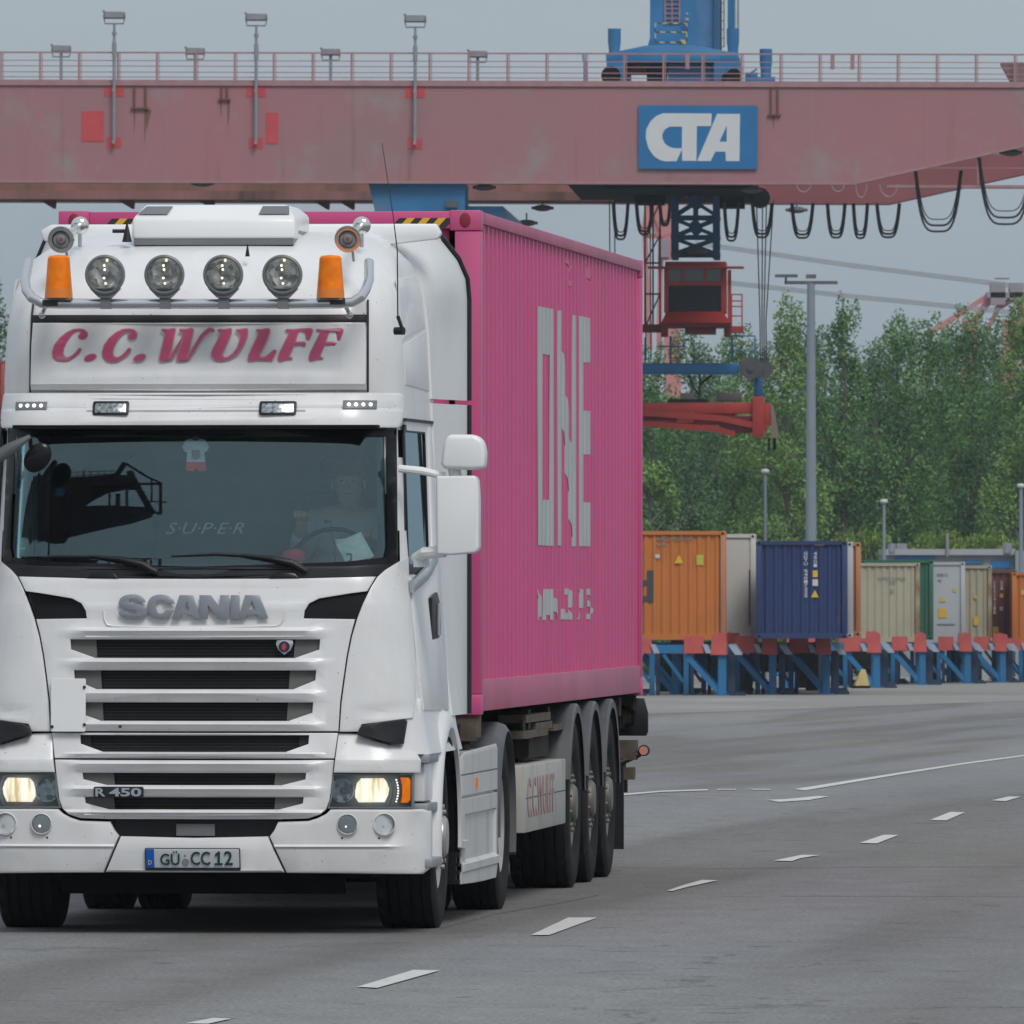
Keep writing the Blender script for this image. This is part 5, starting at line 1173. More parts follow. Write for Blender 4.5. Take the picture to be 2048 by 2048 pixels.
cta([[(1265, 195), (1605, 195), (1600, 897), (1397, 897), (1393, 758), (1240, 758), (1172, 897), (970, 897)], [(1300, 610), (1408, 372), (1410, 610)]])
# red primer patches and rusty brackets
for x0, x1, y0, y1 in ((159, 204, 225, 286), (528, 553, 227, 289)):
    a2, b2 = a_at(x0, y1), a_at(x1, y0); mb = MB(); mb.box((a2[0], -.02, a2[2]), (b2[0], -.004, b2[2])); mb.build('paint_patch', M['patchred'], gd)
for x0, x1, y1 in ((263, 289, 218), (437, 452, 200), (1536, 1553, 227)):
    a2, b2 = a_at(x0, y1), a_at(x1, 175); mb = MB(); mb.box((a2[0], -.08, a2[2]), (a2[0]+.06, -.0, b2[2])); mb.box((b2[0]-.06, -.08, a2[2]), (b2[0], 0, b2[2])); mb.box((a2[0]-.08, -.12, a2[2]-.05), (b2[0]+.08, -.0, a2[2])); mb.build('bracket', mat('rust', (.15, .06, .035), .8), gd)
rs = mat('rust_run', (.16, .085, .06), .8, var=.3, vscale=2)
for x0, x1, y0, y1 in ((263, 267, 220, 270), (284, 290, 220, 290), (288, 299, 222, 262), (436, 440, 203, 240), (450, 457, 203, 258), (1541, 1545, 229, 260)):
    mb = MB(); a2, b2 = a_at(x0, y1), a_at(x1, y0); mb.prism([(a2[0]+.03, a2[2]), (b2[0], b2[2]), (a2[0], b2[2])], -.012, -.003); mb.build('rust_run', rs, gd)
# floodlights on poles
def flood(xp, yt_, yb_, tall):
    b = -.25 if tall else 24.3
    p, q = a_at(xp, yb_, b), a_at(xp, yt_, b)
    mb = MB(); mb.tube([p, (p[0], b, (p[2]+q[2])/2+.6), (q[0], b, q[2]-.40)], [.055, .055, .04], 8)
    if tall: mb.cyl((p[0], b, q[2]-1.3), .075, .5, 'Z', 8); mb.cyl((p[0], b, q[2]-.75), .08, .1, 'Z', 8)
    fl = mb.build('floodlight', M['galv'], crane)
    mb = MB(); w_ = .36 if tall else .34; mb.box((q[0]-w_, b-.16, q[2]-.26), (q[0]+w_, b+.16, q[2]-.02)); mb.box((q[0]-w_-.04, b-.05, q[2]-.05), (q[0]-w_+.05, b+.05, q[2]+.04)); mb.build('lamp_head', M['lampgrey'], fl, bevel=.04)
    mb = MB(); mb.box((q[0]-w_+.05, b-.175, q[2]-.22), (q[0]+w_-.05, b-.16, q[2]-.06)); mb.build('glass', M['galv'], fl)
    mb = MB(); mb.tube([(q[0]-w_, b, q[2]-.15), (q[0]-w_+.05, b, q[2]-.42), (q[0]+w_-.05, b, q[2]-.42), (q[0]+w_, b, q[2]-.15)], .03, 6); mb.build('yoke', M['galv'], fl)
    if tall:
        for y in (184, 287):
            g = a_at(xp, y+0); mb = MB(); mb.box((g[0]-.33 if y < 200 else g[0]-.24, -.015, g[2]-.20), (g[0]+.33 if y < 200 else g[0]+.24, -.003, g[2]+.16)); mb.build('primer_spot', M['patchred'], fl)
            mb = MB(); mb.box((g[0]-.05, b-.06, g[2]-.05), (g[0]+.05, 0, g[2]+.05)); mb.build('clamp', M['galv'], fl)
for x, y in ((224, 25), (508, 28), (826, 30)): flood(x, y, 291, True)
for x, y in ((118, 93), (386, 97), (657, 98), (951, 101)): flood(x, y, 172, False)
# lamps below the girders
for x, y, b in ((402, 369, .9), (965, 375, .9), (30, 400, 24), (1500, 378, .9), (2018, 302, .9), (1082, 416, 24), (1590, 418, 24), (1050, 446, 24)):
    p = a_at(x, y, b); mb = MB(); mb.sph(p, .16, 10, (2.1, 1, .75)); mb.sph((p[0]-.34, p[1], p[2]), .06, 6); mb.sph((p[0]+.34, p[1], p[2]), .06, 6)
    mb.tube([p, (p[0], p[1], p[2]+.35)], .03, 6)
    mb.build('underside_lamp', M['fender'], crane)
# blue leg under the bridge
p0, p1 = a_at(733, 366, .05), a_at(926, 366, .05); q1 = a_at(1022, 408, 12)
mb = MB(); mb.prism([(p0[0], zb-.01), (p1[0], zb-.01), (p1[0]+.0, 0), (p0[0]+1.2, 0), (p0[0]+.45, zb-2)], .3, 4.0); lg = mb.build('leg', M['crane_blue'], crane)
mb = MB(); mb.box((p1[0]+.02, 1.0, zb-3.4), (q1[0], 24, zb-.75)); mb.build('sill_beam', M['crane_blue'], lg)
mb = MB(); mb.box((a_at(888, 400)[0], .1, a_at(0, 416)[2]), (a_at(912, 400)[0], .3, a_at(0, 402)[2])); mb.build('lamp', M['fender'], lg)
# white wall box on the right end and hatch boxes on the railing
mb = MB(); g = a_at(2003, 168); mb.prism([(g[0]-.1, a_at(0, 124)[2]), (g[0]+1.6, a_at(0, 124)[2]), (g[0]+1.6, zt), (g[0]+.35, zt)], .3, 2.2); mb.build('cover_box', M['crane_red'], crane)
for x in (1370, 1660, 1700):
    g = a_at(x, 120, -.05); mb = MB(); mb.box((g[0]-.06, -.08, g[2]-.28), (g[0]+.08, -.03, g[2]+.22)); mb.build('rail_tag', M['rail'], crane)
# festoon loops
def loop(x0, x1, yt_, yb_, rad=.038, b=2.8, n=2):
    mb = MB()
    for k in range(n):
        f = 1-.10*k if n < 4 else 1-.07*k; a2, b2 = a_at(x0+2*k, yt_, b), a_at(x1-2*k, yt_, b); d = (a2[2]-a_at(x0, yb_, b)[2])*f; pts = []
        cx_, hw = (a2[0]+b2[0])/2, (b2[0]-a2[0])/2
        for i in range(17):
            u = -1+i/8; pts.append((cx_+hw*(abs(u)**.62)*(1 if u > 0 else -1), b+.1*k, a2[2]-d*(1-abs(u)**2.6)))
        mb.tube(pts, rad*(1 if k < 2 else .5), 5)
    return mb.build('festoon_cable', M['cable'], crane)
for x0, x1, y1 in ((1222, 1254, 478), (1268, 1303, 468), (1315, 1338, 450), (1444, 1475, 480), (1500, 1542, 473), (1579, 1624, 474), (1650, 1688, 473), (1702, 1733, 474), (1749, 1797, 472)): loop(x0, x1, 404, y1, n=3)
loop(1826, 1920, 338, 460, n=3, b=1); loop(1953, 2062, 312, 445, n=3, b=1); 
for x0, x1, y1 in ((1590, 1618, 382), (1660, 1685, 381), (1708, 1730, 393), (1756, 1792, 391)): 
    mb = MB(); a2, b2 = a_at(x0, 366, -.1), a_at(x1, 366, -.1); d = a2[2]-a_at(x0, y1, -.1)[2]
    mb.tube([((a2[0]+b2[0])/2+(b2[0]-a2[0])/2*math.sin(t*.3927-1.5708), -.1, a2[2]-d*math.cos(t*.3927-1.5708)) for t in range(9)], .018, 5); mb.build('festoon_cable', M['galv'], crane)
# walkway below the far girder on the right
mb = MB(); z = a_at(1800, 368, 22)[2]; xa = a_at(1770, 368, 22)[0]
mb.box((xa, 21.5, z-.10), (xr2, 22.5, z)); mb.build('walkway', M['rail'], gd2)
for k in range(5): mb = MB(); x = xa+1+k*2.2; mb.bar((x, 21.5, z), (x, 21.5, z+1.1), .05); mb.build('walkway_post', M['rail'], gd2)
mb = MB(); mb.bar((xa, 21.5, z+1.1), (xr2, 21.5, z+1.1), .05); mb.bar((xa, 21.5, z+.6), (xr2, 21.5, z+.6), .03); mb.build('walkway_rail', M['rail'], gd2)

# ---- trolley with blue tower, lattice column, operator cab, spreader
trol = thing('crane_trolley', (K.at(1385, 0, 12)[0]*math.cos(CA)-12*math.sin(CA), GY+12*math.cos(CA)+K.at(1385, 0, 12)[0]*math.sin(CA), g0), CA, 'blue slewing tower trolley riding the bridge with red operator cab and container spreader below', 'crane trolley')
TX = K.at(1385, 0, 12)[0]
def t_at(x, y, b=0): p = a_at(x, y, 12+b); return (p[0]-TX, b, p[2])
B_ = M['crane_blue']
z_d = t_at(0, 171, 0)[2]
tt = lambda x: t_at(x, 0, -6)[0]
tz = lambda y, b=-6: t_at(1385, y, b)[2]
mb = MB(); mb.prism([(tt(1212), tz(107)), (tt(1290), tz(91)), (tt(1390), tz(91)), (tt(1477), tz(107)), (tt(1477), tz(124)), (tt(1212), tz(124))], -6, 6); base = mb.build('platform_hull', B_, trol, bevel=.02)
mb = MB(); mb.box((tt(1213), -6, tz(172)), (tt(1248), 6, tz(124))); mb.box((tt(1428), -6, tz(172)), (tt(1476), 6, tz(124))); mb.box((tt(1335), -5.5, tz(172)), (tt(1430), 5.5, tz(126))); mb.box((tt(1290), -3, tz(172)), (tt(1325), 3, tz(124))); mb.build('platform_leg', B_, trol)
mb = MB(); mb.cyl((tt(1222), -6, tz(152)), .33, .6, 'Y', 20); mb.build('drum', M['dark'], trol); mb = MB(); mb.cyl((tt(1468), -6.2, tz(155)), .28, .8, 'Y', 16); mb.cyl((tt(1455), -6.2, tz(158)), .2, .6, 'Y', 16); mb.build('drum', M['dark'], trol)
mb = MB(); mb.prism([(tt(1297), tz(-60)), (tt(1296), tz(70)), (tt(1292), tz(84)), (tt(1284), tz(91)), (tt(1402), tz(91)), (tt(1390), tz(78)), (tt(1388), tz(66)), (tt(1388), tz(-60))], -3.0, 2.5); tw = mb.build('tower', B_, trol)
mb = MB(); mb.box((tt(1388), -2.6, tz(92)), (tt(1437), 2.4, tz(-60))); mb.build('tower_side', mat('pale_blue_panel', (.075, .21, .40), .4, var=.1), trol)
mb = MB(); mb.box((tt(1426), -2.9, tz(100)), (tt(1434), -2.62, tz(-60))); mb.box((tt(1452), -2.2, tz(92)), (tt(1465), 2.0, tz(-60))); mb.build('tower_corner', B_, trol)
def ladder(x0, x1, y0, y1, b, m, name='ladder', step=.3):
    mb = MB(); a2, b2 = t_at(x0, y1, b), t_at(x1, y0, b)
    for x in (a2[0], b2[0]): mb.bar((x, b, a2[2]), (x, b, b2[2]), .04)
    z = a2[2]
    while z < b2[2]: mb.bar((a2[0], b, z), (b2[0], b, z), .03); z += step
    return mb.build(name, m, trol)
ladder(1438, 1448, -50, 94, -3.2, M['fender']); ladder(1475, 1477, -50, 60, -2.5, M['galv'])
mb = MB()
for x in (1327, 1341, 1356): mb.bar((tt(x), -3.05, tz(40)), (tt(x), -3.05, tz(-60)), .05)
for y in (38, 30, 20, 10, 2, -8): mb.bar((tt(1327), -3.05, tz(y)), (tt(1356), -3.05, tz(y)), .035)
mb.build('tower_window_bars', M['rail'], trol)
stm = mat('yellow_black_stripes', (.6, .4, .05), .6); t_ = stm.node_tree; c_ = N(t_, 'ShaderNodeTexCoord'); w_ = N(t_, 'ShaderNodeTexWave', bands_direction='DIAGONAL'); w_.inputs['Scale'].default_value = 1.7
t_.links.new(c_.outputs['Object'], w_.inputs[0]); t_.links.new(ramp(t_, w_.outputs[0], [(.49, (.05, .05, .04)), (.51, (.55, .42, .12))]), t_.nodes['Principled BSDF'].inputs['Base Color'])
mb = MB()
for y in (41, 58.5, 79): mb.bar((tt(1308), -3.6, tz(y)), (tt(1371), -3.6, tz(y)), .04)
for x in (1308, 1371): mb.bar((tt(x), -3.6, tz(80)), (tt(x), -3.6, tz(40)), .04)
mb.box((tt(1356), -3.65, tz(83)), (tt(1368), -3.5, tz(74))); mb.build('safety_rail', stm, trol)
mb = MB(); mb.sph((tt(1371), -3.3, tz(34)), .09, 8); mb.sph((tt(1371), -3.3, tz(22)), .06, 8); mb.lathe([(0, .10), (.04, .10)], (tt(1382), -3.3, tz(39)), 'Y', 14); mb.build('horn', M['galv'], trol)
for x0, x1, y0, y1 in ((1215, 1241, 56, 108), (1453, 1478, 56, 110), (1519, 1544, 97, 165)):
    mb = MB(); c_ = ((tt(x0)+tt(x1))/2, -5.5); r = (tt(x1)-tt(x0))/2; mb.lathe([(tz(y1), r*.85), (tz(y0)-.7, r*.85), (tz(y0)-.45, r), (tz(y0), r), (tz(y0), .01)], (c_[0], c_[1], 0), 'Z', 18); mb.build('exhaust_stack', B_, trol)
mb = MB(); mb.box((tt(1490), -6, tz(172)), (tt(1515), -5, tz(145))); mb.box((tt(1515), -6, tz(172)), (tt(1550), -5, tz(154))); mb.bar((tt(1496), -6, tz(150)), (tt(1514), -6, tz(138)), .06); mb.build('machinery', B_, trol)
mb = MB(); mb.box((tt(1166), -5.5, tz(165)), (tt(1173), -5.2, tz(120))); mb.tube([(tt(1166), -5.3, tz(120)), (tt(1164), -5.3, tz(104)), (tt(1170), -5.3, tz(106))], .03, 6); mb.build('bogie_post', B_, trol)
# lattice column below
zl0, zl1 = t_at(0, 404)[2], t_at(0, 520)[2]; X0, X1 = t_at(1343, 0)[0], t_at(1440, 0)[0]
mb = MB()
for b in (-1.2, 1.2):
    for x in (X0+.12, X1-.12): mb.bar((x, b, zl0+1.5), (x, b, zl1), .22)
    lv = [zl0+.5, t_at(0, 437)[2], t_at(0, 476)[2], zl1+.15]
    for i, (za, zb_) in enumerate(zip(lv, lv[1:])):
        mb.bar((X0, b, zb_), (X1, b, zb_), .12); xm = (X0+X1)/2
        mb.bar((X0, b, za), (X1, b, zb_), .09); mb.bar((X1, b, za), (X0, b, zb_), .09)
        if i < 2: mb.bar((xm, b, za), (xm, b, zb_), .14); mb.cyl((xm, b, (za+zb_)/2), .22, .1, 'Y', 14)
for x in (X0+.12, X1-.12):
    for i, (za, zb_) in enumerate(zip(lv, lv[1:])): mb.bar((x, -1.2, za), (x, 1.2, zb_), .08); mb.bar((x, 1.2, za), (x, -1.2, zb_), .08)
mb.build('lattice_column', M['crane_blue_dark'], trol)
mb = MB(); c_ = t_at(1392, 504, -1.5); mb.sph(c_, .2, 10, (2, 1, .8)); mb.build('work_lamp', M['fender'], trol)
# dark underside machinery
mb = MB(); mb.box((t_at(1150, 0)[0], -9, zb+.0), (t_at(1500, 0)[0], 9, zb+1.0)); mb.cyl(t_at(1520, 396), .35, 1, 'Y', 12); mb.box(t_at(1270, 408, -1), t_at(1330, 395, 1)); mb.box(t_at(1440, 415, -1), t_at(1490, 398, 1)); mb.build('running_gear', M['dark'], trol)
# operator cab
oc = bpy.data.objects.new('operator_cab', None); C.objects.link(oc); oc.parent = trol; CB_ = M['cab_red']
def tb(x0, x1, y0, y1, b0, b1, m, name, bev=.015):
    a2, b2 = t_at(x0, y1, b0), t_at(x1, y0, b0); mb = MB(); mb.box((a2[0], b0, a2[2]), (b2[0], b1, b2[2])); return mb.build(name, m, oc, bevel=bev)
f0 = -2.2
tb(1330, 1452, 523, 537, f0, .8, CB_, 'roof'); tb(1295, 1487, 532.5, 535.5, f0-.6, -.8, CB_, 'roof_brim', 0)
tb(1328, 1337, 537, 625, f0, .6, CB_, 'corner_post'); tb(1442, 1452, 537, 625, f0, .6, CB_, 'corner_post')
tb(1337, 1442, 564, 571, f0+.02, f0+.2, CB_, 'window_rail', 0)
for x in (1366, 1411): tb(x-3, x+3, 537, 564, f0+.02, f0+.2, CB_, 'mullion', 0)
tb(1337, 1442, 537, 564, f0+.08, f0+.12, M['winlight'], 'upper_window', 0); tb(1336, 1443, 571, 623, f0+.08, f0+.12, M['winglass'], 'main_window', 0)
tb(1336, 1443, 537, 625, f0+.5, .6, M['dark'], 'cab_back', 0)
a2, b2 = t_at(1333, 623, f0), t_at(1446, 646, f0); a3, b3 = t_at(1322, 646, f0-.5), t_at(1460, 646, f0-.5)
mb = MB(); mb.add([(a2[0], f0, a2[2]), (b2[0], f0, a2[2]), (b3[0], f0-.5, b3[2]), (a3[0], f0-.5, a3[2]), (a2[0], .6, a2[2]), (b2[0], .6, a2[2]), (b3[0], .6, b3[2]), (a3[0], .6, a3[2])], [(0, 1, 2, 3), (4, 5, 6, 7), (0, 3, 7, 4), (1, 2, 6, 5), (3, 2, 6, 7)]); mb.build('sloped_front', CB_, oc)
dr = mat('cab_dark_red', (.16, .015, .018), .6)
tb(1320, 1462, 646, 654, f0-.4, .8, dr, 'floor'); tb(1370, 1430, 654, 667, f0, .5, dr, 'floor', 0); 
for x in (1322, 1448): tb(x, x+14, 650, 674, f0-.2, f0+.1, dr, 'foot')
mb = MB()
for b in (f0, .5):
    for x in (1463, 1484): mb.bar(t_at(x, 660, b), t_at(x, 589, b), .05)
    for y in (589, 602, 613, 632): mb.bar(t_at(1463, y, b), t_at(1484, y, b), .045)
for y in (589, 613, 632): mb.bar(t_at(1484, y, f0), t_at(1484, y, .5), .045)
mb.box(tuple(t_at(1455, 664, f0)), tuple(t_at(1488, 655, .5))); mb.bar(t_at(1459, 540, f0), t_at(1459, 655, f0), .12); mb.build('platform_railing', CB_, oc)
mb = MB()
for x in (1290, 1306, 1320): mb.bar(t_at(x, 405, -1), t_at(x, 655, -1), .06)
for y in (526, 588): mb.bar(t_at(1290, y, -1), t_at(1322, y, -1), .06)
for y0_, y1_ in ((588, 655), (405, 470), (470, 526)): mb.bar(t_at(1290, y1_, -1), t_at(1320, y0_, -1), .05)
mb.box(tuple(t_at(1270, 664, -1.5)), tuple(t_at(1324, 650, 0))); mb.build('stair_frame', dr, oc)
# ropes, head block, spreader
for x0, x1 in ((1513, 1520), (1525, 1524), (1533, 1528), (1547, 1532)): mb = MB(); mb.tube([t_at(x0, 400, 0), t_at(x1, 640, 0), t_at(x1+1, 718, 0)], .022, 5); mb.build('hoist_rope', M['cable'], trol)
for x0 in (1219, 1229, 1290, 1300): mb = MB(); mb.tube([t_at(x0, 400, 0), t_at(x0+2, 720, 0)], .022, 5); mb.build('hoist_rope', M['cable'], trol)
hb = bpy.data.objects.new('head_block', None); C.objects.link(hb); hb.parent = trol
def sb(x0, x1, y0, y1, b0, b1, m, name, par, bev=.02):
    a2, b2 = t_at(x0, y1, b0), t_at(x1, y0, b0); mb = MB(); mb.box((a2[0], b0, a2[2]), (b2[0], b1, b2[2])); return mb.build(name, m, par, bevel=bev)
sb(1190, 1478, 726, 748, -.6, .6, mat('beam_blue', (.015, .18, .40), .45, var=.1), 'beam', hb, .06)
mb = MB(); mb.cyl(t_at(1502, 736, -.6), .38, .35, 'Y', 28); mb.cyl(t_at(1502, 736, -.8), .12, .1, 'Y', 12); mb.build('sheave', M['fender'], hb); mb = MB(); mb.cyl(t_at(1524, 738, .2), .36, .3, 'Y', 24); mb.build('sheave', M['fender'], hb)
mb = MB(); mb.cyl(t_at(1212, 736, -.6), .38, .35, 'Y', 28); mb.build('sheave', M['fender'], hb)
mb = MB()
for x, y0, y1 in ((1341, 672, 726), (1464, 672, 724)): mb.bar(t_at(x, y0, 0), t_at(x, y1, 0), .07)
for a2, b2 in (((1315, 693), (1370, 693)), ((1464, 672), (1510, 672)), ((1510, 672), (1510, 724)), ((1472, 702), (1510, 702)), ((1290, 675), (1290, 730))): mb.bar(t_at(*a2, 0), t_at(*b2, 0), .05)
mb.build('guard_rail', M['crane_blue'], hb)
sp_ = bpy.data.objects.new('spreader', None); C.objects.link(sp_); sp_.parent = trol; SR = M['spreader_red']
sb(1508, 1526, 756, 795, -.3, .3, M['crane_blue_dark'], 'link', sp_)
def bentbeam(yoff, h0, b0, b1, nm):
    pts = [(1180, 806+yoff), (1300, 808+yoff), (1440, 818+yoff), (1535, 838+yoff)]
    mb = MB()
    for (xa_, ya_), (xb_, yb_) in zip(pts, pts[1:]):
        A2, B2 = t_at(xa_, ya_, b0), t_at(xb_, yb_, b0); hh = h0/56; mb.prism([(A2[0], A2[2]), (B2[0], B2[2]), (B2[0], B2[2]-hh), (A2[0], A2[2]-hh)], b0, b1)
    return mb.build(nm, SR, sp_)
sb(1180, 1510, 805, 827, -1.1, 1.1, SR, 'main_frame', sp_, .02); sb(1180, 1470, 827, 850, -.9, 1.0, SR, 'main_frame', sp_, .02); sb(1290, 1352, 828, 838, -.96, -.88, dr, 'slot', sp_, 0); sb(1394, 1442, 830, 842, -.96, -.88, dr, 'slot', sp_, 0)
bentbeam(12, 12, -1.25, -.9, 'arm')
mb = MB(); pts = [(1180, 838), (1300, 842), (1430, 852), (1470, 862)]
for (xa_, ya_), (xb_, yb_) in zip(pts, pts[1:]):
    A2, B2 = t_at(xa_, ya_, -1.2), t_at(xb_, yb_, -1.2); mb.prism([(A2[0], A2[2]), (B2[0], B2[2]), (B2[0], B2[2]-.2), (A2[0], A2[2]-.2)], -1.2, -.9)
mb.build('arm', SR, sp_)
sb(1353, 1388, 824, 846, -1.2, -.9, SR, 'gusset', sp_); sb(1440, 1505, 832, 866, -1.1, -.9, dr, 'gusset', sp_); sb(1290, 1440, 822, 840, -1.0, .5, dr, 'cross_frame', sp_, 0)
sb(1505, 1528, 793, 873, -1.3, 1.3, SR, 'end_frame', sp_); sb(1526, 1542, 806, 850, -1.2, 1.2, SR, 'end_frame', sp_)
mb = MB(); A2 = [t_at(x, y, -1.25) for x, y in ((1541, 810), (1547, 812), (1556, 860), (1555, 876), (1544, 876))]; mb.prism([(p[0], p[2]) for p in A2], -1.25, -1.1); mb.build('flipper', mat('worn_plate', (.33, .23, .20), .6), sp_)
sb(1536, 1540, 876, 900, -1.1, -1.0, M['dark'], 'twistlock', sp_, 0); sb(1546, 1552, 876, 900, -1.1, -1.0, M['dark'], 'twistlock', sp_, 0)
sb(1360, 1386, 786, 802, -.5, .5, mat('cream_box', (.30, .27, .20), .6), 'electric_box', sp_); sb(1433, 1483, 785, 802, -.5, .5, M['greyplastic'], 'electric_box', sp_); sb(1335, 1415, 798, 806, -.9, .9, M['chassis'], 'tray', sp_)
mb = MB(); mb.tube([t_at(1378, 750), t_at(1386, 772), t_at(1398, 790)], .04, 6); mb.tube([t_at(1400, 750), t_at(1399, 790)], .04, 6); mb.tube([t_at(1424, 750), t_at(1400, 768)], .05, 6); mb.build('power_cable', M['cable'], sp_)

# ================================================================ YARD CONTAINERS AND RACKS
def cmat(name, col, rust=.4): return mat(name, tuple(c*.82 for c in col), .55, var=.08, vscale=.6, dirt=((.22, .11, .06), 1.6, .57, rust), dstretch=(1, 1, .3))
YA = R(-1.2)
def yard_container(xr_px, Y, yt_, h, col, label, grp=None, marks=None, ncor=9, length=12.19, rustpost=None, flatface=False, topcol=None, zfix=None):
    """end face towards the camera; its right edge is read at xr_px, its top at yt_"""
    X = (xr_px-1024)/F*Y; top = H-Y*(yt_-HZ)/F; z0 = top-h
    o = thing('shipping_container', (X-1.219, Y, z0), YA, label, 'shipping container', grp); m = col
    mb = MB(); n = 60; xs3 = [-1.07+2.14*i/n for i in range(n+1)]; bm = mb.bm
    def dd(x):
        u = (x*ncor/2.14) % 1; return .07+(0 if flatface else .045*(0 if u < .3 else (u-.3)/.2 if u < .5 else 1 if u < .8 else 1-(u-.8)/.2))
    r0 = [bm.verts.new((x, dd(x), .14)) for x in xs3]; r1 = [bm.verts.new((x, dd(x), h-.1)) for x in xs3]
    for i in range(n): bm.faces.new((r0[i], r0[i+1], r1[i+1], r1[i]))
    ew = mb.build('end_wall', m, o, smooth=10)
    mb = MB(); mb.box((-1.07, .02, 0), (1.07, .16, .14)); mb.build('bottom_sill', m, o); mb = MB(); mb.box((-1.07, .02, h-.1), (1.07, .16, h)); mb.build('top_header', m, o)
    for sx_ in (-1, 1):
        mb = MB(); mb.box((min(sx_*1.07, sx_*1.216), 0, .118), (max(sx_*1.07, sx_*1.216), .16, h-.118)); mb.build('corner_post', rustpost if (rustpost and sx_ > 0) else m, o, bevel=.01)
        for z in (0, h-.118): mb = MB(); mb.box((min(sx_*1.05, sx_*1.219), -.004, z), (max(sx_*1.05, sx_*1.219), .174, z+.118)); mb.build('corner_casting', m, o, bevel=.01)
        for z in (.06, h-.06): mb = MB(); mb.cyl((sx_*1.13, -.006, z), .035, .01, 'Y', 12); mb.build('casting_hole', M['dark'], o)
    mb = MB(); y = .16; ys3 = []
    while y < length-.2: ys3 += [(y, 0), (y+.1, 0), (y+.15, .036), (y+.23, .036)]; y += .28
    for sx_ in (-1, 1):
        a2 = [bm2 for bm2 in [mb.bm.verts.new((sx_*(1.20-d), yy, .1)) for yy, d in ys3]]; b2 = [mb.bm.verts.new((sx_*(1.20-d), yy, h-.05)) for yy, d in ys3]
        for i in range(len(a2)-1): mb.bm.faces.new((a2[i], a2[i+1], b2[i+1], b2[i]))
    mb.build('side_wall', m, o, smooth=10)
    mb = MB(); mb.box((-1.21, .16, h-.04), (1.21, length, h-.02)); mb.box((-1.19, length-.1, .1), (1.19, length-.05, h-.05)); mb.box((-1.2, .16, .02), (1.2, length, .1)); mb.build('roof', topcol or m, o)
    for k in (marks or []): k(o, X-1.219, Y, z0, ew)
    return o
def mark_poly(pxs, m, name):
    def f(o, X, Y, z0, par):
        pts = [((x-1024)/F*Y-X, H-Y*(y-HZ)/F-z0) for x, y in pxs]; mb = MB(); mb.prism(pts, .045, .055); mb.build(name, m, par, smooth=0)
    return f
def box_px(x0, x1, y0, y1, m, name='label_plate'): return mark_poly([(x0, y0), (x1, y0), (x1, y1), (x0, y1)], m, name)
def tri_px(x0, x1, y0, y1, m, name='warning_triangle'): return mark_poly([((x0+x1)/2, y0), (x1, y1), (x0, y1)], m, name)
def txt_px(s, x0, x1, y0, y1, m, name='lettering', vert=False):
    def f(o, X, Y, z0, par):
        a2 = ((x0-1024)/F*Y-X, H-Y*(y1-HZ)/F-z0); b2 = ((x1-1024)/F*Y-X, H-Y*(y0-HZ)/F-z0)
        if vert:
            mb = bmesh.new(); n = len(s); hh = (b2[1]-a2[1])/n
            for i, ch in enumerate(s):
                if ch == ' ': continue
                bm = textbm(ch, a2[0], b2[0], b2[1]-hh*(i+1)+hh*.18, b2[1]-hh*i, .004, .02); me = bpy.data.meshes.new('x'); bm.to_mesh(me); bm.free(); mb.from_mesh(me); bpy.data.meshes.remove(me)
            bm = mb
        else: bm = textbm(s, a2[0], b2[0], a2[1], b2[1], .004, .02)
        for v in bm.verts: x, z, t = v.co; v.co = (x, .05-t, z)
        finish(bm, name, m, par, 0)
    return f
yl = mat('label_yellow', (.62, .42, .03), .5); wt = mat('label_white', (.5, .52, .55), .5); dk = mat('label_dark', (.05, .05, .06), .5); dgrey = mat('letter_grey', (.2, .2, .2), .6)
CO = cmat('orange_container', (.60, .19, .035)); CN = cmat('navy_container', (.018, .042, .15), .15); CW_ = cmat('grey_white_container', (.64, .63, .59), .5); CC = cmat('cream_container', (.46, .43, .31), .3)
CG = cmat('green_container', (.02, .14, .085)); CR_ = cmat('pale_reefer', (.50, .53, .56), .1); CB2 = cmat('brown_container', (.17, .055, .048), .2); RP = mat('rusted_post', (.30, .25, .16), .7, var=.2, vscale=2, dirt=((.20, .085, .035), 2.5, .44, .9), dstretch=(1, 1, .4)); COp = cmat('faded_orange_post', (.52, .22, .11))
GRP = 'containers parked on the racks'
u1 = lambda u: 1270+u/4.83; v1 = lambda v: 1000+v/4.83; u2 = lambda u: 1648+u/4.83
yard_container(1452, 350, 1062, 2.896, CO, 'orange container with dark letter d and yellow hazard labels next to the pink trailer load', GRP, [
    txt_px('d', 1262, 1307, v1(680), v1(978), dk), tri_px(u1(380), u1(468), v1(530), v1(612), yl), box_px(u1(595), u1(662), v1(530), v1(628), mat('label_lime', (.45, .42, .06), .5)), box_px(u1(195), u1(238), v1(525), v1(560), wt),
    txt_px('4310', u1(205), u1(300), v1(415), v1(445), dgrey), txt_px('ABCU 431012 0', u1(205), u1(560), v1(355), v1(392), dgrey)], length=6.06, rustpost=COp)
yard_container(1512, 357, 1068, 2.896, CW_, 'dirty white container between the orange and the navy one', GRP, [box_px(1498, 1504, 1140, 1250, dk, 'vertical_lettering')], flatface=True)
yard_container(1695, 350, 1082, 2.59, CN, 'navy blue container with vertical white lettering and yellow signs', GRP, [
    txt_px('GDTU 54017222', u1(1632), u1(1668), v1(500), v1(945), wt, vert=True), txt_px('45G1', u1(1725), u1(1758), v1(500), v1(655), wt, vert=True), box_px(u1(1718), u1(1765), v1(680), v1(745), yl), box_px(u1(1715), u1(1768), v1(765), v1(830), wt), tri_px(u1(1700), u1(1775), v1(870), v1(940), yl),
    box_px(u1(1735), u1(1825), v1(415), v1(440), M['yellow'], 'hazard_strip')], length=6.06)
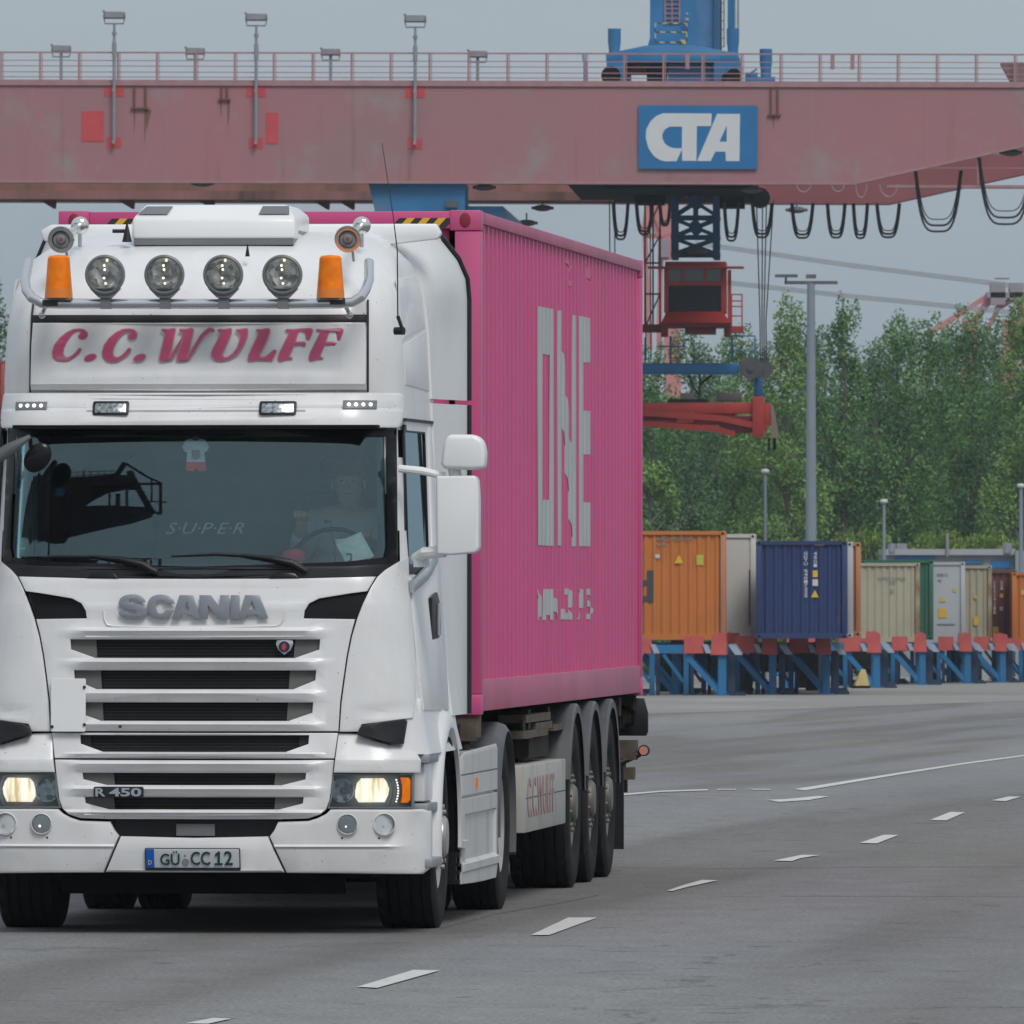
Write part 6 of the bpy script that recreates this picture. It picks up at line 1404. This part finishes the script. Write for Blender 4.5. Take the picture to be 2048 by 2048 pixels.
yard_container(1706, 357, 1084, 2.59, CR_, 'grey-white container edge just right of the navy one', GRP, flatface=False, length=6.06)
yard_container(1722, 364, 1085, 2.59, COp, 'narrow strip of orange container standing before the cream one', GRP)
yard_container(1840, 431, 1126, 2.59, CC, 'cream yellow container with rust along its right post', GRP, [
    txt_px('ONEU 316428', u2(520), u2(785), v1(745), v1(768), dgrey), txt_px('22', u2(625), u2(690), v1(780), v1(810), dgrey), txt_px('G1', u2(635), u2(675), v1(860), v1(905), dgrey)], length=6.06, rustpost=RP)
yard_container(1867, 438.5, 1120, 2.66, CG, 'dark green container standing behind the cream yellow one', GRP, length=6.06)
yard_container(1930, 446, 1124, 2.75, CR_, 'pale grey refrigerated container end with a square yellow sign', GRP, [
    txt_px('ONEU 12', u2(1090), u2(1195), v1(708), v1(738), dgrey), txt_px('45', u2(1095), u2(1135), v1(765), v1(790), dgrey), tri_px(u2(1112), u2(1175), v1(930), v1(985), yl), box_px(u2(1105), u2(1185), v1(1045), v1(1138), yl), box_px(u2(1245), u2(1278), v1(850), v1(888), yl), box_px(u2(1095), u2(1265), v1(1195), v1(1208), dgrey)], flatface=True, length=6.06)
yard_container(1984, 453, 1131, 2.62, CC, 'cream container with yellow plate and rusted post next to the brown one', GRP, [box_px(u2(1445), u2(1490), v1(1125), v1(1210), yl), box_px(u2(1450), u2(1475), v1(920), v1(955), yl)], rustpost=RP, length=6.06)
yard_container(2034, 460, 1141, 2.50, CB2, 'brown container with vertical white number and yellow plates', GRP, [
    txt_px('CRSU9211', u2(1638), u2(1658), v1(780), v1(1110), wt, vert=True), txt_px('22G1', u2(1705), u2(1728), v1(780), v1(870), wt, vert=True), box_px(u2(1700), u2(1732), v1(905), v1(945), yl), box_px(u2(1698), u2(1730), v1(1030), v1(1068), wt), box_px(u2(1630), u2(1688), v1(1225), v1(1300), yl)], length=6.06)
yard_container(2165, 455, 1145, 2.59, CO, 'orange container cut by the right picture border', GRP, [box_px(2042, 2052, 1180, 1190, yl)])
# racks
RB = mat('rack_blue', (.012, .14, .32), .5, var=.12, vscale=1.5); RB2 = mat('rack_blue_dark', (.010, .03, .07), .6); RR = mat('guide_red', (.48, .085, .075), .55, var=.15, vscale=3, dirt=((.30, .12, .10), 3, .55, .5)); RS = mat('chute_grey_blue', (.30, .36, .44), .4, var=.08)
def rack(x_px, Y, label, w_=2.6, z_deck=None, ln=12.4):
    zg = gz(Y); X = (x_px-1024)/F*Y; o = thing('container_rack', (X, Y, zg), R(-1.2), label, 'container rack', 'blue container racks'); zd = 1.36
    for sx_ in (-1, 1):
        mb = MB(); mb.box((sx_*w_/2-.13, -.1, zd-.26), (sx_*w_/2+.13, ln, zd)); mb.build('side_beam', RB, o)
    for j, yy in enumerate((0, ln*.45, ln*.92)):
        mb = MB(); mb.box((-w_/2, yy-.12, zd-.24), (w_/2, yy+.1, zd-.02)); mb.build('cross_beam', RB, o)
        for sx_ in (-1, 1):
            x = sx_*w_/2
            mb = MB(); mb.box((x-.10, yy-.12, 0), (x+.10, yy+.12, zd-.26)); mb.box((x-.2, yy-.2, 0), (x+.2, yy+.2, .04)); mb.build('leg', RB, o)
            mb = MB(); mb.bar((x-.95, yy+.02, zd-.28), (x-.08, yy+.02, .10), .16, .14); mb.build('brace', RB, o)
            mb = MB(); mb.box((x+.16, yy+.2, 0), (x+.34, yy+.5, zd-.26)); mb.box((x+.08, yy+.1, 0), (x+.62, yy+.6, .07)); mb.build('inner_leg', RB2, o)
            mb = MB(); mb.prism([(x-.30, zd-.28), (x+.14, zd-.28), (x+.10, zd+.30), (x-.26, zd+.30)] if sx_ > 0 else [(x-.14, zd-.28), (x+.30, zd-.28), (x+.26, zd+.30), (x-.10, zd+.30)], yy-.22, yy-.13); mb.prism([(x-.03, zd-.28), (x+.02, zd-.28), (x+.02, zd+.33), (x-.03, zd+.33)], yy-.2, yy+.5); mb.build('guide_plate', RR, o)
            mb = MB(); mb.add([(x+.16, yy-.3, zd-.02), (x+.36, yy-.3, zd-.02), (x+.55, yy-.3, zd-.28), (x+.35, yy-.3, zd-.28), (x+.16, yy-.1, zd-.02), (x+.36, yy-.1, zd-.02), (x+.55, yy-.1, zd-.28), (x+.35, yy-.1, zd-.28)], [(0, 1, 2, 3), (4, 5, 6, 7), (0, 1, 5, 4), (1, 2, 6, 5), (2, 3, 7, 6), (3, 0, 4, 7)]); mb.build('chute', RS, o)
    for xm in (-.55, .35):
        mb = MB(); mb.box((xm-.07, 1.1, 0), (xm+.07, 1.3, zd-.26)); mb.build('leg', RB, o); mb = MB(); mb.bar((xm-.6, 1.2, zd-.28), (xm-.06, 1.2, .35), .09, .09); mb.build('brace', RB, o)
        mb = MB(); mb.box((xm+.1, 1.5, 0), (xm+.2, 1.7, zd-.26)); mb.build('inner_leg', RB2, o)
    for xm, hh in ((-.75, .10), (.62, .16)):
        mb = MB(); mb.box((xm-.32, -.16, zd-.24), (xm+.20, -.06, zd+hh+.06)); mb.build('guide_plate', RR, o)
        mb = MB(); mb.prism([(xm+.17, zd+.0), (xm+.30, zd+.0), (xm+.42, zd-.24), (xm+.26, zd-.24)], -.22, -.12); mb.build('chute', RS, o)
    return o
rk = [(1345, 346, 'blue rack with red guide plates under the orange container'), (1448, 352, 'blue rack under the white container right of the orange one'), (1556, 354, 'blue rack with red guides under the navy container'), (1668, 400, 'blue rack between the navy and the cream containers'), (1765, 427, 'blue rack under the cream yellow container'), (1858, 440, 'blue rack with close-set legs under the pale reefer'), (1930, 450, 'blue rack under the second cream container'), (1985, 458, 'blue rack under the brown container'), (2075, 452, 'blue rack cut by the right picture border')]
for x, y, l_ in rk: rack(x, y, l_)
# yellow concrete block
yb_ = thing('concrete_block', ((1724-1024)/F*398, 398, gz(398)), .2, 'pale yellow pyramid-shaped concrete block on the ground under the racks', 'concrete block')
mb = MB(); mb.add([(-.28, -.3, .08), (.14, -.34, .08), (.34, .35, .08), (-.2, .35, .08), (-.05, -.12, .58), (.08, -.12, .58), (.14, .15, .58), (0, .15, .58)], [(3, 2, 1, 0), (4, 5, 6, 7), (0, 1, 5, 4), (1, 2, 6, 5), (2, 3, 7, 6), (3, 0, 4, 7)]); mb.build('body', mat('faded_yellow', (.42, .33, .13), .8, var=.1, vscale=4), yb_, bevel=.02)
mb = MB(); mb.box((-.27, -.29, 0), (.19, .34, .09)); mb.build('base', M['dark'], yb_)
# dark transporters partly seen behind the racks
for x, y, l_ in ((1400, 372, 'dark low flatbed transporter parked behind the racks at the orange container'), (1560, 378, 'dark low flatbed transporter parked behind the racks at the navy container'), (1690, 416, 'dark low flatbed transporter parked behind the racks left of the yellow block')):
    X = (x-1024)/F*y; o = thing('flatbed_transporter', (X, y, gz(y)), 0, l_, 'transporter', 'flatbed transporters behind the racks')
    mb = MB(); mb.box((-1.1, 0, .55), (1.1, 12, 1.15)); mb.build('deck', M['dark'], o, bevel=.05)
    for sx_ in (-1, 1):
        for yy in (1.2, 10.5):
            mb = MB(); mb.lathe([(-.2, .001), (-.2, .3), (-.18, .52), (.18, .52), (.2, .3), (.2, .001)], (0, 0, 0), 'X', 24); q = mb.build('wheel', M['rubber'], o); q.location = (sx_*.95, yy, .52)
# grey hall behind
hb_ = 520; hall = thing('warehouse', ((1915-1024)/F*hb_, hb_, gz(hb_)), 0, 'low grey warehouse with flat roof and blue panels behind the reefer containers', 'building')
hx_ = lambda x: (x-1024)/F*hb_-(1915-1024)/F*hb_; hz2 = lambda y: H-hb_*(y-HZ)/F-gz(hb_)
hm1 = mat('hall_grey_cladding', (.25, .28, .31), .5, var=.06, vscale=.4)
mb = MB(); mb.box((hx_(1772), 0, 0), (hx_(2028), 10, hz2(1099))); mb.build('wall', hm1, hall)
mb = MB(); mb.box((hx_(1770), -.3, hz2(1110)), (hx_(2030), 10.2, hz2(1098))); mb.build('roof', mat('hall_roof_edge', (.33, .35, .38), .5), hall)
for q_ in ((1925, 1966, 1127, 1122), (1982, 2021, 1136, 1122), (1790, 1870, 1119, 1112)): mb = MB(); mb.box((hx_(q_[0]), -.1, hz2(q_[2])), (hx_(q_[1]), 0, hz2(q_[3]))); mb.build('blue_panel', M['sign_blue'], hall)
mb = MB(); mb.cyl((hx_(1783), -.2, hz2(1096)), .17, .36, 'Z', 14); mb.build('roof_vent', M['galv'], hall); mb = MB(); mb.box((hx_(1793), -.2, hz2(1098)), (hx_(1814), .2, hz2(1087))); mb.build('roof_box', M['galv'], hall); mb = MB(); mb.cyl((hx_(2014), -.2, hz2(1096)), .2, .4, 'Z', 12); mb.build('roof_vent', M['galv'], hall); mb = MB(); mb.cyl((hx_(1894), -.4, hz2(1090)), .06, .9, 'Z', 8); mb.build('chimney', M['galv'], hall)
mb = MB(); mb.box((hx_(2029), -1, 0), (hx_(2050), 8, hz2(1101))); mb.build('annex', hm1, hall)
mb = MB(); mb.box((hx_(1940), -.05, 0), (hx_(1990), 0, hz2(1340))); mb.build('gate', mat('hall_gate', (.34, .36, .38), .5), hall)
# containers at the far left edge
for i, (y0, cc, lb) in enumerate(((722, cmat('red_container', (.42, .07, .06)), 'red container at the top of the stack left of the truck cab'), (846, CN, 'blue container in the middle of the stack left of the truck cab'), (926, CO, 'orange red container low in the stack left of the truck cab'))):
    yard_container(9-i, 540, y0, 2.59 if i == 0 else 2.50, cc, lb, None, length=6.06)
sp2 = thing('shipping_container', ((9-1024)/F*540-1.219, 541, gz(540)), YA, 'grey container hidden lowest in the stack left of the truck cab', 'shipping container')
mb = MB(); mb.box((-1.2, 0, 0), (1.2, 6, 2.6)); mb.build('body', hm1, sp2)

# ---- light masts
def mast(xp, Y, yt_, r, label, heads):
    X = (xp-1024)/F*Y; zg = gz(Y); o = thing('light_mast', (X, Y, zg), 0, label, 'lamp post'); ht = H-Y*(yt_-HZ)/F-zg
    mb = MB(); mb.tube([(0, 0, 0), (0, 0, ht*.3), (0, 0, ht*.97), (0, 0, ht)], [r*1.5, r*1.35, r*.95, r*.9], 14); mb.build('pole', M['galvpale'], o)
    if heads:
        mb = MB(); mb.box((-1.05, -.1, ht-.03), (1.05, .1, ht+.10)); mb.bar((-1.0, 0, ht+.1), (-1.0, -1, ht+.28), .08); mb.box((-1.45, -1.1, ht+.22), (-.55, -.9, ht+.34)); mb.box((-.2, -.1, ht+.2), (.2, .1, ht+.36)); mb.build('lamp_arm', M['fender'], o)
    else:
        mb = MB(); mb.lathe([(ht-.02, .05), (ht+.0, .13), (ht+.06, .16), (ht+.14, .12), (ht+.16, .001)], (0, 0, 0), 'Z', 14); mb.build('lamp_head', mat('lamp_cap', (.5, .52, .53), .5), o)
M['galvpale'] = mat('mast_grey_paint', (.20, .24, .28), .5, var=.06, vscale=.8)
mast(1622, 520, 567, .17, 'tall grey floodlight mast in front of the trees right of the crane cab', True)
mast(1530.5, 480, 946, .055, 'thin lamp post above the navy container, left of the tall mast', False)
mast(1768, 505, 1006, .06, 'thin lamp post with round head above the cream container', False)
mast(2042, 500, 975, .07, 'thin lamp post near the right picture border', False)
# ---- overhead lines
for (pts, lb) in ((((1390, 486), (1700, 530), (2120, 583)), 'upper bundle of overhead wires crossing the sky above the tall mast'), (((1390, 558), (1700, 592), (2120, 634)), 'lower bundle of overhead wires crossing the sky just above the tall mast')):
    Y = 720; mb = MB()
    for k in range(5):
        P_ = [((x-1024)/F*Y, Y+k*.1, H-Y*(y+k*2.0-4-HZ)/F) for x, y in pts]
        mb.tube(P_, .02, 5)
    tag(mb.build('overhead_wires', M['galv'], None), lb, 'power line', 'overhead wires')
# ---- distant quay cranes
QC = mat('distant_crane_red', (.50, .20, .19), .7); QG = mat('distant_crane_grey', (.27, .23, .27), .7)
def qc(label, Y, members, boxes, x_ref):
    o = thing('quay_crane', ((x_ref-1024)/F*Y, Y, gz(Y)), 0, label, 'crane', 'distant quay cranes')
    P_ = lambda x, y: ((x-x_ref)/F*Y, 0, H-Y*(y-HZ)/F-gz(Y))
    for a2, b2, w_ in members: mb = MB(); mb.bar(P_(*a2), P_(*b2), w_, w_); mb.build('frame_beam', QC, o)
    mb = MB()
    for x0, x1, y0, y1 in boxes: a2, b2 = P_(x0, y1), P_(x1, y0); mb.box((a2[0], -1, a2[2]), (b2[0], 1, b2[2]))
    mb.build('machinery_house', QG, o)
    lgm = MB()
    for x in (x_ref-60, x_ref+20): lgm.bar(P_(x, 640), (P_(x, 640)[0], 0, 0), 1.1, 1.1)
    lgm.build('leg', QC, o)
qc('hazy red quay crane top rising above the trees at the right picture border', 900, [((1925, 625), (1975, 592), .35), ((1940, 655), (1985, 590), .5), ((1990, 620), (2040, 588), .4), ((2040, 590), (2050, 660), .7), ((1850, 672), (1925, 625), .4), ((1975, 660), (2010, 590), .3), ((1905, 1010), (1940, 900), .8), ((1850, 920), (1890, 1010), .7)], [(1980, 2010, 566, 610), (2018, 2046, 566, 600), (1972, 2050, 585, 596), (1990, 2018, 556, 558)], 2000)
qc('hazy pink quay crane seen behind the blue lattice column', 860, [((1300, 405), (1290, 470), .6), ((1330, 405), (1338, 520), .7), ((1290, 470), (1300, 700), .35), ((1322, 470), (1318, 700), .35), ((1290, 472), (1338, 472), .3), ((1300, 430), (1335, 500), .5), ((1310, 405), (1335, 470), .8)], [(1318, 1338, 480, 515)], 1325)
# ================================================================ TREES
import numpy as np
def leafmat(name, c0, c1, c2):
    m = mat(name, c1, .65, spec=.25); t = m.node_tree; p = t.nodes['Principled BSDF']
    g = N(t, 'ShaderNodeNewGeometry'); rn = N(t, 'ShaderNodeMapRange'); t.links.new(g.outputs['Random Per Island'], rn.inputs[0])
    big = noise_n(t, .38, 4, None, .65); ad = N(t, 'ShaderNodeMath', operation='MULTIPLY_ADD'); t.links.new(rn.outputs[0], ad.inputs[0]); ad.inputs[1].default_value = .28; 
    sb_ = N(t, 'ShaderNodeMath', operation='SUBTRACT'); t.links.new(big, sb_.inputs[0]); sb_.inputs[1].default_value = .14; t.links.new(sb_.outputs[0], ad.inputs[2])
    t.links.new(ramp(t, ad.outputs[0], [(.30, c0), (.48, c1), (.68, c2)]), p.inputs['Base Color']); return m
LEAF = [leafmat('poplar_leaves', (.055, .125, .05), (.10, .215, .07), (.18, .31, .10)), leafmat('yellowish_leaves', (.075, .15, .045), (.13, .24, .065), (.22, .34, .09)), leafmat('dark_leaves', (.045, .105, .055), (.08, .175, .07), (.14, .25, .10)), leafmat('fresh_bush_leaves', (.10, .16, .03), (.16, .25, .045), (.25, .34, .08))]
BARK = mat('bark', (.10, .09, .075), .9, var=.3)
def crown_mesh(seed, ht, rad, nclump, nleaf, ls=.24, low=.12, poplar=True):
    rg = np.random.default_rng(seed); cl = []
    for i in range(nclump):
        h = low+(1-low)*(i+.5)/nclump; env = (math.sin(min(1, (h-low)/(1-low)*1.0+.10)*math.pi*.93))**.55 if poplar else math.sqrt(max(.05, 1-(h*2-1)**2))
        an = rg.uniform(0, 2*math.pi); rr_ = rad*env*rg.uniform(.1, .95); sz = rad*rg.uniform(.17, .42)*(.6+.5*env)
        cl.append((rr_*math.cos(an), rr_*math.sin(an)*.9, h*ht*.95, sz, sz*rg.uniform(1.3, 2.3) if poplar else sz))
    for k in range(5): an = rg.uniform(0, 6.28); cl.append((rad*.35*rg.random()*math.cos(an), rad*.3*math.sin(an), ht*rg.uniform(.88, .97), rad*.16, ht*.055))
    cl = np.array(cl); w_ = cl[:, 3]**2*cl[:, 4]; idx = rg.choice(len(cl), nleaf, p=w_/w_.sum()); d = rg.normal(size=(nleaf, 3)); d /= np.linalg.norm(d, axis=1)[:, None]
    r = rg.uniform(.25, 1, nleaf)**.45*rg.uniform(.85, 1.12, nleaf); c = cl[idx][:, :3]+d*r[:, None]*np.stack([cl[idx][:, 3], cl[idx][:, 3], cl[idx][:, 4]], 1)
    a_ = rg.normal(size=(nleaf, 3)); a_[:, 2] += .5; a_ /= np.linalg.norm(a_, axis=1)[:, None]; b_ = np.cross(a_, rg.normal(size=(nleaf, 3))); b_ /= np.linalg.norm(b_, axis=1)[:, None]
    s_ = ls*rg.uniform(.5, 1.15, nleaf)[:, None]; v = np.stack([c-a_*s_*.9, c-b_*s_*.42, c+a_*s_*.9, c+b_*s_*.42], 1).reshape(-1, 3)
    me = bpy.data.meshes.new('crown'); me.vertices.add(nleaf*4); me.vertices.foreach_set('co', v.ravel()); me.loops.add(nleaf*4); me.loops.foreach_set('vertex_index', np.arange(nleaf*4)); me.polygons.add(nleaf); me.polygons.foreach_set('loop_start', np.arange(nleaf)*4); me.polygons.foreach_set('loop_total', np.full(nleaf, 4)); me.update(); me.validate()
    return me, cl
def make_tree(name, seed, ht, rad, leaf, nleaf=17000, poplar=True, ls=.165):
    o = thing(name, (0, 0, 0), 0, 'tree', 'tree'); me, cl = crown_mesh(seed, ht, rad, 30 if poplar else 14, nleaf, ls, .12 if poplar else .05, poplar); me.materials.append(leaf)
    c_ = bpy.data.objects.new('crown', me); C.objects.link(c_); c_.parent = o
    mb = MB(); mb.tube([(0, 0, 0), (.05, 0, ht*.3), (-.05, .05, ht*.6), (0, 0, ht*.85)], [.22, .16, .10, .03], 8)
    for x, y, z, s_, t in cl[:22]:
        z0 = max(.8, z-ht*.14); mb.tube([(0, 0, z0), (x*.6, y*.6, z0+(z-z0)*.5), (x, y, z)], [.07, .045, .015], 5)
    mb.build('trunk', BARK, o); return o
protos = [make_tree('poplar_tree', 11, 15, 2.3, LEAF[0], 17000, True, .115), make_tree('poplar_tree', 23, 15, 2.5, LEAF[2], 17000, True, .115), make_tree('poplar_tree', 37, 15, 1.55, LEAF[0], 15000, True, .115)]
py_ = make_tree('poplar_tree', 51, 15, 2.1, LEAF[1], 17000, True, .115)
rnd = random.Random(5)
tl = [(1235, 590, 700, 0, 'green poplar half hidden behind the pink container corner'), (1305, 585, 690, 2, 'slim poplar below the red operator cab left side'), (1382, 600, 668, 1, 'darker poplar below the middle of the red operator cab'), (1468, 580, 655, 0, 'poplar at the hoist ropes right of the operator cab'), (1522, 600, 690, 2, 'slim lower poplar between the hoist ropes and the yellowish poplar'), (1575, 575, 604, 3, 'yellowish poplar left of the tall grey mast'), (1628, 605, 660, 1, 'dark poplar directly behind the tall grey mast'), (1690, 580, 598, 2, 'slim poplar standing free right of the tall grey mast'), (1752, 600, 690, 1, 'dark lower poplar right of the slim free-standing poplar'), (1795, 582, 628, 0, 'poplar with the first peak right of the free-standing poplar'), (1845, 590, 632, 0, 'poplar with the second peak right of the free-standing poplar'), (1900, 600, 668, 1, 'dark lower poplar left of the distant red crane top'), (1945, 580, 616, 0, 'tall poplar just left of the distant red crane top'), (2000, 600, 640, 1, 'dark poplar under the distant red crane top'), (2050, 575, 606, 3, 'poplar at the right picture border'), (2110, 600, 640, 0, 'poplar beyond the right picture border edge'),
      (-30, 560, 560, 1, 'leafy tree at the left picture border beside the cab roof')]
used = set()
for x, Y, yt_, k, lb in tl:
    src = (protos+[py_])[k]
    o = src if k not in used else copy_tree(src); used.add(k)
    htt = H-Y*(yt_-HZ)/F-gz(Y); s_ = htt/15
    o.location = ((x-1024)/F*Y, Y, gz(Y)); o.scale = (s_*(1.0 if x > 0 else 1.1), s_, s_); o.rotation_euler = (0, 0, rnd.uniform(0, 6.28)) ; tag(o, lb, 'tree', 'row of poplars behind the yard')
# second line of darker trees behind, seen between the trunks
back = [(1250+i*66, 640+(i % 3)*12, 760+((i*37) % 60), i) for i in range(14)]
bl = make_tree('broadleaf_tree', 71, 11, 3.6, LEAF[2], 20000, False, .15)
for j, (x, Y, yt_, i) in enumerate(back):
    o = bl if j == 0 else copy_tree(bl); s_ = (H-Y*(yt_-HZ)/F-gz(Y))/11; o.location = ((x-1024)/F*Y, Y, gz(Y)); o.scale = (s_*1.1, s_, s_); o.rotation_euler = (0, 0, rnd.uniform(0, 6.28))
    tag(o, 'dark broadleaf tree in the second row behind the poplars', 'tree', 'second row of trees behind the poplars')
bt = make_tree('broadleaf_tree', 83, 9, 2.6, LEAF[1], 11000, False, .16)
bt.location = ((1300-1024)/F*520, 520, gz(520)); bt.scale = (.85, .85, (H-520*(925-HZ)/F-gz(520))/9); tag(bt, 'pale yellow-green tree beside the pink container above the orange one', 'tree')
bush = make_tree('bush', 91, 4.2, 2.0, LEAF[3], 7000, False, .12)
bsh = [(1575, 530, 1080, 'small light green bush at the foot of the tall mast'), (1688, 528, 1072, 'light green bush above the grey-white container edge'), (1735, 532, 1066, 'light green bush above the cream container left of its lamp post'), (1850, 560, 1070, 'dull green bush behind the warehouse roof left half'), (1900, 556, 1068, 'light green bush behind the warehouse roof middle'), (1948, 560, 1074, 'light green bush behind the warehouse roof right half'), (1990, 556, 1066, 'light green bush left of the round roof vent'), (2046, 540, 1086, 'light green bush at the right picture border')]
for j, (x, Y, yt_, lb) in enumerate(bsh):
    o = bush if j == 0 else copy_tree(bush); s_ = (H-Y*(yt_-HZ)/F-gz(Y))/4.2; o.location = ((x-1024)/F*Y, Y, gz(Y)); o.scale = (.75, .75, s_); o.rotation_euler = (0, 0, j*1.3); tag(o, lb, 'bush', 'light green bushes')

# ================================================================ HAZE
hm_ = bpy.data.materials.new('pale_air'); hm_.use_nodes = True; t = hm_.node_tree; t.nodes.clear()
o_ = N(t, 'ShaderNodeOutputMaterial'); v_ = N(t, 'ShaderNodeVolumePrincipled'); v_.inputs['Color'].default_value = (.80, .88, .96, 1); v_.inputs['Density'].default_value = .00013; v_.inputs['Anisotropy'].default_value = .2
t.links.new(v_.outputs[0], o_.inputs['Volume'])
mb = MB(); mb.box((-720, -170, -5), (720, 1520, 46)); hz3 = mb.build('haze', hm_, None, smooth=0); tag(hz3, None, None, None, 'stuff')

# ================================================================ CRANE BEHIND THE VIEWER (mirrored in the windscreen)
def mirror_pt(px, py, D):
    l, y, z = T.at(px, py, S(*FX(px, py, .03))+.03); e_ = .004
    f_ = lambda a_, b_: S(a_, b_)+wsr(a_, b_)
    sl_, sz_ = (S(l+.06, z)-S(l-.06, z))/.12, (f_(l, z+.03)-f_(l, z-.03))/.06
    n = Vector((sl_, -1, sz_)).normalized(); c_, s_ = math.cos(-TH), math.sin(-TH); n = Vector((n.x*c_-n.y*s_, n.x*s_+n.y*c_, n.z))
    P_ = Vector((T.o[0]+l*c_-y*s_, T.o[1]+l*s_+y*c_, z)); d = (P_-Vector((0, 0, H))).normalized(); r = d-2*d.dot(n)*n
    t_ = (T.o[1]-D-P_.y)/r.y; return P_+r*t_
DD = 95
ref = [mirror_pt(180, 1000, DD)][0]
bc = thing('gantry_crane', (ref.x, T.o[1]-DD, 0), 0, 'dark red crane mirrored in the left half of the windscreen', 'crane')
def mp_(x, y): p = mirror_pt(x, y, DD); return (p.x-ref.x, p.z)
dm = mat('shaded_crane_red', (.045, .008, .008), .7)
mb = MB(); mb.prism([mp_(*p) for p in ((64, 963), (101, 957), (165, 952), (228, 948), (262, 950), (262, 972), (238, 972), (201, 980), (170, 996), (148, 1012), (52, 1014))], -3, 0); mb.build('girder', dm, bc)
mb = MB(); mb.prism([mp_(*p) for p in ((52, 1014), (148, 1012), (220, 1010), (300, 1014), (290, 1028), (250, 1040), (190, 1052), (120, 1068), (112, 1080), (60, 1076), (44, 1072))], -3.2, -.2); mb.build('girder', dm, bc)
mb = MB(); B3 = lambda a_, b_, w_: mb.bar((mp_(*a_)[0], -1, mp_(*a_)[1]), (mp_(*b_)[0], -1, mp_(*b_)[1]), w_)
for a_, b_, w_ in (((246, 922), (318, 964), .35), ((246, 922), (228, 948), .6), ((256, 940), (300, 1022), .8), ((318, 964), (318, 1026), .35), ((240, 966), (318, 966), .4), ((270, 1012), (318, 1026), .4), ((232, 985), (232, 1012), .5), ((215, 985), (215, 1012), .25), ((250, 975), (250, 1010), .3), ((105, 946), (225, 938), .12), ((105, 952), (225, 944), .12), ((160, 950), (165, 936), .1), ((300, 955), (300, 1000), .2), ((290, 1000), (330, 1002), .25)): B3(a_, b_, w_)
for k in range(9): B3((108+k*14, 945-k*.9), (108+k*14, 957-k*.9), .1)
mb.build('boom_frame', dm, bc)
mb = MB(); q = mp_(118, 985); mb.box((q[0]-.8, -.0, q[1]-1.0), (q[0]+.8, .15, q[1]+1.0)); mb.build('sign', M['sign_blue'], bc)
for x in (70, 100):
    q = mp_(x, 1070); mb = MB(); mb.box((q[0]-.9, -3, 0), (q[0]+.9, -1, q[1])); mb.build('leg', dm, bc)
